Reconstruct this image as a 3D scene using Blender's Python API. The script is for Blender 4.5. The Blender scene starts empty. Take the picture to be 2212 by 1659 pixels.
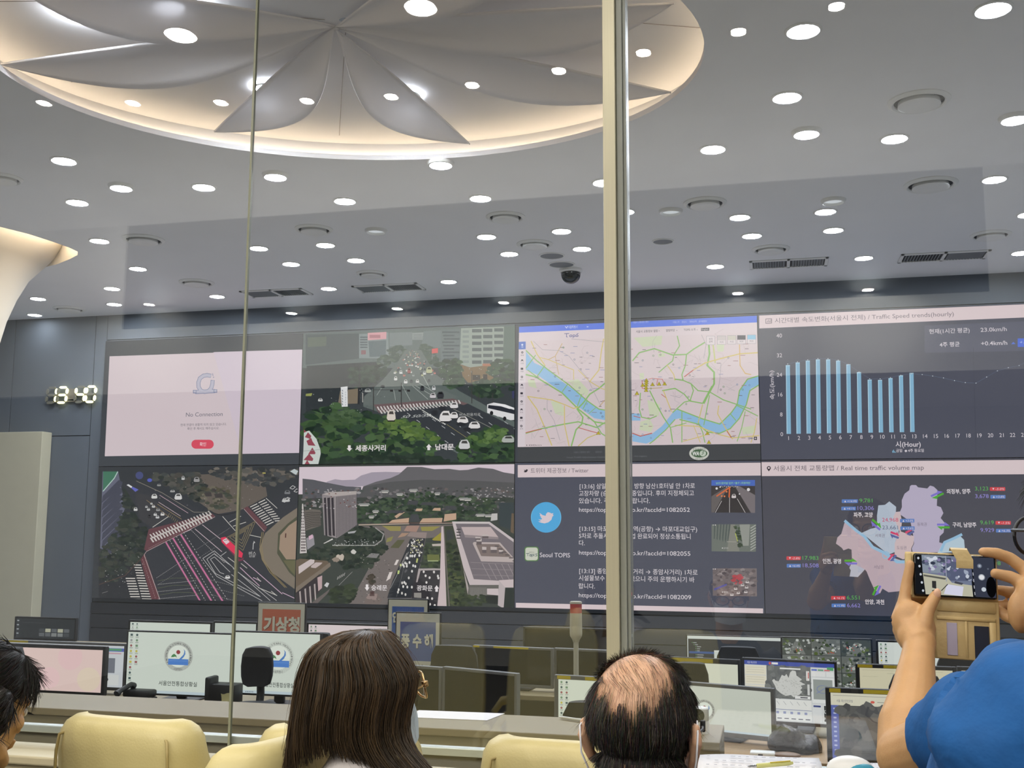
import bpy, bmesh, math, random
import numpy as np
from mathutils import Vector, Matrix, geometry

S = bpy.context.scene
COL = S.collection
rnd = random.Random(7)

# ------------------------------------------------------------------ camera, world, exposure
FPX = 2300.0
PITCH, ROLL, YAW = (math.radians(a) for a in (7.57, -0.26, 13.7))
CAM = np.array([0.0, 0.0, 1.5])
_fw = np.array([-math.sin(YAW) * math.cos(PITCH), math.cos(YAW) * math.cos(PITCH), math.sin(PITCH)])
_r0 = np.array([math.cos(YAW), math.sin(YAW), 0.0])
_d0 = np.cross(_fw, _r0)
_rt = math.cos(ROLL) * _r0 + math.sin(ROLL) * _d0
_dn = -math.sin(ROLL) * _r0 + math.cos(ROLL) * _d0
cam_data = bpy.data.cameras.new('camera')
cam = bpy.data.objects.new('camera', cam_data)
COL.objects.link(cam)
cam_data.sensor_fit = 'HORIZONTAL'
cam_data.sensor_width = 36.0
cam_data.lens = 36.0 * FPX / 2212.0
cam_data.clip_start = 0.05
cam_data.clip_end = 100
cam.matrix_world = Matrix(((_rt[0], -_dn[0], -_fw[0], CAM[0]), (_rt[1], -_dn[1], -_fw[1], CAM[1]), (_rt[2], -_dn[2], -_fw[2], CAM[2]), (0, 0, 0, 1)))
S.camera = cam

world = bpy.data.worlds.new('world')
world.use_nodes = True
world.node_tree.nodes['Background'].inputs[0].default_value = (0.75, 0.8, 0.9, 1)
world.node_tree.nodes['Background'].inputs[1].default_value = 0.12
S.world = world
S.view_settings.view_transform = 'Standard'
S.view_settings.look = 'None'
S.view_settings.gamma = 1.0
S.view_settings.exposure = 0.0
S.view_settings.use_curve_mapping = False
try:
    S.cycles.max_bounces = 8
    S.cycles.diffuse_bounces = 4
    S.cycles.glossy_bounces = 4
    S.cycles.transmission_bounces = 4
    S.cycles.transparent_max_bounces = 16
    S.cycles.sample_clamp_indirect = 3.0
    S.cycles.caustics_reflective = False
    S.cycles.caustics_refractive = False
    S.cycles.use_denoising = True
    S.cycles.use_adaptive_sampling = True
except Exception:
    pass

LAMP_OPS = 280.0      # radiance of the control room downlights
LAMP_FILL = 112.0      # radiance of the added, unseen viewing room fill lamps
LAMP_COVE = 24.0       # radiance of the hidden cove strips

# ------------------------------------------------------------------ pixel <-> world
def ray(x, y):
    return _rt * ((x - 1106.0) / FPX) + _dn * ((y - 829.5) / FPX) + _fw
def PY(x, y, Y):
    d = ray(x, y); return CAM + d * (Y / d[1])
def PZ(x, y, Z):
    d = ray(x, y); return CAM + d * ((Z - CAM[2]) / d[2])
def PPL(x, y, O, N):
    d = ray(x, y); return CAM + d * (np.dot(O - CAM, N) / np.dot(d, N))
def V3(p):
    return Vector((float(p[0]), float(p[1]), float(p[2])))

ZC = 4.0      # ceiling height
YW = 11.1     # video wall plane
YG = 3.4      # glazing plane
ZO = -0.3     # control room floor

# ------------------------------------------------------------------ materials
def lin(c):
    c = c / 255.0
    return c / 12.92 if c <= 0.04045 else ((c + 0.055) / 1.055) ** 2.4
def rgb(c):
    return (lin(c[0]), lin(c[1]), lin(c[2]), 1.0)

MATS = {}
def pm(name, col, rough=0.5, metal=0.0, var=0.06, scale=8.0, bump=0.0, bscale=None, stretch=None, spec=0.5, coat=0.0, sheen=0.0, sss=0.0):
    if name in MATS: return MATS[name]
    m = bpy.data.materials.new(name); m.use_nodes = True
    nt = m.node_tree; b = nt.nodes['Principled BSDF']
    b.inputs['Roughness'].default_value = rough
    b.inputs['Metallic'].default_value = metal
    b.inputs['Specular IOR Level'].default_value = spec
    b.inputs['Coat Weight'].default_value = coat
    b.inputs['Sheen Weight'].default_value = sheen
    if sss:
        b.inputs['Subsurface Weight'].default_value = sss
        b.inputs['Subsurface Radius'].default_value = (0.012, 0.005, 0.003)
        b.inputs['Subsurface Scale'].default_value = 1.0
    tc = nt.nodes.new('ShaderNodeTexCoord')
    mp = nt.nodes.new('ShaderNodeMapping')
    if stretch: mp.inputs['Scale'].default_value = stretch
    nt.links.new(tc.outputs['Object'], mp.inputs['Vector'])
    nz = nt.nodes.new('ShaderNodeTexNoise'); nz.inputs['Scale'].default_value = scale; nz.inputs['Detail'].default_value = 4
    nt.links.new(mp.outputs['Vector'], nz.inputs['Vector'])
    rp = nt.nodes.new('ShaderNodeValToRGB')
    c = rgb(col)
    rp.color_ramp.elements[0].position = 0.3; rp.color_ramp.elements[1].position = 0.7
    rp.color_ramp.elements[0].color = tuple(max(0, v * (1 - var)) for v in c[:3]) + (1,)
    rp.color_ramp.elements[1].color = tuple(min(1, v * (1 + var)) for v in c[:3]) + (1,)
    nt.links.new(nz.outputs['Fac'], rp.inputs['Fac'])
    nt.links.new(rp.outputs['Color'], b.inputs['Base Color'])
    if bump:
        n2 = nt.nodes.new('ShaderNodeTexNoise'); n2.inputs['Scale'].default_value = bscale or scale * 6; n2.inputs['Detail'].default_value = 3
        nt.links.new(mp.outputs['Vector'], n2.inputs['Vector'])
        bp = nt.nodes.new('ShaderNodeBump'); bp.inputs['Strength'].default_value = bump; bp.inputs['Distance'].default_value = 0.01
        nt.links.new(n2.outputs['Fac'], bp.inputs['Height'])
        nt.links.new(bp.outputs['Normal'], b.inputs['Normal'])
    MATS[name] = m
    return m
def emit(name, col, strength, sample=True):
    if name in MATS: return MATS[name]
    m = bpy.data.materials.new(name); m.use_nodes = True
    nt = m.node_tree; nt.nodes.remove(nt.nodes['Principled BSDF'])
    e = nt.nodes.new('ShaderNodeEmission'); e.inputs[0].default_value = rgb(col); e.inputs[1].default_value = strength
    nt.links.new(e.outputs[0], nt.nodes['Material Output'].inputs[0])
    if not sample: m.cycles.emission_sampling = 'NONE'
    MATS[name] = m
    return m
def glassmat(name, f0, tint=(1, 1, 1)):
    if name in MATS: return MATS[name]
    m = bpy.data.materials.new(name); m.use_nodes = True
    nt = m.node_tree; nt.nodes.remove(nt.nodes['Principled BSDF'])
    tr = nt.nodes.new('ShaderNodeBsdfTransparent'); tr.inputs[0].default_value = tint + (1,)
    gl = nt.nodes.new('ShaderNodeBsdfGlossy'); gl.inputs['Roughness'].default_value = 0.0; gl.inputs[0].default_value = (1, 1, 1, 1)
    lw = nt.nodes.new('ShaderNodeLayerWeight'); lw.inputs[0].default_value = 0.5
    p = nt.nodes.new('ShaderNodeMath'); p.operation = 'POWER'; p.inputs[1].default_value = 5
    a = nt.nodes.new('ShaderNodeMath'); a.operation = 'MULTIPLY_ADD'; a.inputs[1].default_value = 0.9; a.inputs[2].default_value = f0
    mx = nt.nodes.new('ShaderNodeMixShader')
    nt.links.new(lw.outputs['Facing'], p.inputs[0]); nt.links.new(p.outputs[0], a.inputs[0]); nt.links.new(a.outputs[0], mx.inputs[0])
    nt.links.new(tr.outputs[0], mx.inputs[1]); nt.links.new(gl.outputs[0], mx.inputs[2])
    nt.links.new(mx.outputs[0], nt.nodes['Material Output'].inputs[0])
    MATS[name] = m
    return m
def picmat():
    """Light given off by a display: the picture's own colours."""
    if 'display_picture' in MATS: return MATS['display_picture']
    m = bpy.data.materials.new('display_picture'); m.use_nodes = True
    nt = m.node_tree; nt.nodes.remove(nt.nodes['Principled BSDF'])
    e = nt.nodes.new('ShaderNodeEmission')
    at = nt.nodes.new('ShaderNodeAttribute'); at.attribute_name = 'Col'
    nt.links.new(at.outputs['Color'], e.inputs[0])
    nt.links.new(e.outputs[0], nt.nodes['Material Output'].inputs[0])
    m.cycles.emission_sampling = 'NONE'
    MATS['display_picture'] = m
    return m
def printmat():
    """Ink on paper or card: flat print colours under the room's light."""
    if 'print' in MATS: return MATS['print']
    m = bpy.data.materials.new('print'); m.use_nodes = True
    nt = m.node_tree; b = nt.nodes['Principled BSDF']; b.inputs['Roughness'].default_value = 0.55
    at = nt.nodes.new('ShaderNodeAttribute'); at.attribute_name = 'Col'
    nt.links.new(at.outputs['Color'], b.inputs['Base Color'])
    MATS['print'] = m
    return m

# ------------------------------------------------------------------ objects
def tag(o, label=None, cat=None, group=None, kind=None):
    if label: o['label'] = label
    if cat: o['category'] = cat
    if group: o['group'] = group
    if kind: o['kind'] = kind
    return o
def empty(name, loc=(0, 0, 0), rz=0.0):
    o = bpy.data.objects.new(name, None); COL.objects.link(o)
    o.location = V3(loc); o.rotation_euler = (0, 0, rz); o.empty_display_size = 0.1
    return o
def copy_tree(o, parent=None):
    c = o.copy(); COL.objects.link(c)
    if parent is not None: c.parent = parent
    for ch in list(o.children): copy_tree(ch, c)
    return c

class MB:
    """Collects shapes into one mesh."""
    def __init__(s): s.v = []; s.f = []
    def add(s, vs, fs):
        n = len(s.v); s.v += [tuple(map(float, p)) for p in vs]; s.f += [tuple(i + n for i in f) for f in fs]; return s
    def box(s, a, b, M=None):
        x0, y0, z0 = a; x1, y1, z1 = b
        vs = [(x0, y0, z0), (x1, y0, z0), (x1, y1, z0), (x0, y1, z0), (x0, y0, z1), (x1, y0, z1), (x1, y1, z1), (x0, y1, z1)]
        if M is not None: vs = [tuple(M @ Vector(p)) for p in vs]
        return s.add(vs, [(0, 3, 2, 1), (4, 5, 6, 7), (0, 1, 5, 4), (1, 2, 6, 5), (2, 3, 7, 6), (3, 0, 4, 7)])
    def rbox(s, a, b, r=0.01, seg=2, M=None):
        bm = bmesh.new(); bmesh.ops.create_cube(bm, size=1)
        for v in bm.verts:
            v.co = Vector([a[i] + (v.co[i] + 0.5) * (b[i] - a[i]) for i in range(3)])
        bmesh.ops.bevel(bm, geom=list(bm.edges), offset=r, segments=seg, affect='EDGES', profile=0.5)
        return s.bm(bm, M)
    def bm(s, bm, M=None):
        bm.verts.index_update()
        s.add([(M @ v.co if M is not None else v.co) for v in bm.verts], [[v.index for v in f.verts] for f in bm.faces]); bm.free(); return s
    def ell(s, c, r, M=None, u=24, v=16):
        vs = []; fs = []
        for j in range(v + 1):
            ph = math.pi * j / v
            for i in range(u):
                th = 2 * math.pi * i / u
                p = Vector((r[0] * math.sin(ph) * math.cos(th), r[1] * math.sin(ph) * math.sin(th), r[2] * math.cos(ph)))
                if M is not None: p = M @ p
                vs.append(tuple(p + Vector(c)))
        for j in range(v):
            for i in range(u):
                a, b2 = j * u + i, j * u + (i + 1) % u
                fs.append((a, a + u, b2 + u, b2))
        return s.add(vs, fs)
    def tube(s, pts, rad, n=8, cap=True):
        pts = [Vector(p) for p in pts]; k = len(pts)
        if not hasattr(rad, '__len__'): rad = [rad] * k
        nrm = None; rings = []
        for i, p in enumerate(pts):
            t = (pts[min(i + 1, k - 1)] - pts[max(i - 1, 0)])
            t = t.normalized() if t.length > 1e-9 else Vector((0, 0, 1))
            if nrm is None:
                nrm = t.orthogonal().normalized()
            nrm = (nrm - t * nrm.dot(t)); nrm = nrm.normalized() if nrm.length > 1e-6 else t.orthogonal().normalized()
            bn = t.cross(nrm)
            rings.append([p + (nrm * math.cos(2 * math.pi * j / n) + bn * math.sin(2 * math.pi * j / n)) * rad[i] for j in range(n)])
        vs = [q for r in rings for q in r]; fs = []
        for i in range(k - 1):
            for j in range(n):
                a, b = i * n + j, i * n + (j + 1) % n
                fs.append((a, b, b + n, a + n))
        if cap: fs += [tuple(range(n - 1, -1, -1)), tuple((k - 1) * n + j for j in range(n))]
        return s.add(vs, fs)
    def lathe(s, prof, c=(0, 0, 0), n=32, M=None, cap=True):
        vs = []; fs = []
        for r, z in prof:
            for j in range(n):
                p = Vector((r * math.cos(2 * math.pi * j / n), r * math.sin(2 * math.pi * j / n), z))
                if M is not None: p = M @ p
                vs.append(tuple(p + Vector(c)))
        for i in range(len(prof) - 1):
            for j in range(n):
                a, b = i * n + j, i * n + (j + 1) % n
                fs.append((a, b, b + n, a + n))
        if cap:
            fs.append(tuple(range(n - 1, -1, -1))); fs.append(tuple((len(prof) - 1) * n + j for j in range(n)))
        return s.add(vs, fs)
    def loft(s, rings, cap=True, closed=True):
        n = len(rings[0]); vs = [p for r in rings for p in r]; fs = []
        for i in range(len(rings) - 1):
            for j in range(n if closed else n - 1):
                a, b = i * n + j, i * n + (j + 1) % n
                fs.append((a, b, b + n, a + n))
        if cap: fs += [tuple(range(n - 1, -1, -1)), tuple((len(rings) - 1) * n + j for j in range(n))]
        return s.add(vs, fs)
    def grid(s, P):
        return s.loft(P, cap=False, closed=False)
    def prism(s, pts, d):
        """extrude a planar outline by the vector d"""
        n = len(pts); d = Vector(d)
        vs = [Vector(p) for p in pts] + [Vector(p) + d for p in pts]
        return s.add(vs, [tuple(range(n - 1, -1, -1)), tuple(range(n, 2 * n))] + [(i, (i + 1) % n, (i + 1) % n + n, i + n) for i in range(n)])
    def build(s, name, mat, parent=None, smooth=None, fix=True):
        me = bpy.data.meshes.new(name); me.from_pydata(s.v, [], s.f); me.update()
        if fix:
            bm = bmesh.new(); bm.from_mesh(me); bmesh.ops.recalc_face_normals(bm, faces=bm.faces); bm.to_mesh(me); bm.free()
        for m in (mat if isinstance(mat, (list, tuple)) else [mat]): me.materials.append(m)
        if smooth is not None:
            me.shade_smooth()
            if smooth < 179: me.set_sharp_from_angle(angle=math.radians(smooth))
        o = bpy.data.objects.new(name, me); COL.objects.link(o)
        if parent is not None: o.parent = parent
        return o

def organic(mb, voxel, smooth=6, fac=0.6):
    """one continuous skin over overlapping shapes"""
    me = bpy.data.meshes.new('tmp'); me.from_pydata(mb.v, [], mb.f); me.update()
    bm = bmesh.new(); bm.from_mesh(me); bmesh.ops.recalc_face_normals(bm, faces=bm.faces); bm.to_mesh(me); bm.free()
    o = bpy.data.objects.new('tmp', me); COL.objects.link(o)
    r = o.modifiers.new('r', 'REMESH'); r.mode = 'VOXEL'; r.voxel_size = voxel; r.use_smooth_shade = True
    if smooth:
        sm = o.modifiers.new('s', 'SMOOTH'); sm.iterations = smooth; sm.factor = fac
    dg = bpy.context.evaluated_depsgraph_get()
    out = bpy.data.meshes.new_from_object(o.evaluated_get(dg))
    bpy.data.objects.remove(o); bpy.data.meshes.remove(me)
    out.shade_smooth()
    return out
def link_mesh(name, me, mat, parent=None):
    me.materials.clear()
    me.materials.append(mat); me.name = name
    o = bpy.data.objects.new(name, me); COL.objects.link(o)
    if parent is not None: o.parent = parent
    return o

# ------------------------------------------------------------------ flat pictures: displays and print
_TXT = {}
def text_tris(body, bold=0.0):
    key = (body, bold)
    if key not in _TXT:
        c = bpy.data.curves.new('txt', 'FONT'); c.body = body; c.size = 1.0; c.offset = bold; c.resolution_u = 3
        o = bpy.data.objects.new('txt', c); COL.objects.link(o)
        dg = bpy.context.evaluated_depsgraph_get(); dg.update()
        me = bpy.data.meshes.new_from_object(o.evaluated_get(dg))
        vs = np.array([v.co[:2] for v in me.vertices]) if len(me.vertices) else np.zeros((0, 2))
        fs = [tuple(p.vertices) for p in me.polygons]
        bpy.data.objects.remove(o); bpy.data.curves.remove(c); bpy.data.meshes.remove(me)
        _TXT[key] = (vs, fs)
    return _TXT[key]

class Canvas:
    """A flat picture in the plane O + u*U + v*V, drawn back to front in layers a hair's breadth apart.
    Points are given in the current frame T (a function to (u, v))."""
    def __init__(s, O, U, Vv, clip=None, eps=2e-5):
        s.O = np.array(O, float); s.U = np.array(U, float); s.V = np.array(Vv, float); s.N = np.cross(s.U, s.V)
        s.N /= np.linalg.norm(s.N)
        s.pts = []; s.faces = []; s.cols = []; s.layer = 0.0; s.eps = eps; s.clip = clip
        s.T = lambda x, y: (x, y)
        s.k = 1.0
    def photo(s, x0=0, y0=0, sc=1.0):
        """frame: crop coordinates of the photograph, carried onto this plane"""
        def T(x, y):
            p = PPL(x0 + x / sc, y0 + y / sc, s.O, s.N) - s.O
            return (np.dot(p, s.U) / np.dot(s.U, s.U), np.dot(p, s.V) / np.dot(s.V, s.V))
        s.T = T
        if s.clip:
            d = np.linalg.norm(s.O - CAM); s.k = d / FPX / sc / math.cos(0.1)
    def unit(s, w, h):
        """frame: 0..1 across, 0..1 down from the top"""
        s.T = lambda x, y: (x * w, h - y * h); s.k = h
    def raw(s, uv, col, step=1.0, clip=True):
        if clip and s.clip:
            uv = clip_poly(uv, s.clip)
            if len(uv) < 3: return
        s.layer += s.eps * step
        n = len(s.pts)
        for u, v in uv: s.pts.append(s.O + s.U * u + s.V * v + s.N * s.layer)
        s.faces.append(tuple(range(n, n + len(uv)))); s.cols.append(col)
    def poly(s, pts, col, step=1.0):
        s.raw([s.T(*p) for p in pts], col, step)
    def rect(s, x0, y0, x1, y1, col, step=1.0):
        s.poly([(x0, y0), (x1, y0), (x1, y1), (x0, y1)], col, step)
    def rrect(s, x0, y0, x1, y1, r, col):
        pts = []
        for cx, cy, a in ((x1 - r, y0 + r, -90), (x1 - r, y1 - r, 0), (x0 + r, y1 - r, 90), (x0 + r, y0 + r, 180)):
            for t in range(0, 91, 18): pts.append((cx + r * math.cos(math.radians(a + t)), cy + r * math.sin(math.radians(a + t))))
        s.poly(pts, col)
    def circle(s, x, y, r, col, ry=None, n=28, step=1.0):
        ry = ry or r
        s.poly([(x + r * math.cos(2 * math.pi * i / n), y + ry * math.sin(2 * math.pi * i / n)) for i in range(n)], col, step)
    def ring(s, x, y, r0, r1, col, a0=0, a1=360, n=40, asp=1.0):
        for i in range(n):
            a, b = (math.radians(a0 + (a1 - a0) * (i + k) / n) for k in (0, 1))
            s.poly([(x + r * math.cos(t) * asp, y + r * math.sin(t)) for r, t in ((r0, a), (r1, a), (r1, b), (r0, b))], col, 0.0)
        s.layer += s.eps
    def line(s, pts, w, col, closed=False, step=1.0, w2=None):
        pts = list(pts) + ([pts[0]] if closed else [])
        n = len(pts)
        for i in range(n - 1):
            (x0, y0), (x1, y1) = pts[i], pts[i + 1]
            L = math.hypot(x1 - x0, y1 - y0) or 1e-9
            wa = w if w2 is None else w + (w2 - w) * i / (n - 1)
            wb = w if w2 is None else w + (w2 - w) * (i + 1) / (n - 1)
            dx, dy = (x1 - x0) / L / 2, (y1 - y0) / L / 2
            e = 0.4 if n > 2 else 0.0
            s.poly([(x0 - dy * wa - dx * wa * e, y0 + dx * wa - dy * wa * e), (x1 - dy * wb + dx * wb * e, y1 + dx * wb + dy * wb * e),
                    (x1 + dy * wb + dx * wb * e, y1 - dx * wb + dy * wb * e), (x0 + dy * wa - dx * wa * e, y0 - dx * wa - dy * wa * e)], col, 0.15)
        s.layer += s.eps * step
    def dash(s, a, b, w, col, n, duty=0.5):
        for i in range(n):
            t0, t1 = i / n, (i + duty) / n
            s.line([(a[0] + (b[0] - a[0]) * t, a[1] + (b[1] - a[1]) * t) for t in (t0, t1)], w, col, step=0.1)
    def text(s, body, x, y, h, col, w=None, bold=0.0, al='L', rot=0.0, shear=0.0):
        """baseline start (x, y), h = height of a capital, w = width to fit, all in the current frame"""
        vs, fs = text_tris(body, bold)
        if not len(vs): return
        x0, x1 = vs[:, 0].min(), vs[:, 0].max()
        o = np.array(s.T(x, y)); ex = np.array(s.T(x + 1, y)) - o; ey = np.array(s.T(x, y - 1)) - o
        su = math.hypot(ex[0], ex[1]); sv = math.hypot(ey[0], ey[1])
        sc = h / 0.73
        sx = (w / (x1 - x0)) if w else sc
        ca, sa = math.cos(math.radians(rot)), math.sin(math.radians(rot))
        off = {'L': -x0, 'C': -(x0 + x1) / 2, 'R': -x1}[al]
        s.layer += s.eps
        n = len(s.pts)
        for px, py in vs:
            a = (px + off + shear * py) * sx * su; b = py * sc * sv
            u, v = o[0] + a * ca - b * sa, o[1] + a * sa + b * ca
            s.pts.append(s.O + s.U * u + s.V * v + s.N * s.layer)
        for f in fs: s.faces.append(tuple(i + n for i in f)); s.cols.append(col)
    def scatter(s, poly, n, size, cols, jit=18, rg=None, flat=0.6, k=7):
        """many small uneven dabs inside an outline: leaves, roofs, rubble of a street picture"""
        rg = rg or rnd
        xs = [p[0] for p in poly]; ys = [p[1] for p in poly]
        c = 0
        for _ in range(n * 6):
            if c >= n: break
            x, y = rg.uniform(min(xs), max(xs)), rg.uniform(min(ys), max(ys))
            if not inside(x, y, poly): continue
            c += 1
            r = size * rg.uniform(0.5, 1.3); col = rg.choice(cols); j = rg.uniform(-jit, jit)
            col = tuple(max(0, min(255, q + j)) for q in col)
            a0 = rg.uniform(0, 6.28)
            s.poly([(x + r * rg.uniform(0.6, 1.1) * math.cos(a0 + 6.283 * i / k), y + flat * r * rg.uniform(0.6, 1.1) * math.sin(a0 + 6.283 * i / k)) for i in range(k)], col, 0.3)
    def build(s, name, parent=None, gain=1.0, ink=False):
        me = bpy.data.meshes.new(name)
        inv = parent.matrix_world.inverted() if parent is not None else None
        me.from_pydata([tuple(p) for p in s.pts], [], s.faces); me.update()
        ca = me.color_attributes.new('Col', 'FLOAT_COLOR', 'CORNER')
        buf = np.ones((len(me.loops), 4), np.float32); i = 0
        for f, c in zip(s.faces, s.cols):
            buf[i:i + len(f), :3] = [lin(max(0, min(255, q))) * gain for q in c]; i += len(f)
        ca.data.foreach_set('color', buf.ravel())
        me.materials.append(printmat() if ink else picmat())
        o = bpy.data.objects.new(name, me); COL.objects.link(o)
        if parent is not None: o.parent = parent
        return o

def clip_poly(P, box):
    u0, v0, u1, v1 = box
    for ax, lim, sg in ((0, u0, 1), (0, u1, -1), (1, v0, 1), (1, v1, -1)):
        out = []
        for i in range(len(P)):
            a, b = P[i - 1], P[i]
            da, db = (a[ax] - lim) * sg, (b[ax] - lim) * sg
            if (da < 0) != (db < 0):
                t = da / (da - db); out.append((a[0] + (b[0] - a[0]) * t, a[1] + (b[1] - a[1]) * t))
            if db >= 0: out.append(tuple(b))
        P = out
        if not P: return []
    return P
def inside(x, y, P):
    r = False
    for i in range(len(P)):
        (x0, y0), (x1, y1) = P[i - 1], P[i]
        if (y0 > y) != (y1 > y) and x < (x1 - x0) * (y - y0) / (y1 - y0) + x0: r = not r
    return r

# ================================================================== SETTING
m_ceil = pm('white_ceiling_paint', (240, 240, 242), 0.75, var=0.015, scale=3)
m_wall = pm('dark_grey_wall_panel', (98, 104, 112), 0.85, var=0.04, scale=2, spec=0.2)
m_base = pm('black_plinth', (44, 46, 50), 0.5, var=0.05)
m_pale = pm('pale_wall_paint', (204, 206, 208), 0.8, var=0.02, scale=2)
m_obsw = pm('beige_viewing_room_wall', (196, 194, 190), 0.8, var=0.03, scale=2)
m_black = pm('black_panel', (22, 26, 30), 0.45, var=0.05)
m_carpet = pm('grey_carpet', (158, 160, 166), 0.95, var=0.2, scale=60, bump=0.3)
m_wood_floor = pm('dark_carpet_tiles', (58, 57, 58), 0.5, var=0.06, scale=4)
m_steel = pm('brushed_steel', (206, 200, 174), 0.38, metal=0.25, var=0.03, scale=4, stretch=(60, 60, 0.6), bump=0.02)
m_alu = pm('satin_aluminium', (210, 216, 212), 0.35, metal=0.6, var=0.03, scale=10)
m_gask = pm('pale_gasket', (160, 163, 154), 0.4, var=0.03)
m_cream = pm('cream_laminate', (206, 194, 160), 0.45, var=0.03, scale=4)
m_sill_grey = pm('grey_sill_strip', (168, 164, 152), 0.5, var=0.03)
m_lens = emit('downlight_lens', (238, 245, 255), LAMP_OPS)
m_lens2 = emit('cool_downlight_lens', (236, 243, 255), LAMP_OPS * 0.75)
m_lens_dim = emit('faint_glow_lens', (235, 240, 245), 0.75, sample=False)  # lens of switched-off lamps, given a faint glow of its own
m_lens3 = emit('small_downlight_lens', (255, 246, 232), 500)
m_trim = pm('white_enamel', (238, 238, 236), 0.4, var=0.01)
m_cove = emit('cove_strip', (255, 228, 190), LAMP_COVE)
m_fabric = pm('pale_stretched_fabric', (238, 236, 238), 0.85, var=0.02, scale=5)
_nt = m_fabric.node_tree; _tl = _nt.nodes.new('ShaderNodeBsdfTranslucent'); _tl.inputs[0].default_value = rgb((238, 236, 238)); _mx = _nt.nodes.new('ShaderNodeMixShader'); _mx.inputs[0].default_value = 0.4
_nt.links.new(_nt.nodes['Principled BSDF'].outputs[0], _mx.inputs[1]); _nt.links.new(_tl.outputs[0], _mx.inputs[2]); _nt.links.new(_mx.outputs[0], _nt.nodes['Material Output'].inputs[0])
m_seam = pm('dark_seam', (120, 112, 106), 0.8)
m_dk = pm('dark_recess', (40, 42, 46), 0.7)
m_greyv = pm('grey_grille', (132, 136, 140), 0.6, var=0.05)
m_cam = pm('black_glossy_dome', (14, 22, 24), 0.08, var=0.02, coat=0.5)

def struct(name, mb, mat, smooth=None):
    o = mb.build(name, mat, smooth=smooth); o['kind'] = 'structure'; return o

# ---- ceiling with two openings
EC = np.array([-2.207, 5.166]); EA, EB = 1.945, 1.551; ET = math.radians(13.64)
def ell_pt(t, k=1.0):
    a, b = EA * k * math.cos(t), EB * k * math.sin(t)
    return (EC[0] + a * math.cos(ET) - b * math.sin(ET), EC[1] + a * math.sin(ET) + b * math.cos(ET))
NE = 96
oval = [ell_pt(2 * math.pi * i / NE) for i in range(NE)]
leaf0 = [(-6.326, 7.525), (-6.24, 7.77), (-6.2, 8.05), (-6.185, 8.25), (-6.2, 8.4), (-6.28, 8.51), (-6.45, 8.63), (-6.7, 8.78), (-6.99, 8.895), (-7.6, 8.95), (-8.2, 8.6), (-8.45, 7.8), (-8.05, 7.1), (-7.2, 6.85), (-6.6, 7.05)]
def slab(outer, holes, z):
    loops = [[Vector((x, y, z)) for x, y in L] for L in [outer] + holes]
    tris = geometry.tessellate_polygon(loops); flat = [p for L in loops for p in L]
    return MB().add(flat, tris)
oc = slab([(-12, YG - 0.06), (5, YG - 0.06), (5, YW + 0.1), (-12, YW + 0.1)], [oval, leaf0], ZC)
struct('ceiling', oc, m_ceil)
struct('ceiling_viewing_room', MB().box((-6.5, -0.95, ZC), (3.5, YG - 0.06, ZC + 0.05)), m_ceil)

# ---- oval recess
rec = MB()
def ering(k, z): return [(*ell_pt(2 * math.pi * i / NE, k), z) for i in range(NE)]
rec.loft([ering(1.0, ZC), ering(1.0, ZC + 0.035), ering(1.075, ZC + 0.035), ering(1.08, ZC + 0.16), ering(1.0, ZC + 0.20), ering(0.8, ZC + 0.235), ering(0.5, ZC + 0.25), ering(0.2, ZC + 0.25), ering(0.02, ZC + 0.25)], cap=False)
rec_o = rec.build('ceiling_recess', m_fabric, smooth=35)
tag(rec_o, 'large lit oval ceiling recess with curved fabric petals meeting in the middle', 'ceiling recess')
st = MB(); tp = [(*ell_pt(2 * math.pi * i / NE, 1.05), ZC + 0.048) for i in range(NE)]
st.tube(tp + [tp[0]], 0.009, 6, cap=False).build('light_strip', m_cove, rec_o)
APEX = np.array([-2.29, 5.2, ZC + 0.235])
def petal(tipxy, side, bulge):
    tip = np.array([tipxy[0], tipxy[1], ZC + 0.035]); d = tip - APEX; L = np.linalg.norm(d[:2])
    pr = np.array([-d[1], d[0], 0]) / L * side
    P = []
    for i in range(29):
        t = i / 28; row = []
        w = bulge * math.sin(math.pi * min(1, t) ** 1.25) ** 0.9 if 0 < t < 1 else 0
        for j in range(9):
            s_ = j / 8
            q = APEX + d * t + pr * w * s_
            q[2] = APEX[2] + (tip[2] - APEX[2]) * t ** 1.4 - 0.11 * s_ ** 1.5 * math.sin(math.pi * t) + 0.03 * math.sin(math.pi * s_) * math.sin(math.pi * t)
            row.append(tuple(q))
        P.append(row)
    m = MB(); m.grid(P)
    o = m.build('fabric_petal', m_fabric, rec_o, smooth=60, fix=False)
    so = o.modifiers.new('t', 'SOLIDIFY'); so.thickness = 0.012; so.offset = 1
    return o
for tipxy, sd, bl in (((-3.477, 6.022), -1, 0.31), ((-1.903, 6.587), 1, 0.31), ((-4.12, 4.82), -1, 0.34), ((-0.515, 6.032), 1, 0.33), ((-0.40, 4.95), 1, 0.33), ((-3.45, 4.0), -1, 0.33), ((-1.0, 4.0), 1, 0.33)):
    petal(tipxy, sd, bl)
sm = MB()
for t in (112, 168, 52, 12, 205, 345):
    a = math.radians(t); pts = [(*ell_pt(a - ET, k), ZC + z) for k, z in ((1.02, 0.182), (1.0, 0.193), (0.8, 0.228), (0.5, 0.243), (0.06, 0.244))]
    sm.tube(pts, 0.002, 5)
sm.build('seam', m_seam, rec_o)

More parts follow.
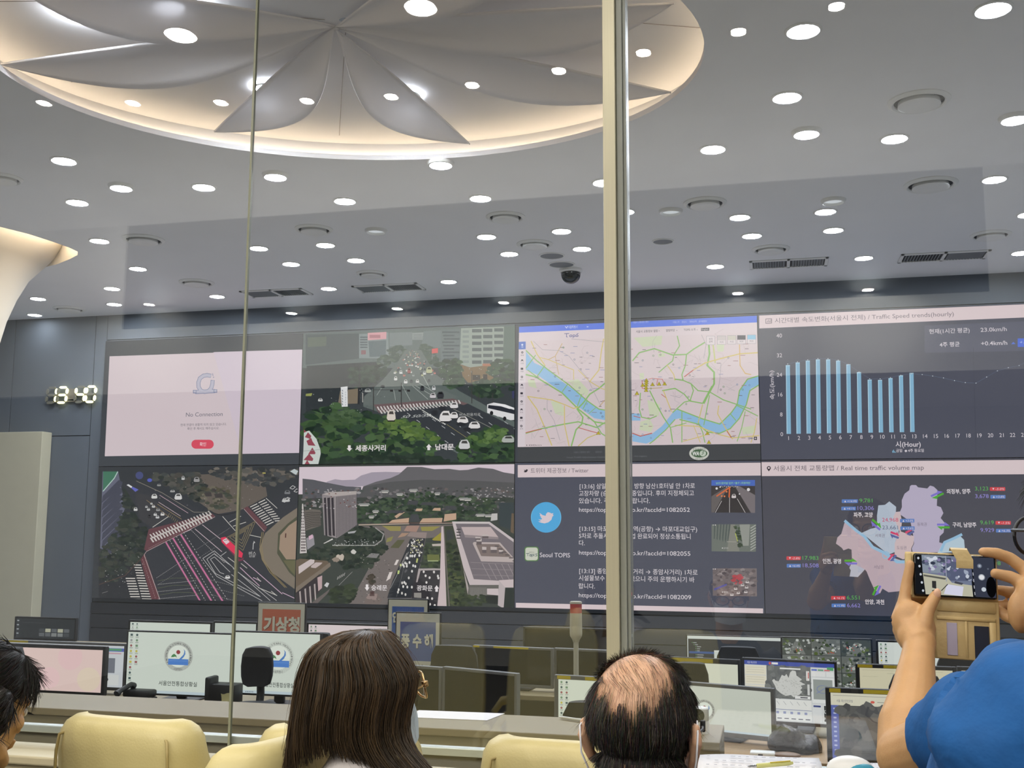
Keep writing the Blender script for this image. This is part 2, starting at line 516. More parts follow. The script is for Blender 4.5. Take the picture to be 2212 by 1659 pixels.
# ---- flared column rising through the leaf-shaped opening
prof = [(0.27, ZO), (0.27, 2.3), (0.29, 2.75), (0.335, 3.1), (0.40, 3.4), (0.475, 3.62), (0.57, 3.82), (0.69, 3.96), (0.77, 4.05), (0.84, 4.15), (0.88, 4.25), (0.90, 4.335)]
m_col = pm('cream_column_plaster', (228, 218, 200), 0.7, var=0.015, scale=2)
struct('column', MB().lathe(prof, (-7.35, 8.3, 0), 64, cap=False), m_col, 50)
lo = MB(); n_ = len(leaf0)
lo.loft([[(x, y, ZC) for x, y in leaf0], [(x, y, ZC + 0.34) for x, y in leaf0]], cap=False)
lo.add([(x, y, ZC + 0.34) for x, y in leaf0], [tuple(range(n_))])
struct('trim_1', lo, m_col)
tube_l = MB(); tube_l.tube([(x, y, ZC + 0.3) for x, y in [(-6.36, 7.6), (-6.26, 8.0), (-6.25, 8.35), (-6.5, 8.58), (-6.9, 8.78)]], 0.014, 6)
tag(tube_l.build('cove_light_strip', emit('leaf_cove_strip', (255, 236, 214), 110)), 'warm light strip hidden in the ceiling opening around the flared column', 'light strip')

# ---- video wall, plinth, side walls, floors
wb = MB()
for x0, x1, z0, z1 in ((-11, -9.05, ZO, ZC), (-9.04, -7.92, 2.55, ZC), (-9.04, -7.92, ZO, 2.54), (-7.91, -7.76, ZO, ZC), (-7.75, 2.6, 3.70, ZC), (-7.75, 2.6, 0.6, 3.69), (2.61, 5, ZO, ZC)):
    wb.box((x0, YW + 0.055, z0), (x1, YW + 0.12, z1))
struct('wall_back', wb, m_wall)
struct('trim_2', MB().box((-11, YW + 0.1, ZO), (5, YW + 0.14, ZC)), m_dk)
pl = MB()
for z0, z1 in ((ZO, 0.30), (0.308, 0.46), (0.468, 0.59)):
    pl.box((-7.75, YW + 0.02, z0), (2.6, YW + 0.12, z1))
struct('baseboard_back', pl, m_base)
struct('wall_left', MB().box((-11.1, 3.5, ZO), (-11.0, YW + 0.1, ZC)), m_pale)
struct('wall_right', MB().box((4.9, 3.5, ZO), (5.0, YW + 0.1, ZC)), m_pale)
struct('floor', MB().box((-11, YG + 0.06, ZO - 0.1), (5, YW + 0.1, ZO)), m_carpet)
struct('floor_viewing_room', MB().box((-6.5, -4.6, -0.1), (3.5, YG + 0.05, 0)), m_wood_floor)
struct('wall_viewing_room_left', MB().box((-6.6, -4.6, 0), (-6.5, YG, ZC)), m_pale)
struct('wall_viewing_room_right', MB().box((3.5, -4.6, 0), (3.6, YG, ZC)), m_pale)
struct('wall_viewing_room_back', MB().box((-6.5, -4.7, 0), (3.5, -4.6, 2.75)), m_obsw)
struct('ceiling_viewing_room_back', MB().box((-6.5, -4.6, 2.7), (3.5, -0.98, 2.75)), m_ceil)
struct('beam_viewing_room', MB().box((-6.5, -1.0, 2.56), (3.5, -0.9, 3.1)), m_trim)
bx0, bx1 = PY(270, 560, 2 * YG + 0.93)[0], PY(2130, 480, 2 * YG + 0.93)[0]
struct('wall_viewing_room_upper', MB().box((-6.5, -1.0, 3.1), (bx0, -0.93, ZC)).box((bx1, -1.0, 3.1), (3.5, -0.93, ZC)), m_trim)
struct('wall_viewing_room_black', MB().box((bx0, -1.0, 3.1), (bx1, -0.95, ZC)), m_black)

# tall cream cabinet against the left end of the video wall
tcx = PY(92, 932, 10.97); tc_ = MB().rbox((-9.9, 10.97, ZO), (tcx[0], YW + 0.045, tcx[2]), 0.006)
tag(tc_.build('tall_cabinet', pm('cream_cabinet', (190, 184, 160), 0.6, var=0.02)), 'tall plain cream cabinet at the left end of the video wall', 'cabinet')

# ---- glazing
m_glass = glassmat('clear_glass', 0.076, (0.985, 0.992, 0.985))
m_gedge = pm('glass_edge', (150, 152, 128), 0.3, var=0.04)
XJ = -1.807; XM0, XM1 = -0.511, -0.438
for i, (a, b) in enumerate(((-6.4, XJ - 0.004), (XJ + 0.004, XM0), (XM1, 3.4))):
    o = MB().box((a, YG - 0.006, 0.70), (b, YG + 0.006, ZC)).build('window_%d' % (i + 1), m_glass); o['kind'] = 'structure'
struct('trim_3', MB().box((XJ - 0.004, YG - 0.0065, 0.70), (XJ + 0.004, YG + 0.0065, ZC)), m_gedge)
mu = MB().rbox((XM0, YG - 0.055, 0.70), (XM0 + 0.041, YG + 0.05, ZC), 0.002)
struct('trim_4', mu, m_steel)
mu = MB().rbox((XM0 + 0.042, YG - 0.035, 0.70), (XM0 + 0.062, YG + 0.05, ZC), 0.003).rbox((XM0 + 0.0625, YG - 0.02, 0.70), (XM1 - 0.0003, YG + 0.05, ZC), 0.002)
struct('trim_5', mu, m_gask)
struct('window_rail', MB().rbox((-6.4, YG + 0.012, 0.762), (3.4, YG + 0.05, 0.788), 0.003), m_alu)
sl = MB().rbox((-6.45, YG - 0.16, 0.69), (3.45, YG + 0.05, 0.72), 0.006)
struct('windowsill', sl, m_cream)
w_ = MB().box((-6.45, YG - 0.13, 0.0), (3.45, YG + 0.06, 0.69))
struct('wall_below_window', w_, m_cream)
struct('trim_6', MB().rbox((-6.45, YG - 0.145, 0.60), (3.45, YG - 0.125, 0.645), 0.004), m_sill_grey)

# ---- downlights
ORD = 'first second third fourth fifth sixth seventh eighth ninth tenth eleventh twelfth thirteenth fourteenth'.split()
lamp_px = [(1735, 66, 'y'), (2145, 20, 'y'), (1700, 210, 'y'), (2192, 253, 'c'), (1742, 284, 'c'), (1932, 299, 'y'), (1540, 322, 'y'), (2148, 387, 'y'), (595, 377, 'c'), (952, 351, 'c'), (262, 401, 'c'),
           (138, 347, 'y'), (440, 404, 'y'), (167, 437, 'y'), (745, 434, 'y'), (1038, 428, 'y'), (1305, 394, 'y'), (215, 520, 'y'), (1051, 511, 'y'), (1213, 499, 'y'), (1100, 548, 'y'), (1257, 537, 'y'),
           (703, 529, 'y'), (559, 536, 'y'), (629, 570, 'y'), (769, 562, 'y'), (298, 580, 'y'), (242, 623, 'y'), (247, 657, 'y'), (82, 645, 'y'), (75, 680, 'y'), (469, 640, 'y'), (710, 623, 'y'),
           (969, 608, 'y'), (812, 497, 'd'), (1598, 469, 'y'), (1783, 457, 'y'), (1449, 455, 'd'), (1800, 432, 'd'), (1624, 509, 'y'), (1800, 497, 'y'), (1866, 557, 'y'), (2206, 546, 'y'), (1545, 575, 'y'), (1348, 457, 'y'), (2222, 463, 'y')]
def lamp_proto(kind):
    root = empty('downlight')
    lens = {'y': m_lens, 'c': m_lens2, 'd': m_lens_dim}[kind]
    R_ = 0.076
    ring = [(R_ + 0.018, 0), (R_ + 0.018, -0.004), (R_ + 0.006, -0.009), (R_, -0.006), (R_, 0)]
    if kind != 'y': ring = [(R_ + 0.02, 0), (R_ + 0.02, -0.006), (R_ + 0.012, -0.022), (R_ + 0.002, -0.026), (R_ - 0.004, -0.012), (R_ - 0.004, 0)]
    MB().lathe(ring, n=32, cap=False).build('trim_ring', m_trim, root, smooth=40)
    MB().lathe([(0.0005, -0.0045), (R_, -0.0045), (R_, -0.001)], n=32, cap=False).build('lens', lens, root, smooth=40)
    return root
protos = {k: lamp_proto(k) for k in 'ycd'}; used = set()
lamps = []
for x, y, k in lamp_px:
    o = protos[k] if k not in used else copy_tree(protos[k]); used.add(k)
    p = PZ(x, y, ZC); o.location = V3(p); lamps.append((p, o, k))
    if (x, y) == (75, 680):
        for ch in o.children:
            if ch.name.startswith('lens'): ch.data = ch.data.copy(); ch.data.materials[0] = emit('wall_side_lens', (238, 245, 255), 60)
lamps.sort(key=lambda q: q[0][1])
rows = []; cur = []
for l in lamps:
    if cur and l[0][1] - cur[0][0][1] > 0.62: rows.append(cur); cur = []
    cur.append(l)
rows.append(cur)
for ri, rw in enumerate(reversed(rows)):
    rw.sort(key=lambda q: q[0][0])
    for ci, (p, o, k) in enumerate(rw):
        look = {'y': 'warm lit round downlight', 'c': 'white lit downlight with deep rim', 'd': 'dim unlit round downlight'}[k]
        tag(o, '%s, %s from left in %s row from the video wall' % (look, ORD[ci], ORD[ri]), 'downlight', 'recessed downlights in the control room ceiling')
for i, (x, y, nm) in enumerate(((578, 192, 'left'), (877, 207, 'right'), (181, 37, 'far left'), (365, 5, 'top'))):
    o = copy_tree(protos['y']); p = PZ(x, y, ZC + 0.232 if i < 2 else ZC + 0.19); o.location = V3(p)
    tag(o, ('warm lit downlight in the oval recess half hidden by the %s front petal' % nm) if i < 2 else 'warm lit downlight on the %s side of the oval ceiling recess' % nm, 'downlight', 'downlights inside the oval ceiling recess')

# viewing room lights: small ones mirrored in the glass, larger ones added unseen
m_lens6 = emit('spot_lens', (255, 250, 240), 1700)
def small_lamp(loc, lab, ml=None):
    root = empty('small_downlight', loc)
    MB().lathe([(0.05, 0), (0.05, -0.004), (0.04, -0.007), (0.037, 0)], n=20, cap=False).build('trim_ring', m_trim, root, smooth=40)
    MB().lathe([(0.0005, -0.003), (0.037, -0.003)], n=20, cap=False).build('lens', ml or m_lens3, root)
    tag(root, lab, 'downlight', 'small downlights of the viewing room')
for i, (x, y) in enumerate(((95, 222), (287, 222), (477, 221), (663, 217), (845, 208), (1020, 183), (1207, 152), (1390, 113), (1595, 68), (1807, 13))):
    p = PZ(x, y, ZC); small_lamp((p[0], 2 * YG - p[1], ZC), 'small downlight mirrored in the glass, %s from the left of the curved row' % ORD[i])
for i, (x, y) in enumerate(((322, 657), (630, 676), (858, 666), (1088, 653), (1594, 633), (1875, 625))):
    p = PY(x, y, 2 * YG + 0.86)
    small_lamp((p[0], -0.86, p[2]), 'small spot below the black panel mirrored in the glass, %s from the left' % ORD[i], m_lens6)
m_lens4 = emit('fill_lens', (255, 249, 240), LAMP_FILL)
m_lens5 = emit('rear_fill_lens', (255, 248, 234), LAMP_FILL * 1.9)
def fill_lamp(x, y, z, lab, ml=None):
    o = copy_tree(protos['y'])
    for ch in o.children:
        if ch.name.startswith('lens'): ch.data = ch.data.copy(); ch.data.materials[0] = ml or m_lens4; o.location = (x, y, z); tag(o, lab, 'downlight', 'added viewing room fill lamps')
for i, x in enumerate((-4.2, -2.9, -1.6, -0.3, 1.0, 2.3)):  # both rows added as fill; the beam hides the rear one from the glass
    fill_lamp(x, -1.4, 2.7, 'added fill lamp in the low ceiling behind the viewers, %s from the left' % ORD[i], m_lens5)
    fill_lamp(x, 2.15, ZC, 'added fill lamp above the viewers one row back from the glass, %s from the left' % ORD[i])

# ---- air diffusers, grilles, speakers, camera
def diffuser(x, y, w, i):
    p = PZ(x, y, ZC); R_ = w / 2 / FPX * np.linalg.norm(p - CAM)
    root = empty('air_diffuser', p)
    MB().lathe([(R_, 0), (R_, -0.006), (R_ * 0.86, -0.02), (R_ * 0.8, -0.012), (R_ * 0.8, 0)], n=40, cap=False).build('outer_ring', m_trim, root, smooth=40)
    MB().lathe([(R_ * 0.8, -0.002), (R_ * 0.5, -0.002)], n=40, cap=False).build('gap', m_dk, root)
    MB().lathe([(R_ * 0.66, -0.004), (R_ * 0.68, -0.03), (R_ * 0.6, -0.036), (R_ * 0.3, -0.03), (0.001, -0.028)], n=40, cap=False).build('centre_disc', m_trim, root, smooth=40)
    pl_ = ('at the upper right of the ceiling beside two downlights', 'above the right slot vent near the top right', 'right of the steel mullion', 'on the left, right of the flared column', 'on the left, above the faint slot vent', 'just above the slot vent right of the mullion', 'at the right edge beside the last slot vent', 'right of the thin glass joint', 'left of the mullion, farther from the wall', 'left of the mullion, next to the round speakers', 'in the middle of the ceiling above a slot vent', 'cut by the left edge of the view', 'low on the left in front of the wall')[i]
    tag(root, 'round white air diffuser ' + pl_, 'air vent', 'round ceiling air diffusers')
for i, (x, y, w) in enumerate(((1985, 218, 118), (2010, 398, 104), (1523, 438, 90), (310, 517, 84), (425, 610, 72), (1665, 538, 78), (2140, 507, 76), (678, 495, 80), (1092, 468, 84), (1155, 527, 78), (803, 591, 66), (8, 385, 70), (150, 667, 62))):
    diffuser(x, y, w, i)
def slot(x, y, w, i):
    p = PZ(x, y, ZC); L = w / FPX * np.linalg.norm(p - CAM) / 2; H_ = 0.16
    root = empty('slot_vent', p)
    f_ = MB()
    for a, b in (((-L, -H_, -0.012), (L, -H_ + 0.03, 0)), ((-L, H_ - 0.03, -0.012), (L, H_, 0)), ((-L, -H_, -0.012), (-L + 0.03, H_, 0)), ((L - 0.03, -H_, -0.012), (L, H_, 0)), ((-0.015, -H_, -0.012), (0.015, H_, 0))): f_.rbox(a, b, 0.002, 1)
    f_.build('frame', m_trim, root)
    MB().box((-L, -H_, -0.001), (L, H_, 0)).build('backing', m_dk, root)
    s_ = MB()
    nb = 12
    for h in (-1, 1):
        for j in range(nb):
            xx = h * (0.03 + (L - 0.07) * (j + 0.5) / nb)
            Mx = Matrix.Translation((xx, 0, -0.006)) @ Matrix.Rotation(math.radians(35 * h), 4, 'Y')
            s_.box((-0.012, -H_ + 0.03, -0.0012), (0.012, H_ - 0.03, 0.0012), Mx)
    s_.build('louvres', m_greyv, root)
    tag(root, 'long louvred ceiling slot vent ' + ('above the map display', 'near the upper right corner of the view', 'right of the thin glass joint', 'in the middle above the dark band')[i], 'air vent', 'slot vents along the video wall')
for i, (x, y, w) in enumerate(((1703, 568, 158), (2038, 553, 166), (597, 632, 140), (840, 621, 146))): slot(x, y, w, i)
for i, (x, y, w) in enumerate(((1192, 552, 56), (1213, 571, 58), (1432, 521, 46))):
    p = PZ(x, y, ZC); R_ = w / 2 / FPX * np.linalg.norm(p - CAM); root = empty('ceiling_speaker', p)
    MB().lathe([(R_, 0), (R_, -0.006), (R_ * 0.9, -0.008), (R_ * 0.88, -0.002)], n=32, cap=False).build('ring', m_trim, root, smooth=40)
    MB().lathe([(R_ * 0.88, -0.004), (0.001, -0.006)], n=32, cap=False).build('grille', m_greyv, root)
    tag(root, 'round grey ceiling speaker ' + ('behind the dome camera, upper of the pair', 'directly above the dome camera', 'right of the steel mullion')[i], 'speaker', 'round ceiling speakers')
p = PZ(1233, 582, ZC); root = empty('dome_camera', p)
MB().lathe([(0.115, 0), (0.115, -0.02), (0.1, -0.035), (0.001, -0.035)], n=32, cap=False).build('base', m_trim, root, smooth=40)
MB().lathe([(0.097 * math.cos(a), -0.035 - 0.012 - 0.097 * math.sin(a)) for a in [i * math.pi / 2 / 10 for i in range(11)]][:-1] + [(0.001, -0.144)], n=32, cap=False).build('dome', m_cam, root, smooth=80)
tag(root, 'black security dome camera hanging from the ceiling left of the mullion', 'camera')

# ---- LED clock
CKO = PY(97, 873, YW + 0.02); ck = empty('wall_clock', CKO); cw = PY(205, 866, YW + 0.02)[0] - CKO[0]; chh = PY(100, 836, YW + 0.02)[2] - CKO[2]
m_seg = emit('lit_segment', (255, 252, 190), 3.0, sample=False); m_off = pm('unlit_segment', (120, 118, 106), 0.5); m_ckb = pm('clock_back', (120, 112, 98), 0.6)
SEG = {'1': 'bc', '3': 'abgcd', '4': 'fgbc', '0': 'abcdef'}
def clock():
    dw = cw * 0.235; sl_ = 0.10
    segs = {'a': ((0, 1), (1, 1)), 'b': ((1, 1), (1, .5)), 'c': ((1, .5), (1, 0)), 'd': ((0, 0), (1, 0)), 'e': ((0, .5), (0, 0)), 'f': ((0, 1), (0, .5)), 'g': ((0, .5), (1, .5))}
    on, off = MB(), MB()
    for dx, ch in ((0.0, '1'), (0.215, '3'), (0.575, '4'), (0.785, '0')):
        for k, (a, b) in segs.items():
            P2 = []
            for (u, v) in (a, b):
                v_ = 0.06 + v * 0.88
                P2.append(np.array([dx * cw + (0.12 + u * 0.76) * dw + sl_ * chh * v_, v_ * chh]))
            d = P2[1] - P2[0]; L = np.linalg.norm(d); d /= L; n = np.array([-d[1], d[0]]); t = 0.0135
            q = [P2[0] + d * 0.012, P2[0] + d * 0.03 + n * t, P2[1] - d * 0.03 + n * t, P2[1] - d * 0.012, P2[1] - d * 0.03 - n * t, P2[0] + d * 0.03 - n * t]
            (on if k in SEG[ch] else off).prism([(x, 0, z) for x, z in q], (0, -0.02, 0))
    on.build('lit_digits', m_seg, ck); off.build('unlit_segments', m_off, ck)
    bk = MB()
    bk.box((0.43 * cw, 0.0, 0.25 * chh), (0.6 * cw, 0.02, 0.85 * chh))
    bk.box((0.05 * cw, 0.004, 0.1 * chh), (0.98 * cw, 0.02, 0.16 * chh)); bk.box((0.1 * cw, 0.004, 0.46 * chh), (1.0 * cw, 0.02, 0.54 * chh))
    bk.build('backing', m_ckb, ck)
clock()
tag(ck, 'digital wall clock of lit segments reading 13:40 left of the video wall', 'clock')

# ================================================================== VIDEO WALL
CX = [-7.735, -5.17, -2.672, -0.102, 2.46]; CZ = [0.64, 2.168, 3.675]
m_bez = pm('display_bezel', (24, 26, 30), 0.35, var=0.03)
PK = (222, 204, 208)       # the displays' pinkish white
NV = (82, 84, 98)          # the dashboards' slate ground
def display(c, r, label):
    """one display of the wall: thin case + canvas on its face"""
    x0, x1, z0, z1 = CX[c], CX[c + 1], CZ[r], CZ[r + 1]
    root = empty('wall_display', ((x0 + x1) / 2, YW + 0.05, z0))
    o = MB().rbox((x0 + 0.002, YW + 0.002, z0 + 0.002), (x1 - 0.002, YW + 0.05, z1 - 0.002), 0.002, 1).build('case', m_bez)
    adopt(o, root)
    cv = Canvas((x0, YW, z0), (1, 0, 0), (0, 0, 1), clip=(0.004, 0.004, x1 - x0 - 0.004, z1 - z0 - 0.004), eps=2e-5)
    tag(root, label, 'display', 'displays of the video wall')
    cv.root = root
    return cv
def adopt(o, root):
    o.parent = root; o.matrix_parent_inverse = Matrix.Translation(-root.location)
def finish(cv, name='picture'):
    adopt(cv.build(name, gain=1.0), cv.root)
def blob(cv, x, y, rx, ry, col, n=14, jag=0.18, rg=rnd):
    cv.poly([(x + rx * (1 + rg.uniform(-jag, jag)) * math.cos(6.283 * i / n), y + ry * (1 + rg.uniform(-jag, jag)) * math.sin(6.283 * i / n)) for i in range(n)], col)
def car(cv, x, y, w, h, col, lean=0.15):
    """a small car seen from above and behind"""
    dk = tuple(int(q * 0.35) for q in col)
    cv.poly([(x - w / 2, y + h * .3), (x - w * .42, y - h * .15), (x - w * .25, y - h * .45), (x + w * .25, y - h * .5), (x + w * .45, y - h * .1), (x + w / 2, y + h * .35), (x + w * .3, y + h / 2), (x - w * .35, y + h / 2)], col)
    cv.poly([(x - w * .27, y - h * .1), (x - w * .18, y - h * .36), (x + w * .2, y - h * .38), (x + w * .3, y - h * .08)], dk)
    cv.poly([(x - w * .4, y + h * .5), (x + w * .4, y + h * .5), (x + w * .42, y + h * .62), (x - w * .4, y + h * .62)], (30, 30, 34))

# ---- no connection page
cv = display(0, 1, 'white display page reading No Connection at the upper left of the video wall')
cv.raw([(0, 0), (9, 0), (9, 9), (0, 9)], (70, 74, 80))
cv.photo(0, 680, 3.2529)
cv.poly([(770, 292), (2155, 243), (2131, 970), (736, 994)], (216, 200, 206))
cv.poly([(1500, 262), (2155, 243), (2131, 970), (1700, 976)], (214, 199, 212))
G1 = (132, 138, 168); G2 = (190, 186, 202)
for w, cl in ((28, G1), (20, G2)):
    cv.line([(1478, 428), (1455, 424), (1430, 428), (1405, 446), (1394, 476), (1396, 508), (1412, 534), (1438, 542), (1466, 536), (1484, 515), (1492, 488), (1494, 464)], w, cl)
    cv.line([(1372, 543), (1510, 536)], w, cl)
for a, b, c_ in (((1356, 528), (1380, 552), G1), ((1361, 532), (1376, 547), G2), ((1501, 524), (1526, 548), G1), ((1506, 528), (1521, 543), G2)): cv.rect(*a, *b, c_)
for p, q in (((1494, 412), (1497, 430)), ((1504, 436), (1497, 442)), ((1487, 458), (1490, 464))): cv.line([p, q], 5, G1)
cv.text('No Connection', 1306, 716, 30, (120, 118, 130), w=256)
cv.text('현재 연결이 원활히 되지 않고 있습니다.', 1268, 782, 15, (110, 106, 116), w=320)
cv.text('확인 후 재시도 해주십시오.', 1316, 808, 15, (110, 106, 116), w=222)
cv.rrect(1345, 878, 1502, 941, 31, (222, 84, 104))
cv.text('확인', 1403, 921, 22, (248, 214, 220), w=44, bold=0.01)
finish(cv)

# ---- street camera, upper
cv = display(1, 1, 'display with a street camera view down a wide avenue, upper row beside the white page')
cv.raw([(0, 0), (9, 0), (9, 9), (0, 9)], (60, 66, 70))
cv.photo(640, 700, 4.424)
cv.poly([(0, 60), (2212, 0), (2212, 420), (0, 420)], (92, 104, 104))
cv.poly([(90, 100), (600, 90), (600, 330), (90, 390)], (70, 80, 84))
cv.poly([(110, 130), (290, 120), (285, 210), (110, 220)], (86, 98, 88))
cv.poly([(600, 95), (880, 80), (885, 330), (600, 325)], (122, 134, 136))
for j in range(5): cv.rect(610, 120 + j * 24, 680, 132 + j * 24, (70, 82, 90))
cv.poly([(690, 165), (860, 155), (855, 310), (700, 315)], (86, 100, 106))
cv.poly([(683, 85), (862, 75), (860, 142), (683, 155)], (206, 150, 158)); cv.rect(700, 103, 804, 134, (168, 112, 122))
cv.rect(620, 250, 665, 290, (128, 86, 94))
cv.poly([(890, 85), (1110, 75), (1110, 200), (890, 215)], (112, 122, 124))
cv.poly([(1110, 85), (1215, 80), (1215, 150), (1110, 150)], (134, 142, 142))
for j in range(4): cv.rect(1118, 96 + j * 14, 1205, 102 + j * 14, (104, 114, 116))
cv.poly([(1215, 70), (1380, 60), (1380, 230), (1200, 210)], (104, 116, 118))
cv.poly([(1380, 55), (1580, 45), (1575, 345), (1380, 350)], (98, 110, 112))
for j in range(9): cv.rect(1395 + (j % 3) * 8, 70 + j * 32, 1560 - (j % 2) * 50, 86 + j * 32, (70, 82, 88))
cv.poly([(1575, 40), (1985, 25), (1975, 380), (1660, 415), (1560, 380)], (146, 156, 148))
for j in range(6):
    for i in range(3): cv.rect(1680 + i * 106, 48 + j * 60 - i * 4, 1770 + i * 104, 80 + j * 60 - i * 4, (82, 92, 94))
for j in range(7): cv.rect(1590, 60 + j * 48, 1650, 84 + j * 48, (126, 138, 134))
cv.poly([(1985, 25), (2212, 18), (2212, 340), (1975, 360)], (92, 108, 102))
cv.poly([(1565, 385), (1660, 415), (1890, 385), (1880, 560), (1640, 560), (1590, 500)], (122, 100, 72))
cv.rect(1780, 378, 1890, 402, (170, 112, 88)); cv.rect(1686, 486, 1758, 535, (60, 54, 50)); cv.rect(1786, 480, 1826, 535, (52, 48, 46))
GRN = [(44, 66, 48), (54, 78, 52), (66, 92, 58), (36, 52, 44)]
GRD = [(40, 54, 48), (48, 62, 54), (54, 70, 60)]
cv.scatter([(880, 250), (960, 200), (1060, 260), (1010, 330), (860, 400), (700, 420)], 90, 30, [(70, 86, 76), (60, 76, 70), (80, 96, 84)], 8)
cv.scatter([(1190, 190), (1320, 230), (1370, 420), (1200, 350)], 70, 30, [(72, 88, 78), (62, 78, 72)], 8)
cv.poly([(100, 400), (760, 360), (830, 480), (640, 640), (400, 770), (90, 900)], (48, 54, 58))
cv.scatter([(520, 420), (840, 380), (860, 470), (740, 580), (560, 620), (500, 500)], 130, 30, GRD, 8)
# avenue
cv.poly([(1040, 250), (1195, 250), (1330, 480), (1560, 640), (2212, 1000), (2212, 1340), (1650, 1300), (960, 900), (640, 790), (650, 690), (830, 530), (960, 380)], (96, 106, 104))
cv.poly([(650, 690), (830, 590), (1330, 600), (1560, 700), (1330, 740), (760, 790), (640, 770)], (104, 112, 110))
cv.poly([(840, 850), (1180, 800), (1640, 760), (2212, 1050), (2212, 1340), (1700, 1300), (1300, 1080), (900, 930)], (56, 60, 66))
cv.poly([(420, 640), (590, 615), (590, 760), (400, 765)], (128, 116, 100))
for a, b in (((830, 590), (770, 680)), ((1110, 590), (1260, 720)), ((1140, 590), (1330, 700)), ((1170, 560), (1330, 660)), ((1210, 490), (1290, 640)), ((930, 620), (950, 730)), ((1010, 580), (1090, 730))): cv.line([a, b], 4, (176, 182, 178))
cv.poly([(740, 770), (1500, 712), (1640, 760), (1600, 775), (1480, 740), (790, 850)], (112, 92, 94))
for k in range(26):
    x = 770 + k * 31; y = 790 - k * 2.5
    cv.poly([(x, y), (x + 13, y - 1), (x + 30, y + 32), (x + 17, y + 34)], (214, 208, 206), 0.2)
    if k < 24: cv.poly([(x + 24, y + 34), (x + 38, y + 32), (x + 58, y + 66 - k), (x + 43, y + 68 - k)], (206, 200, 198), 0.2)
for i in range(6):
    for j in range(7):
        x, y = 1060 + i * 150 + j * 90, 850 + j * 66 - i * 10
        if y > 820 + i * 8 and x < 2150: cv.line([(x, y), (x + 34, y + 24)], 5, (186, 188, 190), step=0.2)
cv.line([(1200, 820), (1430, 960)], 8, (196, 196, 190)); cv.dash((1250, 862), (1430, 962), 10, (230, 228, 224), 12)
cv.line([(1440, 960), (1650, 1100)], 4, (150, 140, 96)); cv.line([(1500, 810), (1860, 990)], 4, (150, 150, 140))
cv.text('50 50/50', 1000, 900, 26, (196, 198, 196), w=270, rot=2, shear=0.5)
cv.text('버스전용차로', 1560, 880, 24, (190, 190, 188), w=200)
# distant and near cars
for _ in range(70):
    t = rnd.random() ** 1.2; y = 255 + t * 240; x = 1110 + rnd.uniform(-0.5, 0.62) * (60 + t * 330)
    s_ = 6 + 16 * t; c_ = rnd.choice([(200, 204, 200), (150, 156, 156), (66, 72, 78), (190, 120, 112), (184, 186, 150), (214, 214, 210)])
    car(cv, x, y, s_ * 1.1, s_, c_)
for x, y, w, h, c_ in ((952, 520, 32, 40, (214, 214, 212)), (1002, 460, 30, 36, (206, 208, 206)), (1080, 446, 34, 50, (146, 84, 84)), (1048, 550, 36, 38, (212, 212, 212)), (1102, 545, 32, 28, (70, 74, 80)), (1160, 546, 32, 32, (214, 212, 210)),
                      (1272, 440, 60, 60, (176, 178, 140)), (1228, 468, 28, 36, (200, 202, 200)), (828, 595, 44, 24, (60, 64, 68)), (1206, 612, 42, 44, (56, 60, 66)), (1316, 612, 36, 44, (206, 206, 208)), (1270, 540, 30, 26, (72, 76, 82)),
                      (1308, 684, 60, 48, (206, 200, 204)), (1380, 676, 70, 60, (54, 56, 62)), (1510, 776, 80, 56, (222, 218, 220)), (686, 636, 64, 34, (164, 168, 166))):
    car(cv, x, y, w, h, c_)
cv.scatter([(60, 900), (320, 780), (560, 800), (820, 880), (980, 900), (1180, 960), (1320, 1080), (1440, 1140), (1200, 1360), (220, 1370), (110, 1180)], 420, 62, GRN + [(66, 88, 56)], 10)
cv.scatter([(760, 960), (1020, 900), (1180, 960), (1400, 1120), (1150, 1120), (880, 1060)], 90, 34, [(88, 114, 62), (78, 102, 58), (100, 124, 66)], 10)
cv.scatter([(300, 820), (520, 800), (640, 880), (560, 980), (330, 960)], 60, 34, [(72, 94, 64), (62, 84, 58)], 10)
cv.scatter([(1560, 1130), (1850, 990), (1960, 980), (2120, 1140), (2110, 1370), (1560, 1370)], 260, 54, GRN, 12)
cv.scatter([(1660, 1080), (1880, 1000), (2000, 1000), (1980, 1120), (1720, 1140)], 60, 34, [(92, 118, 68), (78, 104, 60)], 12)
cv.scatter([(200, 1300), (1100, 1240), (1540, 1300), (1560, 1372), (200, 1375)], 160, 48, [(34, 48, 42), (40, 56, 46), (46, 60, 50)], 8)
for pts in ([(1440, 500), (1560, 480), (1600, 560), (1500, 620), (1420, 580)], [(1680, 580), (1800, 540), (1960, 540), (1960, 700), (1700, 690)], [(1860, 360), (2110, 330), (2110, 650), (1960, 600), (1850, 480)], [(1330, 370), (1560, 340), (1580, 480), (1400, 520)]):
    cv.scatter(pts, 60, 40, [(54, 72, 58), (64, 86, 64), (44, 60, 52)], 10)
for x0, y0, y1 in ((743, 590, 850), (1008, 560, 800), (1682, 450, 760), (1748, 660, 740), (1880, 660, 760)): cv.line([(x0, y0), (x0, y1)], 8, (62, 60, 60))
cv.line([(745, 630), (1090, 630)], 5, (70, 70, 72))
for x in (915, 995, 1078): cv.rect(x - 14, 632, x + 14, 648, (44, 44, 46))
cv.line([(612, 480), (600, 770)], 20, (48, 50, 54)); cv.line([(640, 660), (640, 750)], 8, (180, 176, 170))
cv.poly([(430, 605), (495, 597), (497, 790), (440, 792)], (226, 226, 228))
for j in range(6): cv.line([(444, 630 + j * 26), (450, 646 + j * 26)], 7, (110, 120, 130)); cv.text('0', 472, 660 + j * 24, 14, (120, 130, 140))
cv.poly([(1828, 770), (1890, 752), (2000, 770), (2115, 815), (2115, 915), (2050, 920), (1828, 850)], (226, 224, 226))
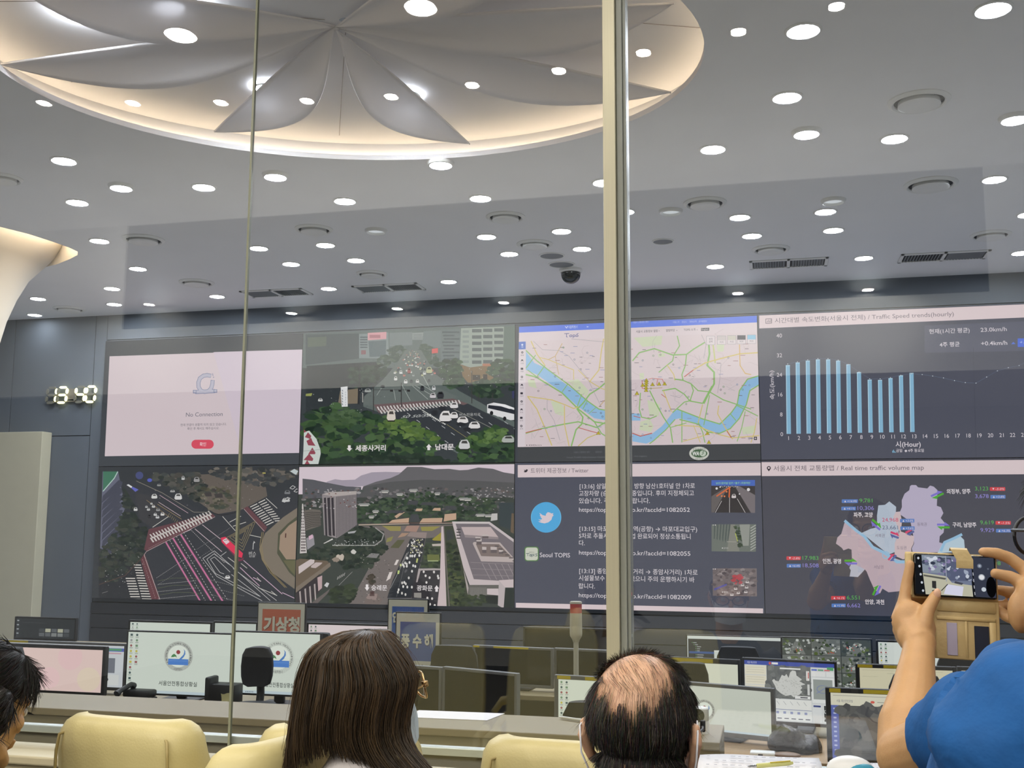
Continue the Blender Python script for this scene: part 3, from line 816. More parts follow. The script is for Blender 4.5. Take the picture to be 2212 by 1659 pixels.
cv.poly([(1840, 775), (1985, 790), (2110, 830), (2110, 868), (1990, 840), (1835, 805)], (40, 44, 54)); cv.poly([(1890, 752), (2000, 770), (2110, 812), (2040, 812), (1930, 778)], (240, 238, 240))
for x, y in ((1870, 852), (1995, 905)): cv.circle(x, y, 16, (34, 34, 38), ry=20)
for x, y, w, h in ((1430, 882, 120, 96), (1512, 872, 78, 60), (1594, 916, 110, 62), (1706, 966, 112, 66)): car(cv, x, y, w, h, (226, 222, 222))
cv.rect(1408, 832, 1466, 850, (236, 232, 230))
car(cv, 912, 872, 86, 100, (220, 210, 200))
for x, y, w, h in ((1400, 810, 70, 44), (1330, 850, 70, 60), (1580, 960, 90, 40), (1640, 1010, 80, 46)): blob(cv, x, y, w / 2, h / 2, (42, 44, 50))
cv.poly([(1300, 240), (1358, 232), (1358, 278), (1300, 284)], (204, 84, 84)); cv.line([(1305, 284), (1305, 340)], 5, (110, 116, 116))
car(cv, 1610, 1150, 110, 90, (206, 206, 208)); car(cv, 2030, 1100, 130, 66, (176, 180, 176))
for _ in range(60): cv.rect(x := rnd.uniform(120, 1100), y := rnd.uniform(620, 870), x + 5, y + 6, rnd.choice([(190, 196, 196), (120, 126, 130), (60, 60, 64)]), 0.2)
for _ in range(40): cv.rect(x := rnd.uniform(1380, 1960), y := rnd.uniform(420, 600), x + 6, y + 6, rnd.choice([(180, 184, 180), (90, 90, 90)]), 0.2)
cv.rect(2066, 640, 2114, 712, (60, 62, 100))
cv.poly([(100, 668), (160, 662), (150, 690), (95, 690)], (150, 156, 90))
car(cv, 236, 726, 46, 30, (200, 200, 200))
# striped tents at the lower left
cv.poly([(80, 1035), (130, 1020), (200, 1100), (236, 1200), (240, 1240), (210, 1370), (64, 1370), (74, 1220)], (206, 212, 208))
for t_ in ([(88, 1082), (118, 1036), (150, 1070), (140, 1100)], [(104, 1118), (150, 1090), (160, 1120), (180, 1150), (190, 1165), (120, 1160)], [(120, 1245), (160, 1180), (190, 1230), (186, 1245)], [(76, 1300), (130, 1240), (170, 1290), (160, 1310)], [(70, 1370), (110, 1300), (148, 1360), (140, 1372)], [(80, 1010), (104, 1030), (80, 1040)]): cv.poly(t_, (150, 74, 88))
cv.line([(76, 1215), (240, 1200)], 4, (150, 158, 156))
WH = (236, 228, 230)
for x, y, d in ((514, 1188, 1), (1272, 1178, -1)):
    cv.poly([(x - 14, y - 28 * d), (x + 12, y - 28 * d), (x + 12, y), (x + 27, y), (x, y + 30 * d), (x - 27, y), (x - 14, y)], WH)
cv.text('세종사거리', 570, 1212, 46, WH, w=288, bold=0.022); cv.text('남대문', 1333, 1200, 46, WH, w=176, bold=0.022)
finish(cv)

# ---- crossing camera, lower left
cv = display(0, 0, 'display with a camera view down on a road crossing, lower left of the video wall')
cv.raw([(0, 0), (9, 0), (9, 9), (0, 9)], (60, 63, 68))
cv.photo(200, 1000, 4.6083)
cv.poly([(70, 80), (2090, 40), (2060, 1290), (1640, 1420), (60, 1400)], (58, 61, 66))
cv.poly([(60, 900), (2060, 900), (1640, 1420), (60, 1400)], (50, 52, 57))
cv.poly([(100, 85), (255, 85), (270, 170), (325, 440), (300, 520), (130, 870), (75, 850)], (104, 106, 124))
for k in range(9): cv.poly([(100, 330 + k * 74), (260, 170 + k * 74), (300, 190 + k * 70), (290, 230 + k * 70), (90, 400 + k * 74)], (74, 76, 90))
cv.poly([(106, 85), (245, 85), (215, 150), (104, 280)], (72, 120, 98)); cv.line([(250, 88), (216, 152), (104, 282)], 9, (180, 206, 198))
cv.scatter([(320, 250), (400, 220), (420, 500), (500, 640), (560, 700), (480, 940), (200, 1200), (70, 1150), (100, 860), (260, 640)], 300, 44, [(48, 56, 54), (56, 64, 58), (64, 68, 62), (44, 50, 50)], 8)
cv.poly([(700, 130), (1700, 90), (1740, 330), (1540, 440), (1380, 510), (1230, 510), (1100, 420), (900, 280)], (104, 96, 90))
cv.scatter([(600, 110), (1040, 100), (1150, 240), (1120, 420), (900, 300), (640, 180)], 150, 42, [(62, 66, 66), (74, 76, 72), (84, 82, 78), (52, 58, 56)], 10)
cv.scatter([(1040, 240), (1400, 260), (1460, 420), (1230, 500), (1120, 420)], 60, 36, [(88, 84, 70), (78, 78, 68), (110, 104, 92), (68, 74, 66)], 8)
cv.scatter([(1100, 60), (2080, 50), (2070, 150), (1700, 230), (1400, 200)], 110, 40, [(70, 72, 74), (86, 84, 80), (60, 64, 66), (110, 104, 98)], 10)
for p in ([(1110, 300), (1180, 290), (1190, 330), (1130, 335)], [(1210, 310), (1290, 300), (1300, 345), (1230, 350)], [(1190, 255), (1240, 258), (1230, 290), (1190, 285)], [(1280, 270), (1330, 278), (1310, 296)]): cv.poly(p, (70, 66, 66))
# roads
RD = (60, 62, 68)
cv.poly([(300, 210), (430, 170), (1190, 520), (1640, 440), (2080, 200), (2070, 420), (1740, 640), (1690, 860), (1760, 1080), (2040, 1350), (1640, 1410), (600, 1400), (520, 900), (560, 650)], RD)
cv.poly([(430, 300), (560, 320), (780, 520), (600, 650), (470, 560)], (66, 66, 70))
cv.poly([(560, 660), (1190, 500), (1225, 535), (540, 880), (515, 860)], (104, 70, 76))
for k in range(21):
    x, y = 568 + k * 29, 712 - k * 11.6
    cv.poly([(x, y), (x + 12, y - 4), (x + 42, y + 34), (x + 29, y + 40)], (206, 200, 196), 0.2)
    cv.poly([(x - 2 + 6, y + 36), (x + 18, y + 30), (x + 48, y + 74), (x + 34, y + 80)], (206, 200, 196), 0.2)
cv.line([(540, 880), (1220, 536)], 5, (178, 160, 160)); cv.dash((560, 850), (1200, 530), 4, (170, 140, 142), 40)
cv.poly([(480, 960), (520, 900), (690, 1405), (600, 1405)], (104, 66, 72)); cv.line([(515, 915), (540, 880)], 5, (178, 160, 160)); cv.line([(515, 915), (688, 1405)], 6, (186, 168, 168)); cv.dash((500, 960), (645, 1400), 4, (170, 140, 142), 20)
for k in range(16):
    y = 1010 + k * 26
    cv.poly([(412 + k * 6.2, y), (482 + k * 8, y + 2), (486 + k * 8, y + 12), (414 + k * 6.2, y + 10)], (214, 208, 202), 0.2)
    if k > 4: cv.poly([(298 + k * 6.6, y + 4), (388 + k * 7, y + 4), (392 + k * 7, y + 14), (300 + k * 6.6, y + 14)], (214, 208, 202), 0.2)
cv.poly([(1505, 455), (1545, 430), (1740, 640), (1710, 690)], (104, 70, 76)); cv.line([(1508, 458), (1712, 680)], 5, (178, 160, 160))
for k in range(10):
    x, y = 1570 + k * 18, 440 + k * 20
    cv.line([(x, y), (x + 72, y - 34)], 9, (210, 204, 198), step=0.2); cv.line([(x + 84, y - 42), (x + 150, y - 74 + k * 3)], 9, (210, 204, 198), step=0.2)
PKL = (206, 120, 160)
for a, b, w in (((732, 788), (1095, 1412), 11), ((802, 748), (1210, 1412), 12), ((880, 712), (1320, 1412), 12)): cv.line([a, b], w * 1.9, (126, 84, 106)); cv.line([a, b], w, PKL)
for a, b in (((770, 770), (1150, 1412)), ((836, 730), (1250, 1412)), ((908, 690), (1370, 1400)), ((975, 660), (1320, 1000))): cv.dash(a, b, 5, (190, 184, 184), 26)
for a, b in (((1020, 655), (1290, 884)), ((1095, 615), (1275, 757)), ((905, 695), (985, 662))): cv.line([a, b], 6, (200, 180, 188))
for a, b in (((1470, 1040), (1665, 1225)), ((1505, 970), (1890, 1305)), ((1890, 1290), (2045, 1362)), ((1600, 1140), (1680, 1178))): cv.line([a, b], 7, (200, 170, 190))
WL = (192, 190, 190)
for L in ([(1690, 1372), (1240, 1130), (1100, 950), (1215, 875), (1770, 1370)], [(1672, 1330), (1225, 1100), (1140, 958), (1210, 905), (1370, 1015)], [(1310, 1105), (1270, 1090), (1175, 960), (1215, 935), (1370, 1085)], [(1385, 1110), (1672, 1330)], [(1400, 1050), (1835, 1370)], [(1275, 928), (1335, 884)]): cv.line(L, 5, WL)
for a, b in (((1650, 1240), (1840, 1320)), ((1350, 940), (1430, 1000)), ((1480, 1000), (1540, 1048)), ((1640, 1140), (1675, 1180)), ((1780, 1275), (1835, 1320)), ((1296, 532), (1424, 676)), ((600, 640), (760, 532)), ((1560, 716), (1680, 742)), ((1728, 350), (1840, 452)), ((1365, 590), (1480, 530)), ((1400, 630), (1530, 590))): cv.line([a, b], 6, (202, 198, 192))
for j in range(3):
    y = 1175 + j * 72
    cv.line([(650, y), (800, y - 28), (960, y - 30), (1080, y - 14)], 3, (104, 112, 84)); cv.dash((655, y + 34), (1040, y - 4), 5, (176, 174, 174), 24)
    cv.dash((1180, y - 10), (1520, y + 80), 4, (150, 150, 148), 18)
cv.dash((640, 1145), (1000, 905), 5, (160, 158, 160), 26); cv.dash((650, 1215), (1240, 830), 4, (140, 138, 140), 36); cv.dash((1040, 860), (1380, 640), 4, (140, 138, 140), 26)
# island and lawn
cv.poly([(1660, 860), (1720, 700), (1900, 540), (2080, 420), (2060, 1290), (2020, 1260), (1800, 1100), (1700, 980)], (128, 118, 106))
cv.line([(1690, 690), (1668, 820), (1690, 960), (1770, 1090), (1920, 1240)], 6, (150, 132, 92)); cv.line([(1706, 690), (1684, 820), (1706, 960), (1786, 1090), (1936, 1240)], 5, (150, 132, 92))
cv.poly([(1850, 700), (1950, 600), (2080, 500), (2065, 1180), (1960, 1090), (1840, 900)], (84, 86, 70))
cv.poly([(1870, 720), (1960, 620), (2080, 540), (2066, 960), (1930, 960), (1860, 860)], (162, 140, 122)); cv.poly([(1900, 970), (2066, 968), (2060, 1160), (1980, 1080)], (106, 104, 78))
cv.poly([(1920, 700), (1932, 700), (1930, 745), (1918, 745)], (90, 60, 56))
OL = (130, 118, 92)
for q in (1.0, .78, .56, .34): cv.line([(1480 + (x - 1480) * q, 720 + (y - 720) * q) for x, y in ((1335, 745), (1625, 580), (1500, 870))], 6, OL, closed=True)
for k in range(6): cv.line([(770 + k * 16, 500 + k * 14), (756 + k * 16, 530 + k * 14)], 5, OL)
cv.line([(650, 410), (890, 560)], 5, (150, 128, 96)); cv.line([(540, 370), (770, 540)], 5, (140, 120, 92)); cv.line([(660, 390), (880, 530)], 6, (180, 160, 164)); cv.line([(670, 320), (955, 500)], 6, (176, 150, 160)); cv.line([(440, 180), (700, 300), (1010, 490), (1170, 490)], 6, (130, 124, 116))
cv.line([(1200, 495), (1280, 520), (1380, 505), (1450, 480)], 7, (44, 44, 46))
# vehicles
cv.poly([(1280, 745), (1325, 735), (1500, 900), (1490, 945), (1440, 930), (1290, 790)], (226, 60, 92)); cv.poly([(1296, 770), (1334, 748), (1368, 786), (1334, 812)], (228, 204, 210)); cv.line([(1312, 772), (1345, 766)], 5, (90, 60, 74))
cv.poly([(1270, 770), (1470, 960), (1510, 940), (1500, 970), (1460, 980)], (120, 60, 80))
cv.poly([(342, 220), (362, 212), (400, 236), (388, 250)], (222, 222, 226)); cv.poly([(388, 250), (404, 238), (462, 266), (430, 288)], (104, 108, 190)); cv.circle(470, 125, 38, (76, 82, 126)); cv.circle(572, 172, 24, (88, 98, 190), ry=18)
for x, y, w, h, c_ in ((618, 332, 60, 46, (216, 216, 214)), (856, 335, 76, 62, (214, 212, 212)), (432, 460, 40, 36, (206, 206, 206)), (590, 404, 24, 20, (200, 200, 200)), (540, 436, 26, 22, (190, 190, 190)), (610, 432, 34, 26, (210, 210, 210)), (560, 462, 32, 26, (196, 196, 196)), (655, 465, 40, 30, (150, 150, 152)), (700, 508, 40, 34, (212, 208, 206)), (628, 512, 34, 28, (210, 210, 210)), (650, 538, 38, 30, (196, 196, 198)), (570, 530, 34, 30, (60, 60, 64)), (905, 150, 34, 40, (190, 190, 190)), (1040, 165, 60, 50, (160, 158, 158)), (1348, 1135, 50, 34, (216, 214, 214)), (1942, 292, 60, 40, (120, 122, 126)), (1928, 368, 80, 40, (196, 196, 196)), (800, 280, 50, 24, (170, 170, 170)), (665, 220, 40, 24, (150, 150, 150))): car(cv, x, y, w, h, c_)
cv.poly([(1970, 85), (2010, 60), (2050, 80), (2030, 120)], (196, 204, 206)); cv.rect(1695, 95, 1726, 108, (170, 160, 90))
for L in ([(1968, 250), (1995, 226), (2022, 240), (1995, 262)], [(2008, 284), (2036, 258), (2062, 270), (2034, 292)], [(1890, 384), (1946, 342), (1970, 352), (1916, 392)]): cv.line(L, 5, (206, 204, 204), closed=True)
cv.line([(1600, 860), (1604, 800), (1620, 790)], 7, (196, 194, 194)); cv.poly([(1608, 776), (1622, 790), (1604, 806)], (196, 194, 194))
cv.text('버스', 1560, 918, 34, (200, 196, 196), w=70); cv.text('전용', 1560, 938, 16, (200, 196, 196), w=62)
for _ in range(60): cv.rect(x := rnd.uniform(90, 560), y := rnd.uniform(760, 1300), x + 8, y + 5, rnd.choice([(150, 150, 150), (96, 96, 98), (190, 190, 188)]), 0.2)
for _ in range(80): cv.rect(x := rnd.uniform(600, 1700), y := rnd.uniform(90, 460), x + 6, y + 5, rnd.choice([(60, 58, 60), (170, 168, 164), (44, 44, 48)]), 0.2)
cv.line([(100, 1296), (156, 1278)], 4, (140, 138, 138)); cv.line([(278, 1378), (346, 1356)], 5, (180, 178, 176)); cv.line([(70, 1210), (330, 1120), (480, 960)], 6, (92, 72, 66))
finish(cv)

# ---- plaza camera, lower
cv = display(1, 0, 'display with an aerial camera view of a palace plaza under hills, lower row')
cv.photo(640, 1000, 4.424)
cv.raw([(0, 0), (9, 0), (9, 9), (0, 9)], (64, 70, 66))
cv.poly([(0, 40), (2212, 10), (2212, 300), (0, 300)], (218, 202, 212))
cv.poly([(290, 180), (370, 155), (440, 165), (560, 160), (620, 120), (720, 90), (860, 85), (1000, 90), (1060, 200), (300, 240)], (166, 156, 170))
cv.poly([(60, 150), (160, 160), (300, 190), (480, 225), (620, 230), (620, 330), (60, 340)], (92, 92, 98))
cv.poly([(640, 225), (760, 180), (900, 145), (980, 110), (1060, 38), (1200, 38), (1320, 60), (1460, 56), (1560, 70), (1640, 66), (1740, 44), (1880, 56), (1980, 90), (2110, 110), (2110, 300), (600, 330)], (104, 102, 106))
cv.poly([(640, 225), (900, 180), (1200, 160), (1700, 170), (2110, 190), (2110, 330), (600, 330)], (88, 88, 90))
cv.scatter([(60, 290), (700, 240), (2110, 240), (2110, 470), (60, 560)], 420, 22, [(84, 82, 86), (120, 116, 118), (66, 72, 70), (150, 146, 148), (100, 90, 90), (60, 68, 62)], 14)
cv.scatter([(560, 420), (900, 330), (1200, 280), (1500, 320), (1900, 340), (1900, 540), (1500, 560), (1000, 520), (840, 570), (600, 560)], 480, 32, [(50, 66, 52), (60, 78, 58), (42, 56, 48), (70, 84, 66)], 10)
for x, y, w in ((1120, 258, 46), (990, 296, 36), (850, 270, 40), (1350, 290, 30), (1600, 340, 50), (1850, 500, 60), (1760, 495, 50), (1640, 345, 40), (760, 460, 34), (650, 395, 60), (720, 512, 30)):
    cv.poly([(x - w, y + 10), (x - w * .8, y - 8), (x + w * .8, y - 10), (x + w, y + 8)], (150, 150, 148)); cv.rect(x - w * .7, y + 8, x + w * .7, y + 18, (196, 190, 184))
for p in ([(880, 575), (920, 545), (1080, 525), (1075, 572)], [(1180, 570), (1210, 530), (1400, 525), (1390, 575)], [(1420, 490), (1530, 480), (1530, 540), (1410, 560)], [(940, 510), (1000, 470), (1040, 470), (960, 530)], [(1140, 460), (1150, 436), (1210, 436), (1200, 460)], [(1300, 455), (1320, 430), (1380, 430), (1380, 458)]): cv.poly(p, (196, 164, 140))
for p in ([(1085, 530), (1100, 490), (1170, 490), (1180, 560), (1090, 560)], [(1060, 400), (1070, 360), (1170, 360), (1160, 400)], [(1180, 400), (1210, 375), (1340, 375), (1360, 410)], [(1410, 450), (1430, 410), (1520, 410), (1530, 450)], [(860, 480), (900, 450), (1040, 455), (1020, 480)]): cv.poly(p, (70, 72, 76))
cv.line([(600, 592), (1090, 580), (1500, 572)], 12, (178, 160, 146)); cv.line([(860, 576), (1500, 570)], 6, (96, 66, 62)); cv.line([(1080, 590), (1180, 590)], 26, (66, 64, 66))
# plaza
cv.poly([(620, 605), (1500, 590), (1480, 700), (1240, 720), (1180, 1010), (1110, 1360), (500, 1360), (700, 1000), (860, 780), (840, 650)], (116, 108, 106))
cv.poly([(820, 600), (1000, 606), (1000, 650), (900, 650)], (150, 140, 84)); cv.poly([(1190, 610), (1380, 606), (1300, 650), (1200, 650)], (150, 142, 80)); cv.poly([(870, 720), (930, 700), (910, 745), (860, 760)], (140, 136, 84)); cv.poly([(1300, 730), (1390, 660), (1390, 745), (1310, 740)], (158, 146, 60))
cv.poly([(1030, 650), (1060, 600), (1180, 600), (1150, 660)], (166, 134, 122)); cv.poly([(900, 810), (970, 735), (1040, 735), (980, 815)], (92, 92, 68)); cv.poly([(1060, 700), (1090, 660), (1250, 665), (1240, 720)], (150, 134, 130))
cv.poly([(970, 715), (1040, 700), (1080, 670), (1010, 670)], (170, 140, 120))
cv.poly([(1090, 725), (1235, 720), (1210, 860), (1130, 1200), (1100, 1290), (870, 1290), (920, 1130), (1040, 850)], (54, 57, 62))
cv.poly([(1150, 1010), (1385, 1010), (1370, 1370), (1100, 1370), (1110, 1200)], (60, 58, 62))
cv.poly([(1170, 1010), (1385, 1005), (1385, 1024), (1190, 1028), (1160, 1140), (1146, 1140)], (176, 166, 166))
cv.line([(1075, 850), (960, 1080), (900, 1200)], 4, (150, 150, 150)); cv.line([(1060, 860), (990, 1000)], 4, (180, 170, 170)); cv.line([(1030, 1000), (960, 1280)], 3, (110, 110, 112))
for p in ([(860, 1130), (890, 1045), (922, 1040), (900, 1105)], [(936, 975), (960, 925), (984, 925), (960, 975)], [(1060, 800), (1075, 770), (1082, 775), (1068, 806)]): cv.poly(p, (222, 212, 208))
cv.poly([(968, 1060), (972, 1025), (992, 1030), (984, 1062)], (190, 206, 130)); cv.circle(1000, 976, 9, (206, 214, 150), ry=13); cv.poly([(1145, 950), (1152, 910), (1168, 914), (1158, 956)], (190, 196, 120))
for _ in range(80):
    t = rnd.random(); y = 730 + t * 150; x = 1165 + rnd.uniform(-60, 62) - t * 30
    cv.circle(x, y, rnd.uniform(4, 8), rnd.choice([(226, 220, 216), (170, 166, 164), (60, 60, 64), (206, 200, 150)]), ry=rnd.uniform(5, 9), n=7, step=0.3)
for _ in range(34):
    t = rnd.random(); y = 880 + t * 400; x = 1130 - t * 120 + rnd.uniform(-90, 70)
    cv.circle(x, y, 9, rnd.choice([(226, 222, 220), (214, 210, 206), (90, 90, 94)]), ry=14, n=8, step=0.3)
for x, y in ((1238, 1078), (1276, 1096), (1318, 1042), (1355, 1080), (1246, 1142), (1360, 1100), (1220, 1040), (1255, 1290), (1300, 1296), (1280, 1350), (1325, 1360)): cv.circle(x, y, 10, (222, 216, 214), ry=13, n=8)
# trees and buildings left
cv.scatter([(60, 860), (340, 780), (760, 790), (870, 770), (860, 830), (700, 1000), (480, 1010), (380, 900), (200, 930), (60, 920)], 300, 36, [(44, 56, 48), (56, 66, 56), (38, 48, 44), (66, 72, 62)], 8)
cv.scatter([(420, 720), (580, 610), (720, 600), (800, 660), (800, 740), (500, 770)], 130, 34, [(44, 56, 48), (36, 46, 42), (54, 64, 54)], 8)
cv.scatter([(330, 1190), (520, 1160), (570, 1220), (520, 1360), (340, 1360)], 130, 36, [(52, 62, 48), (62, 72, 54), (42, 50, 42)], 8)
for k in range(40): cv.rect(x := 350 + k * 10, 782 + (k % 3), x + 6, 792, (206, 204, 200), 0.2)
for _ in range(60): cv.rect(x := rnd.uniform(360, 800), y := rnd.uniform(730, 790), x + 8, y + 6, rnd.choice([(190, 190, 188), (110, 110, 110)]), 0.2)
cv.line([(750, 790), (820, 740), (840, 680), (760, 620)], 10, (156, 152, 150))
cv.poly([(250, 300), (320, 278), (580, 270), (585, 590), (500, 650), (390, 720), (270, 690)], (146, 138, 140))
cv.poly([(250, 300), (320, 278), (580, 270), (575, 300), (370, 320)], (178, 168, 166))
for k in range(15):
    x = 388 + k * 13.5; cv.poly([(x, 322 - k * 1.4), (x + 6, 321 - k * 1.4), (x + 6, 712 - k * 8), (x, 716 - k * 8)], (84, 78, 84))
for x, w in ((268, 20), (300, 26), (338, 22)): cv.poly([(x, 335), (x + w, 330), (x + w + 14, 700), (x + 14, 692)], (58, 54, 60))
cv.poly([(80, 455), (150, 440), (235, 450), (240, 600), (90, 650)], (108, 102, 96))
for k in range(9): cv.line([(84, 480 + k * 19), (150, 470 + k * 17), (238, 476 + k * 15)], 6, (70, 66, 66))
cv.poly([(60, 390), (70, 390), (105, 860), (38, 865)], (206, 198, 196))
for k in range(15):
    for i in range(3): cv.rect(56 + i * 15 - k * 0.5, 440 + k * 28, 63 + i * 15, 454 + k * 28, (104, 94, 96), 0.2)
cv.poly([(100, 720), (170, 690), (180, 780), (110, 830)], (150, 146, 152)); cv.poly([(122, 700), (160, 682), (166, 716), (128, 736)], (214, 176, 196)); cv.poly([(264, 768), (350, 720), (356, 732), (272, 772)], (206, 202, 198))
cv.poly([(496, 660), (580, 646), (560, 670), (500, 676)], (170, 170, 172)); cv.poly([(670, 900), (720, 862), (800, 868), (770, 910)], (130, 128, 128))
cv.poly([(0, 930), (40, 915), (300, 935), (330, 970), (0, 1240)], (110, 96, 82)); cv.poly([(26, 990), (140, 920), (178, 925), (176, 955), (60, 1040), (28, 1062)], (206, 192, 192)); cv.poly([(145, 985), (190, 950), (255, 952), (240, 970), (190, 1005), (146, 1000)], (196, 180, 178))
cv.poly([(0, 1190), (326, 950), (334, 985), (0, 1250)], (128, 116, 104)); cv.poly([(0, 1240), (230, 1060), (250, 1200), (110, 1365), (0, 1365)], (60, 54, 58))
for x in (40, 90, 135, 180): cv.poly([(x - 8, 1230 - (x - 40) * .5), (x + 6, 1222 - (x - 40) * .5), (x + 16, 1370 - (x - 40) * .3), (x + 4, 1372 - (x - 40) * .3)], (178, 166, 164))
cv.poly([(206, 1095), (252, 1075), (250, 1195), (215, 1225)], (190, 164, 166)); cv.poly([(110, 1365), (330, 1200), (300, 1250), (180, 1370)], (106, 98, 96))
cv.poly([(270, 1170), (295, 1140), (320, 1150), (300, 1190)], (206, 204, 206)); cv.line([(410, 1170), (540, 1040)], 4, (150, 148, 146))
for k in range(5): cv.line([(395 + k * 16, 1115 - k * 9), (405 + k * 16, 1085 - k * 9)], 6, (170, 166, 164))
for x in (405, 440): blob(cv, x, 900, 22, 30, (196, 182, 170))
blob(cv, 550, 850, 26, 22, (206, 202, 196)); blob(cv, 385, 925, 36, 22, (150, 136, 124))
cv.scatter([(650, 1100), (730, 1060), (760, 1130), (720, 1160)], 30, 24, [(74, 66, 58), (58, 58, 50)], 6)
# building right
cv.poly([(1940, 380), (2110, 380), (2110, 660), (1940, 600)], (58, 68, 72)); cv.poly([(2060, 480), (2110, 490), (2110, 690), (2050, 660)], (110, 94, 78)); cv.poly([(1870, 485), (1925, 482), (1925, 545), (1860, 555)], (196, 192, 190))
cv.poly([(1240, 760), (1390, 770), (1385, 1010), (1210, 1000)], (70, 78, 66)); cv.scatter([(1250, 770), (1390, 780), (1385, 1000), (1200, 990)], 90, 26, [(60, 72, 56), (76, 88, 62), (50, 60, 50)], 8); cv.poly([(1255, 875), (1370, 875), (1375, 935), (1255, 930)], (110, 116, 70)); cv.rect(1260, 932, 1360, 940, (180, 190, 140)); cv.poly([(1300, 775), (1390, 770), (1385, 795), (1305, 795)], (190, 180, 172))
cv.poly([(1390, 610), (1412, 604), (1440, 1375), (1350, 1375), (1376, 1140)], (206, 188, 190)); cv.poly([(1412, 604), (1500, 600), (1650, 1180), (1640, 1375), (1440, 1375)], (66, 72, 58)); cv.poly([(1440, 640), (1500, 640), (1515, 720), (1440, 740)], (62, 66, 66))
cv.scatter([(1440, 760), (1520, 760), (1600, 1180), (1620, 1370), (1490, 1370)], 170, 30, [(50, 62, 46), (62, 74, 52), (78, 86, 56), (40, 48, 42)], 10)
cv.line([(1412, 604), (1466, 1375)], 9, (120, 112, 108))
cv.poly([(1492, 560), (1850, 562), (2110, 760), (2110, 1130), (1660, 1165), (1640, 1120)], (120, 112, 118))
cv.poly([(1492, 560), (1524, 575), (1700, 1110), (1940, 1125), (1945, 1165), (1660, 1165), (1600, 1000)], (202, 188, 190)); cv.poly([(1492, 560), (1850, 562), (1846, 582), (1515, 580)], (206, 196, 196)); cv.poly([(1850, 562), (2110, 750), (2110, 780), (1838, 580)], (202, 190, 192))
cv.poly([(1580, 612), (1860, 612), (1935, 710), (1610, 685)], (196, 178, 178)); cv.poly([(1610, 685), (1935, 712), (1935, 730), (1616, 712)], (150, 138, 140))
cv.poly([(1690, 770), (1700, 755), (1950, 760), (2100, 930), (2095, 950), (1770, 940)], (190, 176, 174)); cv.poly([(1720, 775), (1940, 775), (2060, 900), (1770, 890)], (130, 116, 112))
for x, y, w, h in ((1750, 750, 50, 60), (1800, 830, 40, 60), (1890, 830, 60, 60), (1740, 720, 50, 30), (1810, 700, 60, 40), (1960, 850, 40, 40)): cv.poly([(x - w / 2, y - h / 2), (x + w / 2, y - h / 2 + 4), (x + w / 2, y + h / 2), (x - w / 2, y + h / 2)], (196, 184, 182)); cv.rect(x - w / 2, y, x + w / 2, y + h / 2, (104, 94, 96))
for k in range(6): cv.line([(1780 + k * 62, 960 + k * 2), (1860 + k * 60, 1115)], 4, (170, 160, 162))
for k in range(3): cv.line([(1670 + k * 10, 950 + k * 60), (2110, 970 + k * 55)], 3, (160, 150, 152))
for k in range(6): cv.rect(1900 + k * 34, 790 + k * 28, 1940 + k * 34, 800 + k * 28, (90, 82, 86), 0.2)
for k in range(4): cv.rect(1535, 630 + k * 28, 1575, 640 + k * 28, (70, 66, 68), 0.2)
cv.poly([(1600, 1010), (1645, 1165), (1660, 1250), (1640, 1250)], (176, 164, 162)); cv.poly([(1655, 1165), (1945, 1165), (1945, 1360), (1640, 1260)], (104, 102, 98))
for k in range(20): cv.line([(1665 + k * 8, 1190), (1665 + k * 8, 1270)], 3, (140, 136, 132))
cv.poly([(1940, 1120), (2110, 1110), (2110, 1190), (1995, 1190)], (206, 190, 192)); cv.poly([(1940, 1120), (2000, 1190), (1985, 1390), (1930, 1360)], (190, 178, 180)); cv.poly([(2000, 1195), (2110, 1195), (2110, 1385), (1985, 1385)], (44, 52, 50)); cv.poly([(1826, 1200), (1935, 1200), (1935, 1265), (1826, 1255)], (206, 192, 194)); cv.poly([(1810, 1265), (1930, 1265), (1930, 1350), (1810, 1340)], (40, 46, 44))
cv.scatter([(1560, 1260), (1800, 1260), (1800, 1370), (1560, 1370)], 60, 26, [(48, 58, 44), (66, 76, 54)], 8)
# statue plinth
cv.poly([(650, 1330), (690, 1260), (780, 1245), (830, 1310), (800, 1345), (680, 1350)], (120, 108, 104)); cv.poly([(670, 1290), (700, 1250), (780, 1250), (770, 1310), (690, 1300)], (150, 132, 128)); cv.rect(708, 1225, 752, 1272, (96, 78, 76)); cv.circle(732, 1240, 16, (84, 62, 62))
cv.poly([(1130, 1240), (1200, 1240), (1200, 1290), (1130, 1285)], (150, 146, 142))
for _ in range(70): cv.circle(rnd.uniform(620, 900), rnd.uniform(850, 1350), 4, rnd.choice([(60, 54, 56), (180, 170, 166), (80, 74, 74)]), n=5, step=0.2)
for _ in range(50): cv.rect(x := rnd.uniform(90, 600), y := rnd.uniform(240, 440), x + 14, y + 8, rnd.choice([(190, 184, 186), (160, 150, 152), (110, 70, 64)]), 0.2)
for _ in range(50): cv.rect(x := rnd.uniform(1700, 2100), y := rnd.uniform(230, 350), x + 14, y + 8, rnd.choice([(180, 176, 178), (150, 142, 144), (90, 84, 84)]), 0.2)
for x, y, d in ((682, 1190, 1), (1346, 1200, -1)):
    cv.poly([(x - 12, y - 30 * d), (x + 12, y - 30 * d), (x + 12, y), (x + 23, y), (x, y + 32 * d), (x - 23, y), (x - 12, y)], WH)
cv.text('숭례문', 722, 1212, 42, WH, w=150, bold=0.012); cv.text('광화문', 1156, 1216, 42, WH, w=150, bold=0.012)
cv.line([(1250, 1382), (2100, 1392)], 6, (200, 196, 196))
finish(cv)

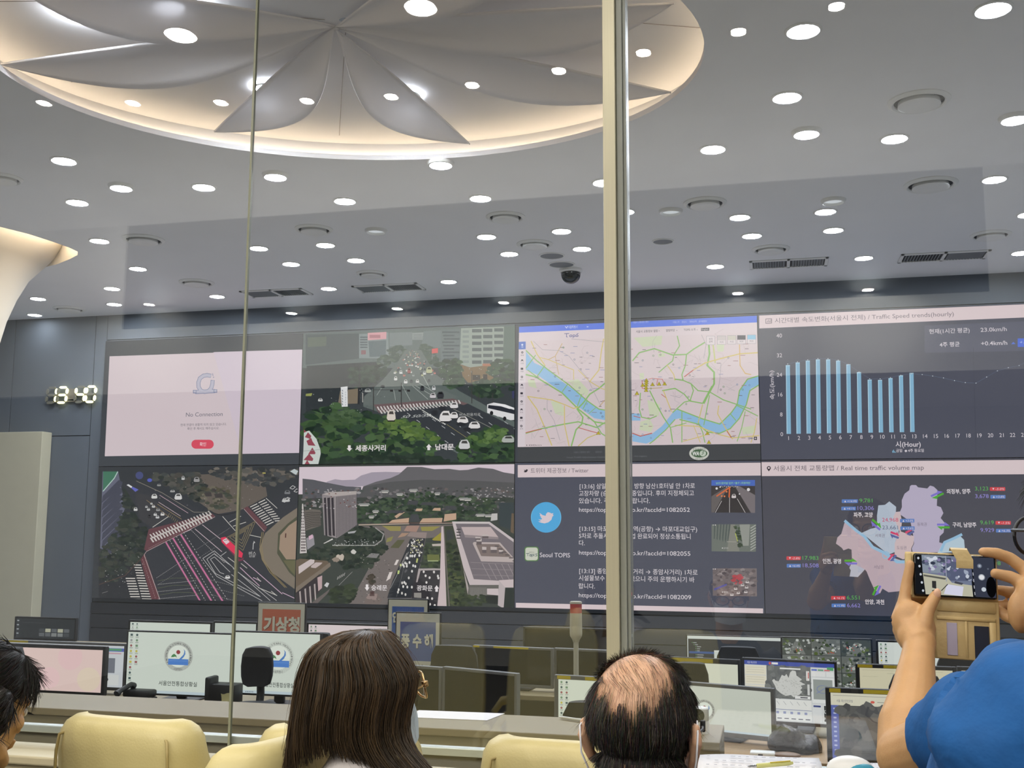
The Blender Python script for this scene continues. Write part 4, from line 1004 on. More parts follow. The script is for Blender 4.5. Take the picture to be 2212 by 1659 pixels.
# ---- traffic map page
cv = display(2, 1, 'display with a pale city traffic map under a blue bar, behind the steel mullion')
cv.raw([(0, 0), (9, 0), (9, 9), (0, 9)], (66, 70, 78))
cv.photo(1110, 660, 4.0218)
cv.poly([(45, 185), (2130, 88), (2140, 1200), (34, 1230)], (220, 205, 210))
cv.poly([(45, 185), (2125, 88), (2125, 146), (45, 236)], (92, 124, 226))
cv.text('서울특별시', 472, 198, 20, (214, 218, 240), w=80); cv.line([(446, 180), (458, 196), (468, 178)], 5, (220, 224, 244)); cv.poly([(632, 184), (640, 178), (640, 192)], (220, 224, 244)); cv.rect(642, 182, 650, 186, (220, 224, 244))
for s_, x, w in (('서울시 교통정보 센터', 1032, 136), ('서울소개', 1380, 56), ('정보공개', 1526, 60), ('분야별정보', 1606, 70), ('응답소', 1458, 44)): cv.text(s_, x, 168 - x * 0.014 if x < 1300 else 152 - (x - 1380) * 0.03, 14, (186, 194, 232), w=w)
DB = (78, 88, 150)
for L in ([(438, 245), (480, 243)], [(458, 245), (457, 272), (466, 274)], [(492, 256), (484, 262), (487, 272), (500, 272), (506, 262), (500, 255), (492, 256)], [(514, 282), (514, 256), (528, 255), (534, 264), (526, 272), (514, 270)], [(541, 252), (541, 272)], [(560, 243), (548, 248), (552, 258), (560, 262), (554, 270), (545, 270)]): cv.line(L, 5, DB)
for s_, x, y, w in (('서울시 교통정보 열람', 1060, 236, 190), ('알림마당', 1322, 226, 76), ('TOPIS 소개', 1476, 220, 100)): cv.text(s_, x, y, 18, (96, 90, 100), w=w, bold=0.008)
for x in (1258, 1412, 1588): cv.poly([(x, 218 - (x - 1258) * .03), (x + 8, 218 - (x - 1258) * .03), (x + 4, 226 - (x - 1258) * .03)], (110, 104, 112))
cv.poly([(1626, 196), (1698, 193), (1698, 218), (1626, 221)], (78, 78, 86)); cv.text('English', 1632, 214, 14, (222, 214, 220), w=60)
# map ground
MAPG = (218, 202, 206)
cv.poly([(105, 312), (2130, 232), (2138, 1198), (98, 1224)], MAPG)
for p in ([(1040, 280), (1290, 262), (1280, 340), (1120, 360)], [(470, 650), (560, 640), (650, 740), (640, 790), (560, 760)], [(1100, 1010), (1180, 985), (1215, 1050), (1190, 1100), (1090, 1080)], [(1160, 820), (1270, 860), (1260, 960), (1180, 960)], [(1980, 1060), (2100, 1040), (2090, 1110), (1990, 1120)], [(1760, 340), (1830, 330), (1820, 400), (1770, 400)], [(120, 640), (180, 650), (200, 720), (130, 700)], [(320, 830), (400, 840), (440, 900), (430, 960), (360, 940)], [(1090, 590), (1130, 585), (1130, 640), (1095, 640)], [(1250, 420), (1300, 410), (1320, 440), (1260, 450)]): cv.poly(p, (208, 214, 186))
rg = random.Random(3)
for _ in range(70):
    x, y = rg.uniform(110, 2100), rg.uniform(300, 1190); L = [(x, y)]
    for _k in range(4): L.append((L[-1][0] + rg.uniform(-60, 90), L[-1][1] + rg.uniform(-60, 80)))
    cv.line(L, 2.5, rg.choice([(198, 182, 186), (206, 190, 190), (186, 178, 182)]), step=0.2)
RV = (150, 190, 226)
cv.poly([(105, 400), (180, 500), (270, 540), (420, 660), (560, 760), (640, 830), (730, 900), (830, 925), (1100, 940), (1100, 1000), (820, 1000), (700, 980), (560, 880), (400, 740), (200, 600), (105, 560)], RV)
cv.poly([(1030, 1110), (1100, 1135), (1200, 1115), (1290, 1045), (1380, 930), (1420, 905), (1480, 920), (1620, 980), (1760, 1025), (1820, 1010), (1900, 920), (1940, 840), (1960, 740), (2010, 660), (2130, 600), (2132, 690), (2060, 720), (2030, 800), (2010, 880), (1960, 980), (1880, 1070), (1780, 1110), (1680, 1080), (1580, 1020), (1440, 980), (1400, 990), (1320, 1080), (1220, 1170), (1150, 1200), (1030, 1180)], RV)
GN, YL, RDm = (146, 190, 116), (216, 196, 120), (196, 100, 90)
for L, w, c_ in (([(105, 600), (190, 620), (420, 760), (560, 900), (700, 1010), (820, 1030)], 12, GN), ([(105, 390), (200, 480), (300, 560), (480, 690), (640, 830), (740, 900), (830, 915)], 10, GN), ([(820, 650), (740, 720), (660, 770), (600, 850), (550, 900), (600, 970), (590, 1030), (540, 1080), (500, 1220)], 12, GN), ([(120, 790), (200, 900), (260, 1040), (330, 1215)], 9, YL), ([(120, 790), (330, 820), (440, 860), (520, 895), (560, 880)], 8, YL),
                 ([(270, 520), (200, 620), (120, 560)], 8, GN), ([(105, 545), (190, 430)], 8, GN), ([(105, 1110), (240, 1070), (440, 1030), (560, 1010), (720, 1060), (820, 1000)], 11, GN), ([(150, 310), (200, 420), (270, 520)], 9, YL), ([(780, 290), (760, 400), (740, 560), (660, 660)], 9, YL), ([(220, 450), (300, 470), (420, 520), (520, 560), (520, 640)], 7, YL),
                 ([(420, 330), (360, 440), (300, 470)], 6, (206, 176, 120)), ([(360, 440), (390, 600)], 5, (206, 176, 120)), ([(560, 560), (660, 660), (760, 720), (820, 740)], 7, YL), ([(700, 1010), (760, 1110), (820, 1150)], 10, GN), ([(440, 870), (440, 1030), (480, 1220)], 8, YL), ([(740, 1110), (640, 1150), (560, 1220)], 8, (206, 190, 120)), ([(560, 1060), (660, 1090), (740, 1110)], 6, RDm), ([(105, 1105), (180, 1085), (240, 1075)], 7, RDm),
                 ([(420, 750), (470, 680)], 7, GN), ([(550, 880), (590, 770)], 7, GN), ([(600, 900), (640, 820)], 7, GN), ([(650, 940), (720, 880)], 6, GN), ([(820, 790), (740, 880)], 6, (200, 170, 110)),
                 ([(1032, 480), (1090, 410), (1220, 375), (1380, 430), (1500, 425), (1560, 380), (1660, 320)], 11, GN), ([(1420, 265), (1440, 350), (1390, 430), (1380, 480), (1330, 520), (1260, 580)], 9, GN), ([(1330, 515), (1390, 600), (1400, 650)], 8, YL), ([(1500, 425), (1490, 520), (1460, 600), (1470, 650), (1400, 640)], 10, GN), ([(1470, 650), (1540, 680), (1600, 740), (1700, 750), (1820, 820), (2060, 900)], 9, GN), ([(1690, 280), (1700, 420), (1680, 520), (1740, 580), (1740, 680), (1690, 770), (1650, 850)], 15, GN), ([(1730, 330), (1750, 500)], 12, (200, 204, 140)),
                 ([(1560, 560), (1660, 500), (1800, 460), (1960, 420), (2120, 410)], 10, YL), ([(1960, 340), (1965, 520), (2010, 590), (2060, 600)], 8, (216, 180, 110)), ([(1480, 620), (1560, 560)], 8, RDm), ([(1290, 740), (1400, 720), (1480, 770), (1530, 830), (1640, 850)], 10, GN), ([(1180, 740), (1240, 860), (1300, 970), (1360, 1060), (1380, 1190)], 10, GN), ([(1100, 760), (1090, 900), (1110, 970), (1180, 985), (1240, 960)], 9, GN), ([(1300, 740), (1330, 820), (1370, 920)], 8, YL), ([(1640, 850), (1720, 700)], 9, GN), ([(1530, 830), (1560, 740), (1540, 680)], 9, GN),
                 ([(1400, 990), (1320, 1080), (1220, 1170), (1180, 1200)], 9, GN), ([(1380, 930), (1480, 840), (1540, 825)], 9, GN), ([(1030, 1110), (1100, 1135), (1200, 1110)], 8, RDm), ([(1440, 990), (1600, 1030), (1680, 1100), (1790, 1110), (1880, 1070), (1960, 980), (2020, 860), (2050, 740), (2130, 690)], 10, GN), ([(1420, 900), (1640, 985), (1790, 1030), (1890, 930), (1940, 860), (1960, 740), (2030, 640), (2130, 610)], 10, GN),
                 ([(1460, 920), (1460, 1190)], 8, GN), ([(1600, 1010), (1640, 1100), (1660, 1190)], 8, GN), ([(1400, 1040), (1600, 1050), (1780, 1120), (1900, 1150), (2130, 1130)], 8, YL), ([(1640, 860), (1600, 1020)], 8, (206, 196, 120)), ([(1700, 780), (1650, 1040)], 8, GN), ([(1780, 870), (1770, 940), (1830, 1050), (1900, 1160)], 8, YL), ([(1940, 870), (2040, 920), (2120, 960)], 8, GN), ([(2010, 920), (1980, 1060), (1940, 1180)], 7, GN), ([(1880, 940), (1930, 1000)], 7, GN), ([(2110, 980), (2090, 1100), (2060, 1190)], 7, YL),
                 ([(1040, 960), (1100, 975)], 6, RDm), ([(1850, 1090), (1890, 1150)], 6, RDm), ([(1280, 770), (1320, 800)], 5, RDm), ([(1470, 1180), (1620, 1140), (1680, 1120)], 7, YL), ([(1560, 1040), (1620, 1190)], 6, YL), ([(1360, 1060), (1500, 1020)], 7, GN)): cv.line(L, w, c_, step=0.6)
for L in ([(170, 310), (250, 385), (390, 390), (480, 440), (560, 540), (640, 630), (700, 760), (760, 880)], [(290, 820), (290, 900), (350, 1000), (400, 1170)], [(500, 290), (820, 320)], [(1630, 255), (1670, 340), (1650, 460)], [(1800, 500), (1790, 640), (1770, 760)], [(1360, 780), (1440, 800), (1500, 740)]): cv.line(L, 3.5, (168, 162, 170), step=0.3)
cv.line([(1170, 640), (1200, 632), (1290, 640), (1310, 690)], 5, (206, 110, 106)); cv.line([(1115, 650), (1115, 720), (1160, 720)], 5, (206, 110, 106)); cv.line([(1250, 640), (1240, 690)], 5, (206, 110, 106)); cv.line([(1170, 720), (1290, 715)], 5, (190, 160, 110))
for _ in range(120):
    x, y = rg.uniform(130, 2090), rg.uniform(330, 1170)
    cv.rect(x, y, x + rg.uniform(18, 44), y + 5, rg.choice([(150, 140, 146), (120, 110, 118), (150, 150, 184), (170, 130, 130)]), 0.1)
for _ in range(46):
    x, y = rg.uniform(130, 2090), rg.uniform(340, 1160); cv.ring(x, y, 5, 8.5, rg.choice([(120, 130, 150), (110, 104, 112), (130, 150, 180), (110, 150, 110)]), n=10)
for x, y in ((1152, 652), (1120, 694), (1150, 690), (1150, 715), (1150, 738), (1205, 688), (1262, 684), (1310, 682), (1070, 765), (1682, 1112), (736, 1110), (1695, 1190), (1152, 670)):
    cv.poly([(x, y - 22), (x + 20, y + 12), (x - 20, y + 12)], (110, 96, 30)); cv.poly([(x, y - 16), (x + 14, y + 9), (x - 14, y + 9)], (222, 206, 70)); cv.rect(x - 2, y - 6, x + 3, y + 5, (90, 80, 30))
# side menu, layer buttons
cv.poly([(44, 315), (105, 312), (98, 1224), (34, 1228)], (222, 210, 216)); cv.poly([(44, 316), (104, 313), (104, 380), (43, 382)], (88, 118, 196)); cv.circle(74, 342, 9, (214, 220, 240)); cv.rect(66, 358, 84, 364, (200, 208, 232))
for k, nm in enumerate(('돌발', '도로전광', '카메라', '버스', '지하철', '따릉이', '교통예보', '주차', '안전', '공지')):
    y = 408 + k * 71; x = 74 - k * 0.9
    if k % 3 == 0: cv.ring(x, y, 4, 10, (70, 66, 76), n=12)
    elif k % 3 == 1: cv.poly([(x - 12, y + 10), (x - 6, y - 10), (x + 6, y - 10), (x + 12, y + 10), (x + 2, y + 2), (x - 2, y + 2)], (70, 66, 76))
    else: cv.rrect(x - 12, y - 9, x + 10, y + 9, 4, (60, 56, 66))
    cv.text(nm, x - 14, y + 30, 11, (110, 102, 112), w=28)
for x, c_ in ((1675, (226, 212, 216)), (1770, (206, 196, 196)), (1858, (206, 200, 190)), (1942, (92, 90, 98)), (2030, (150, 196, 222))):
    y = 268 - (x - 1675) * 0.03; h_ = 72
    cv.rect(x - 3, y - 3, x + 73, y + h_ + 3, (170, 162, 170)); cv.rect(x, y, x + 70, y + h_, (222, 210, 214))
    if x > 1700: cv.rect(x, y, x + 70, y + 38, c_); cv.text('지도', x + 18, y + 60, 13, (110, 104, 112), w=36)
    else: cv.text('위치', x + 20, y + 32, 15, (90, 84, 92), w=30); cv.text('검색', x + 20, y + 54, 15, (90, 84, 92), w=30)
cv.rect(2086, 1140, 2112, 1168, (58, 56, 62)); cv.rect(2096, 1146, 2102, 1162, (210, 200, 206)); cv.rect(2091, 1151, 2107, 1157, (210, 200, 206)); cv.text('범례', 2036, 1164, 18, (96, 90, 100), w=36)
cv.text('100m', 110, 1220, 12, (90, 86, 92), w=130)
# page foot with the accessibility mark
cv.poly([(34, 1230), (2140, 1200), (2140, 1362), (34, 1392)], (72, 74, 78))
for s_, x, y, w in (('서울시 교통정보 센터', 520, 1282, 140), ('알림마당', 710, 1280, 56), ('Seoul Traffic Information Center', 458, 1326, 340), ('All rights', 1044, 1316, 112)): cv.text(s_, x, y, 14, (112, 114, 120), w=w)
cv.circle(1610, 1285, 86, (206, 206, 198), ry=58); cv.circle(1612, 1285, 70, (78, 104, 78), ry=36); cv.circle(1642, 1285, 28, (196, 204, 190), ry=26)
cv.text('WA', 1548, 1302, 34, (226, 226, 222), w=62, bold=0.04, shear=0.2); cv.line([(1636, 1270), (1648, 1282), (1634, 1296)], 5, (78, 104, 78)); cv.circle(1650, 1268, 5, (78, 104, 78))
cv.text('웹 접근성 품질인증', 1556, 1252, 12, (96, 98, 96), w=110); cv.text('WEB 접근성', 1576, 1338, 12, (96, 98, 96), w=68)
finish(cv)

# ---- hourly speed chart
cv = display(3, 1, 'display with a bar chart titled Traffic Speed trends(hourly), upper right of the wall')
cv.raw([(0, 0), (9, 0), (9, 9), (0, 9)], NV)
cv.photo(1630, 640, 3.8007)
cv.poly([(38, 158), (2600, 50), (2600, 158), (38, 264)], PK)
TG = (118, 108, 118)
cv.line([(92, 186), (140, 184), (140, 220), (92, 223)], 5, TG, closed=True)
for i, h_ in enumerate((6, 16, 22, 12, 24)): cv.rect(99 + i * 8, 214 - h_, 103 + i * 8, 214, TG)
cv.text('시간대별 속도변화(서울시 전체) / Traffic Speed trends(hourly)', 166, 218, 35, TG, w=1416)
LT = (214, 206, 214)
cv.poly([(1396, 240), (2600, 190), (2600, 440), (1396, 465)], (94, 96, 112))
cv.text('현재(1시간 평균)', 1434, 306, 32, LT, w=330, bold=0.01); cv.text('23.0km/h', 1856, 292, 34, LT, w=214, bold=0.006); cv.text('4주 평균', 1520, 414, 32, LT, w=164, bold=0.012); cv.text('+0.4km/h', 1860, 404, 34, LT, w=214, bold=0.012)
cv.poly([(2106, 394), (2143, 392), (2124, 374)], (96, 124, 214)); cv.rect(2160, 346, 2420, 416, (86, 114, 216)); cv.text('+1.8%', 2176, 390, 26, (200, 210, 240), w=110, shear=0.2)
for v, y, x in (('40', 338, 225), ('32', 500, 226), ('24', 660, 226), ('16', 822, 230), ('8', 986, 230), ('0', 1148, 234)): cv.text(v, x, y, 34, LT, al='R')
cv.text('속도(km/h)', 164, 846, 33, LT, w=246, rot=91, bold=0.006)
bars = ((256, 566), (337, 544), (420, 529), (503, 519), (587, 519), (669, 529), (753, 559), (840, 623), (928, 685), (1013, 687), (1099, 673), (1185, 650), (1271, 630))
for i, (x, y) in enumerate(bars):
    b = 1130 - i * 1.3
    cv.poly([(x, y), (x + 34, y - 1), (x + 43, b), (x + 7, b)], (138, 184, 214)); cv.poly([(x, y), (x + 7, y), (x + 14, b), (x + 7, b)], (178, 212, 232)); cv.poly([(x, y), (x + 34, y - 1), (x + 34, y + 6), (x, y + 7)], (178, 212, 232))
cv.line([(240, 1132), (2500, 1098)], 2, (90, 92, 106))
tr = [(272, 556), (352, 538), (436, 522), (520, 512), (603, 512), (686, 524), (770, 560), (858, 622), (945, 678), (1031, 678), (1115, 668), (1200, 648), (1288, 636), (1376, 643), (1462, 655), (1551, 671), (1641, 692), (1730, 709), (1818, 713), (1905, 663), (1993, 612), (2083, 586), (2172, 569), (2260, 520)]
cv.line(tr, 2.2, (104, 118, 142))
for x, y in tr: cv.circle(x, y, 4, (206, 212, 220), n=8)
for k in range(24): cv.text(str(k + 1), 280 + k * 84.2 + k * k * 0.16, 1180 - k * 1.2, 34, LT, al='C')
cv.text('시(Hour)', 1158, 1236, 40, LT, w=206, bold=0.016)
for i, h_ in enumerate((16, 24, 12, 6)): cv.rect(1130 + i * 8, 1284 - h_, 1136 + i * 8, 1284, (130, 180, 210))
cv.text('금일', 1162, 1278, 22, LT, w=50, bold=0.01); cv.circle(1242, 1270, 10, LT, n=14); cv.text('4주 동요일', 1260, 1278, 22, LT, w=130, bold=0.01)
cv.line([(1795, 420), (1820, 1370)], 2, (58, 60, 74))
finish(cv)

# ---- message feed
cv = display(2, 0, 'display with white traffic messages beside a blue round bird badge, lower row')
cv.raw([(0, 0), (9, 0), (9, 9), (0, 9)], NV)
cv.photo(1110, 990, 4.0218)
cv.poly([(34, 58), (2145, 38), (2145, 150), (34, 166)], PK)
def bird(x, y, s_, col):
    pts = [(-1.0, .25), (-.62, .28), (-.5, .12), (-.7, .02), (-.62, -.06), (-.84, -.26), (-.72, -.28), (-.86, -.6), (-.45, -.3), (-.05, -.2), (0, -.46), (.22, -.68), (.5, -.62), (.68, -.5), (.95, -.56), (.82, -.34), (1.0, -.3), (.8, -.1), (.68, .3), (.3, .62), (-.2, .76), (-.7, .66), (-1.02, .5), (-.6, .48)]
    cv.poly([(x + a * s_, y + b * s_) for a, b in pts], col)
bird(104, 108, 19, (60, 54, 62))
cv.text('트위터 제공정보 / Twitter', 146, 126, 36, (112, 102, 112), w=496)
cv.ring(280, 513, 124, 132, (118, 196, 236), asp=1.0, n=48); cv.circle(280, 513, 127, (84, 172, 226), ry=133, n=48); bird(280, 514, 68, (224, 206, 214))
cv.rrect(92, 767, 216, 894, 24, (92, 134, 78)); cv.rrect(100, 775, 208, 886, 20, (206, 208, 194)); cv.text('SEOUL', 134, 820, 10, (96, 100, 96), w=44)
for L in ([(106, 827), (136, 825)], [(121, 827), (121, 850)], [(140, 836), (136, 846), (144, 852), (151, 844), (146, 834), (140, 836)], [(154, 858), (154, 834), (166, 834), (168, 846), (156, 850)], [(176, 828), (176, 850)], [(204, 828), (190, 830), (192, 838), (202, 842), (198, 850), (186, 850)]): cv.line(L, 4.5, (84, 104, 110))
cv.text('Seoul TOPIS', 226, 858, 40, (222, 214, 222), w=260, bold=0.004)
TW = (222, 214, 220)
msgs = [(572, 262, '[13:16] 삼일대로 퇴계로 방향 남산1호터널 안 1차로', 1548), (566, 324, '고장차량 (승용차) 처리중입니다. 후미 지정체되고', 1540), (566, 388, '있습니다. 주의운전바랍니다.', 1172), (566, 464, 'https://topis.seoul.go.kr/?accId=1082052', 1506),
        (570, 630, '[13:15] 마포대로 (공덕역(공항) → 마포대교입구)', 1566), (566, 692, '5차로 추돌사고 처리작업 완료되어 정상소통됩니', 1512), (566, 754, '다.', 616), (566, 836, 'https://topis.seoul.go.kr/?accId=1082055', 1510),
        (568, 996, '[13:13] 종암로 (월곡사거리 → 종암사거리) 1차로', 1570), (564, 1058, '시설물보수 작업이 있었으니 주의 운행하시기 바', 1544), (564, 1128, '랍니다.', 704), (564, 1206, 'https://topis.seoul.go.kr/?accId=1082009', 1516)]
for x, y, s_, x1 in msgs: cv.text(s_, x, y + (4 if x1 > 1200 else 0) * 0, 38, TW, w=x1 - x, bold=0.004)
cv.line([(536, 524), (2100, 528)], 2, (92, 94, 110)); cv.line([(536, 890), (2100, 908)], 2, (92, 94, 110))
# three thumbnails
cv.poly([(1714, 190), (2095, 188), (2096, 474), (1714, 470)], (66, 62, 64)); cv.poly([(1716, 190), (2095, 188), (2095, 240), (1716, 238)], (78, 108, 190)); cv.text('남산1호터널 입구→출구 1차로차단', 1756, 224, 16, (150, 214, 160), w=296, bold=0.01)
cv.poly([(1716, 330), (1860, 242), (1880, 242), (1740, 472), (1716, 470)], (104, 98, 98)); cv.poly([(1920, 242), (1960, 242), (2096, 320), (2096, 474), (2060, 474)], (122, 114, 118)); cv.poly([(1860, 250), (1920, 250), (2050, 472), (1740, 472)], (58, 54, 56))
for a, b in (((1880, 250), (1760, 330)), ((1874, 260), (1870, 340))): cv.line([a, b], 12, (214, 108, 66))
for a, b in (((1806, 370), (1750, 472)), ((1874, 340), (1874, 472)), ((1940, 350), (2010, 472))): cv.line([a, b], 4, (206, 200, 200))
for x, y, r in ((1762, 262, 10), (2038, 272, 14), (1792, 250, 6), (1960, 310, 6)): cv.circle(x, y, r, (226, 222, 224), n=14)
for k in range(10): cv.circle(1800 + k * 16, 244 + (k % 2) * 4, 4, (222, 216, 216), n=6)
for x, y in ((1830, 330), (1848, 290), (1806, 328)): cv.circle(x, y, 8, (222, 130, 80), n=8)
car(cv, 1911, 328, 40, 36, (214, 204, 204))
cv.poly([(1718, 574), (2104, 572), (2102, 812), (1718, 808)], (112, 118, 112))
for k in range(6): cv.poly([(1740 + k * 26, 574), (1752 + k * 26, 574), (1746 + k * 24, 700 + k * 10), (1736 + k * 24, 700)], (86, 94, 92))
cv.poly([(1884, 574), (1920, 574), (1960, 808), (1850, 808)], (134, 134, 126)); cv.scatter([(1920, 590), (1960, 600), (2000, 760), (1960, 790)], 30, 16, [(60, 72, 58), (70, 84, 64)], 8); cv.poly([(1960, 576), (2050, 574), (2040, 760), (1990, 760)], (150, 152, 146))
for k in range(9): cv.line([(2056, 800 - k * 24), (2102, 772 - k * 24)], 8, (176, 176, 172))
cv.line([(1924, 650), (1944, 720)], 5, (196, 206, 70)); cv.line([(1850, 725), (1930, 727)], 4, (176, 172, 164))
cv.poly([(1728, 956), (2110, 956), (2112, 1200), (1728, 1194)], (122, 112, 114)); cv.scatter([(1735, 965), (2105, 965), (2105, 1190), (1735, 1185)], 120, 22, [(134, 122, 122), (110, 100, 102), (150, 140, 140), (96, 88, 92)], 10)
cv.scatter([(1900, 1020), (1980, 1010), (2000, 1080), (1920, 1110)], 20, 22, [(190, 90, 96), (170, 84, 90)], 10); cv.line([(1740, 1140), (1850, 1096)], 16, (96, 96, 160))
for x, y in ((1894, 1184), (1950, 1168), (2015, 1160), (2022, 1120), (1926, 1132), (2028, 1074), (1986, 1100)): car(cv, x, y, 32, 24, (206, 196, 196))
for y, nm in ((780, '공덕역'), (1162, '종암')):
    cv.circle(1812, y, 5, (226, 222, 222), n=8); cv.text(nm, 1822, y + 7, 12, (200, 196, 196), w=40)
for y in (580, 962): cv.circle(1732, y, 4, WH, n=6); cv.circle(1750, y, 5, WH, n=6)
cv.poly([(18, 1255), (2165, 1305), (2165, 1358), (18, 1308)], PK)
cv.poly([(10, 1308), (2165, 1358), (2165, 1420), (10, 1420)], (56, 58, 60))
finish(cv)

# ---- volume map
cv = display(3, 0, 'display with a pastel city map of traffic counts, lower right behind the raised phone')
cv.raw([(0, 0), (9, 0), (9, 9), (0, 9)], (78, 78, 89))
cv.photo(1630, 990, 3.8007)
cv.poly([(40, 32), (2600, 10), (2600, 128), (40, 146)], PK)
cv.circle(117, 80, 16, (60, 54, 62)); cv.poly([(101, 85), (133, 85), (117, 108)], (60, 54, 62)); cv.circle(117, 79, 8, PK)
cv.text('서울시 전체 교통량맵 / Real time traffic volume map', 156, 102, 37, (112, 102, 112), w=1196)
LAV, PNK, BLU, PCH = (186, 176, 200), (192, 172, 182), (184, 194, 210), (208, 186, 190)
cv.poly([(1165, 440), (1195, 436), (1210, 400), (1208, 345), (1232, 290), (1270, 262), (1276, 228), (1290, 219), (1326, 220), (1342, 238), (1418, 248), (1440, 224), (1470, 232), (1502, 262), (1496, 390), (1530, 402), (1550, 450), (1528, 490), (1560, 530), (1552, 610), (1520, 640), (1516, 690), (1550, 700), (1540, 770), (1300, 780), (1290, 740), (1310, 700), (1300, 620), (1280, 520)], LAV)
cv.poly([(1016, 386), (1070, 382), (1106, 354), (1162, 398), (1160, 440), (1200, 480), (1180, 620), (1150, 700), (1150, 770), (1100, 790), (880, 612), (950, 580), (1006, 566), (1005, 470)], BLU)
cv.poly([(740, 524), (860, 616), (960, 720), (1080, 800), (1120, 810), (1240, 850), (1240, 1060), (1200, 1090), (1100, 1100), (1050, 1070), (1030, 1110), (985, 1080), (948, 1000), (920, 930), (905, 912), (890, 930), (848, 975), (780, 970), (790, 920), (778, 900), (800, 850), (796, 750), (770, 740), (730, 756), (716, 735), (668, 700), (680, 650), (712, 620)], PNK)
cv.poly([(905, 912), (890, 930), (848, 975), (780, 970), (790, 920), (778, 900), (800, 860)], (186, 186, 200))
cv.poly([(1160, 440), (1195, 440), (1210, 520), (1200, 600), (1310, 640), (1305, 700), (1285, 740), (1290, 800), (1220, 830), (1150, 800), (1150, 700), (1190, 600), (1140, 480)], PCH)
cv.poly([(1548, 690), (1620, 660), (1690, 640), (1720, 670), (1726, 740), (1650, 770), (1500, 780)], (184, 204, 218))
RB = (150, 190, 220)
cv.line([(742, 514), (830, 590), (900, 640), (970, 730), (1050, 768), (1100, 800), (1170, 850), (1230, 850)], 22, RB, w2=26); cv.line([(1700, 626), (1630, 660), (1560, 690), (1530, 760)], 22, RB)
cv.ring(1078, 795, 24, 32, RB, n=20)
def arrows(x, y, ang, c1, c2, L=52):
    ca, sa = math.cos(math.radians(ang)), math.sin(math.radians(ang))
    for sgn, c_ in ((1, c1), (-1, c2)):
        pts = [(-L, -3), (L * .15, -3), (L * .15, -3), (L, -3), (L * .1, -30), (L * .2, -20), (-L, -20)]
        pts = [(-L, -3), (L, -3), (L * .2, -34), (L * .2, -20), (-L, -20)]
        cv.poly([(x + sgn * (a * ca - b * sa), y + sgn * (a * sa + b * ca)) for a, b in pts], c_)
GA, PA, RA, BA = (80, 170, 60), (128, 118, 206), (214, 76, 116), (96, 104, 160)
arrows(998, 545, 40, GA, PA); arrows(1500, 300, 155, GA, PA); arrows(1550, 556, 180, GA, PA); arrows(790, 852, 0, GA, PA); arrows(1002, 1085, -65, GA, PA, 48)
arrows(1150, 630, 200, BA, RA, 40); arrows(1274, 606, -30, RA, BA, 34); arrows(1130, 815, 130, BA, RA, 36)
def cnt(x, y, s_, w, col): cv.text(s_, x, y, 33, col, w=w)
def badge(x, y, w, s_, red, up):
    cv.rrect(x, y - 15, x + w, y + 15, 5, (214, 74, 82) if red else (94, 130, 196))
    cv.poly([(x + 20, y + 9), (x + 36, y + 9), (x + 28, y - 8)] if up else [(x + 20, y - 8), (x + 36, y - 8), (x + 28, y + 9)], (226, 214, 224)); cv.text(s_, x + 44, y + 9, 18, (222, 206, 216), w=w - 54, shear=0.25)
GT, PT = (96, 178, 92), (150, 140, 214)
for a in ((862, 362, '9,781', 106, GT), (846, 424, '10,306', 134, PT), (1048, 520, '24,968', 132, (206, 84, 116)), (1048, 583, '23,661', 130, (104, 112, 140)), (394, 833, '17,983', 130, GT), (396, 894, '18,508', 130, PT), (758, 1158, '6,551', 104, GT), (760, 1222, '6,662', 108, PT), (1810, 264, '3,123', 108, GT), (1812, 326, '3,678', 110, PT), (1853, 542, '9,619', 112, GT), (1855, 604, '9,929', 112, PT), (1900, 876, '5,598', 120, GT), (1900, 938, '6,012', 120, PT)): cnt(*a)
for a in ((716, 352, 132, '+14.9%', 0, 1), (712, 412, 120, '+4.1%', 0, 1), (1194, 512, 118, '+3.0%', 0, 1), (1196, 574, 118, '+3.6%', 0, 1), (262, 820, 118, '-2.8%', 1, 0), (264, 882, 116, '+6.4%', 0, 1), (628, 1146, 118, '+6.1%', 1, 1), (632, 1208, 116, '+1.9%', 0, 1), (1932, 252, 126, '-5.0%', 1, 0), (1936, 316, 124, '+3.8%', 0, 1), (1978, 530, 126, '-1.5%', 1, 0), (1982, 594, 124, '+6.3%', 0, 1), (2090, 872, 110, '+2.2%', 0, 1)): badge(*a)
for s_, x, y, w in (('파주, 고양', 814, 480, 156), ('의정부, 양주', 1578, 288, 194), ('구리, 남양주', 1626, 562, 194), ('인천, 광명', 560, 860, 150), ('안양, 과천', 908, 1194, 156)): cv.text(s_, x, y, 32, (226, 218, 224), w=w, bold=0.022)
for s_, x, y in (('서북권', 990, 646), ('동북권', 1336, 554), ('도심권', 1168, 746), ('서남권', 980, 904)): cv.text(s_, x, y, 24, (126, 116, 134), w=78)
cv.line([(66, 1282), (1130, 1312)], 3, (176, 160, 96)); cv.line([(44, 30), (64, 1282)], 4, (176, 160, 96))
finish(cv)

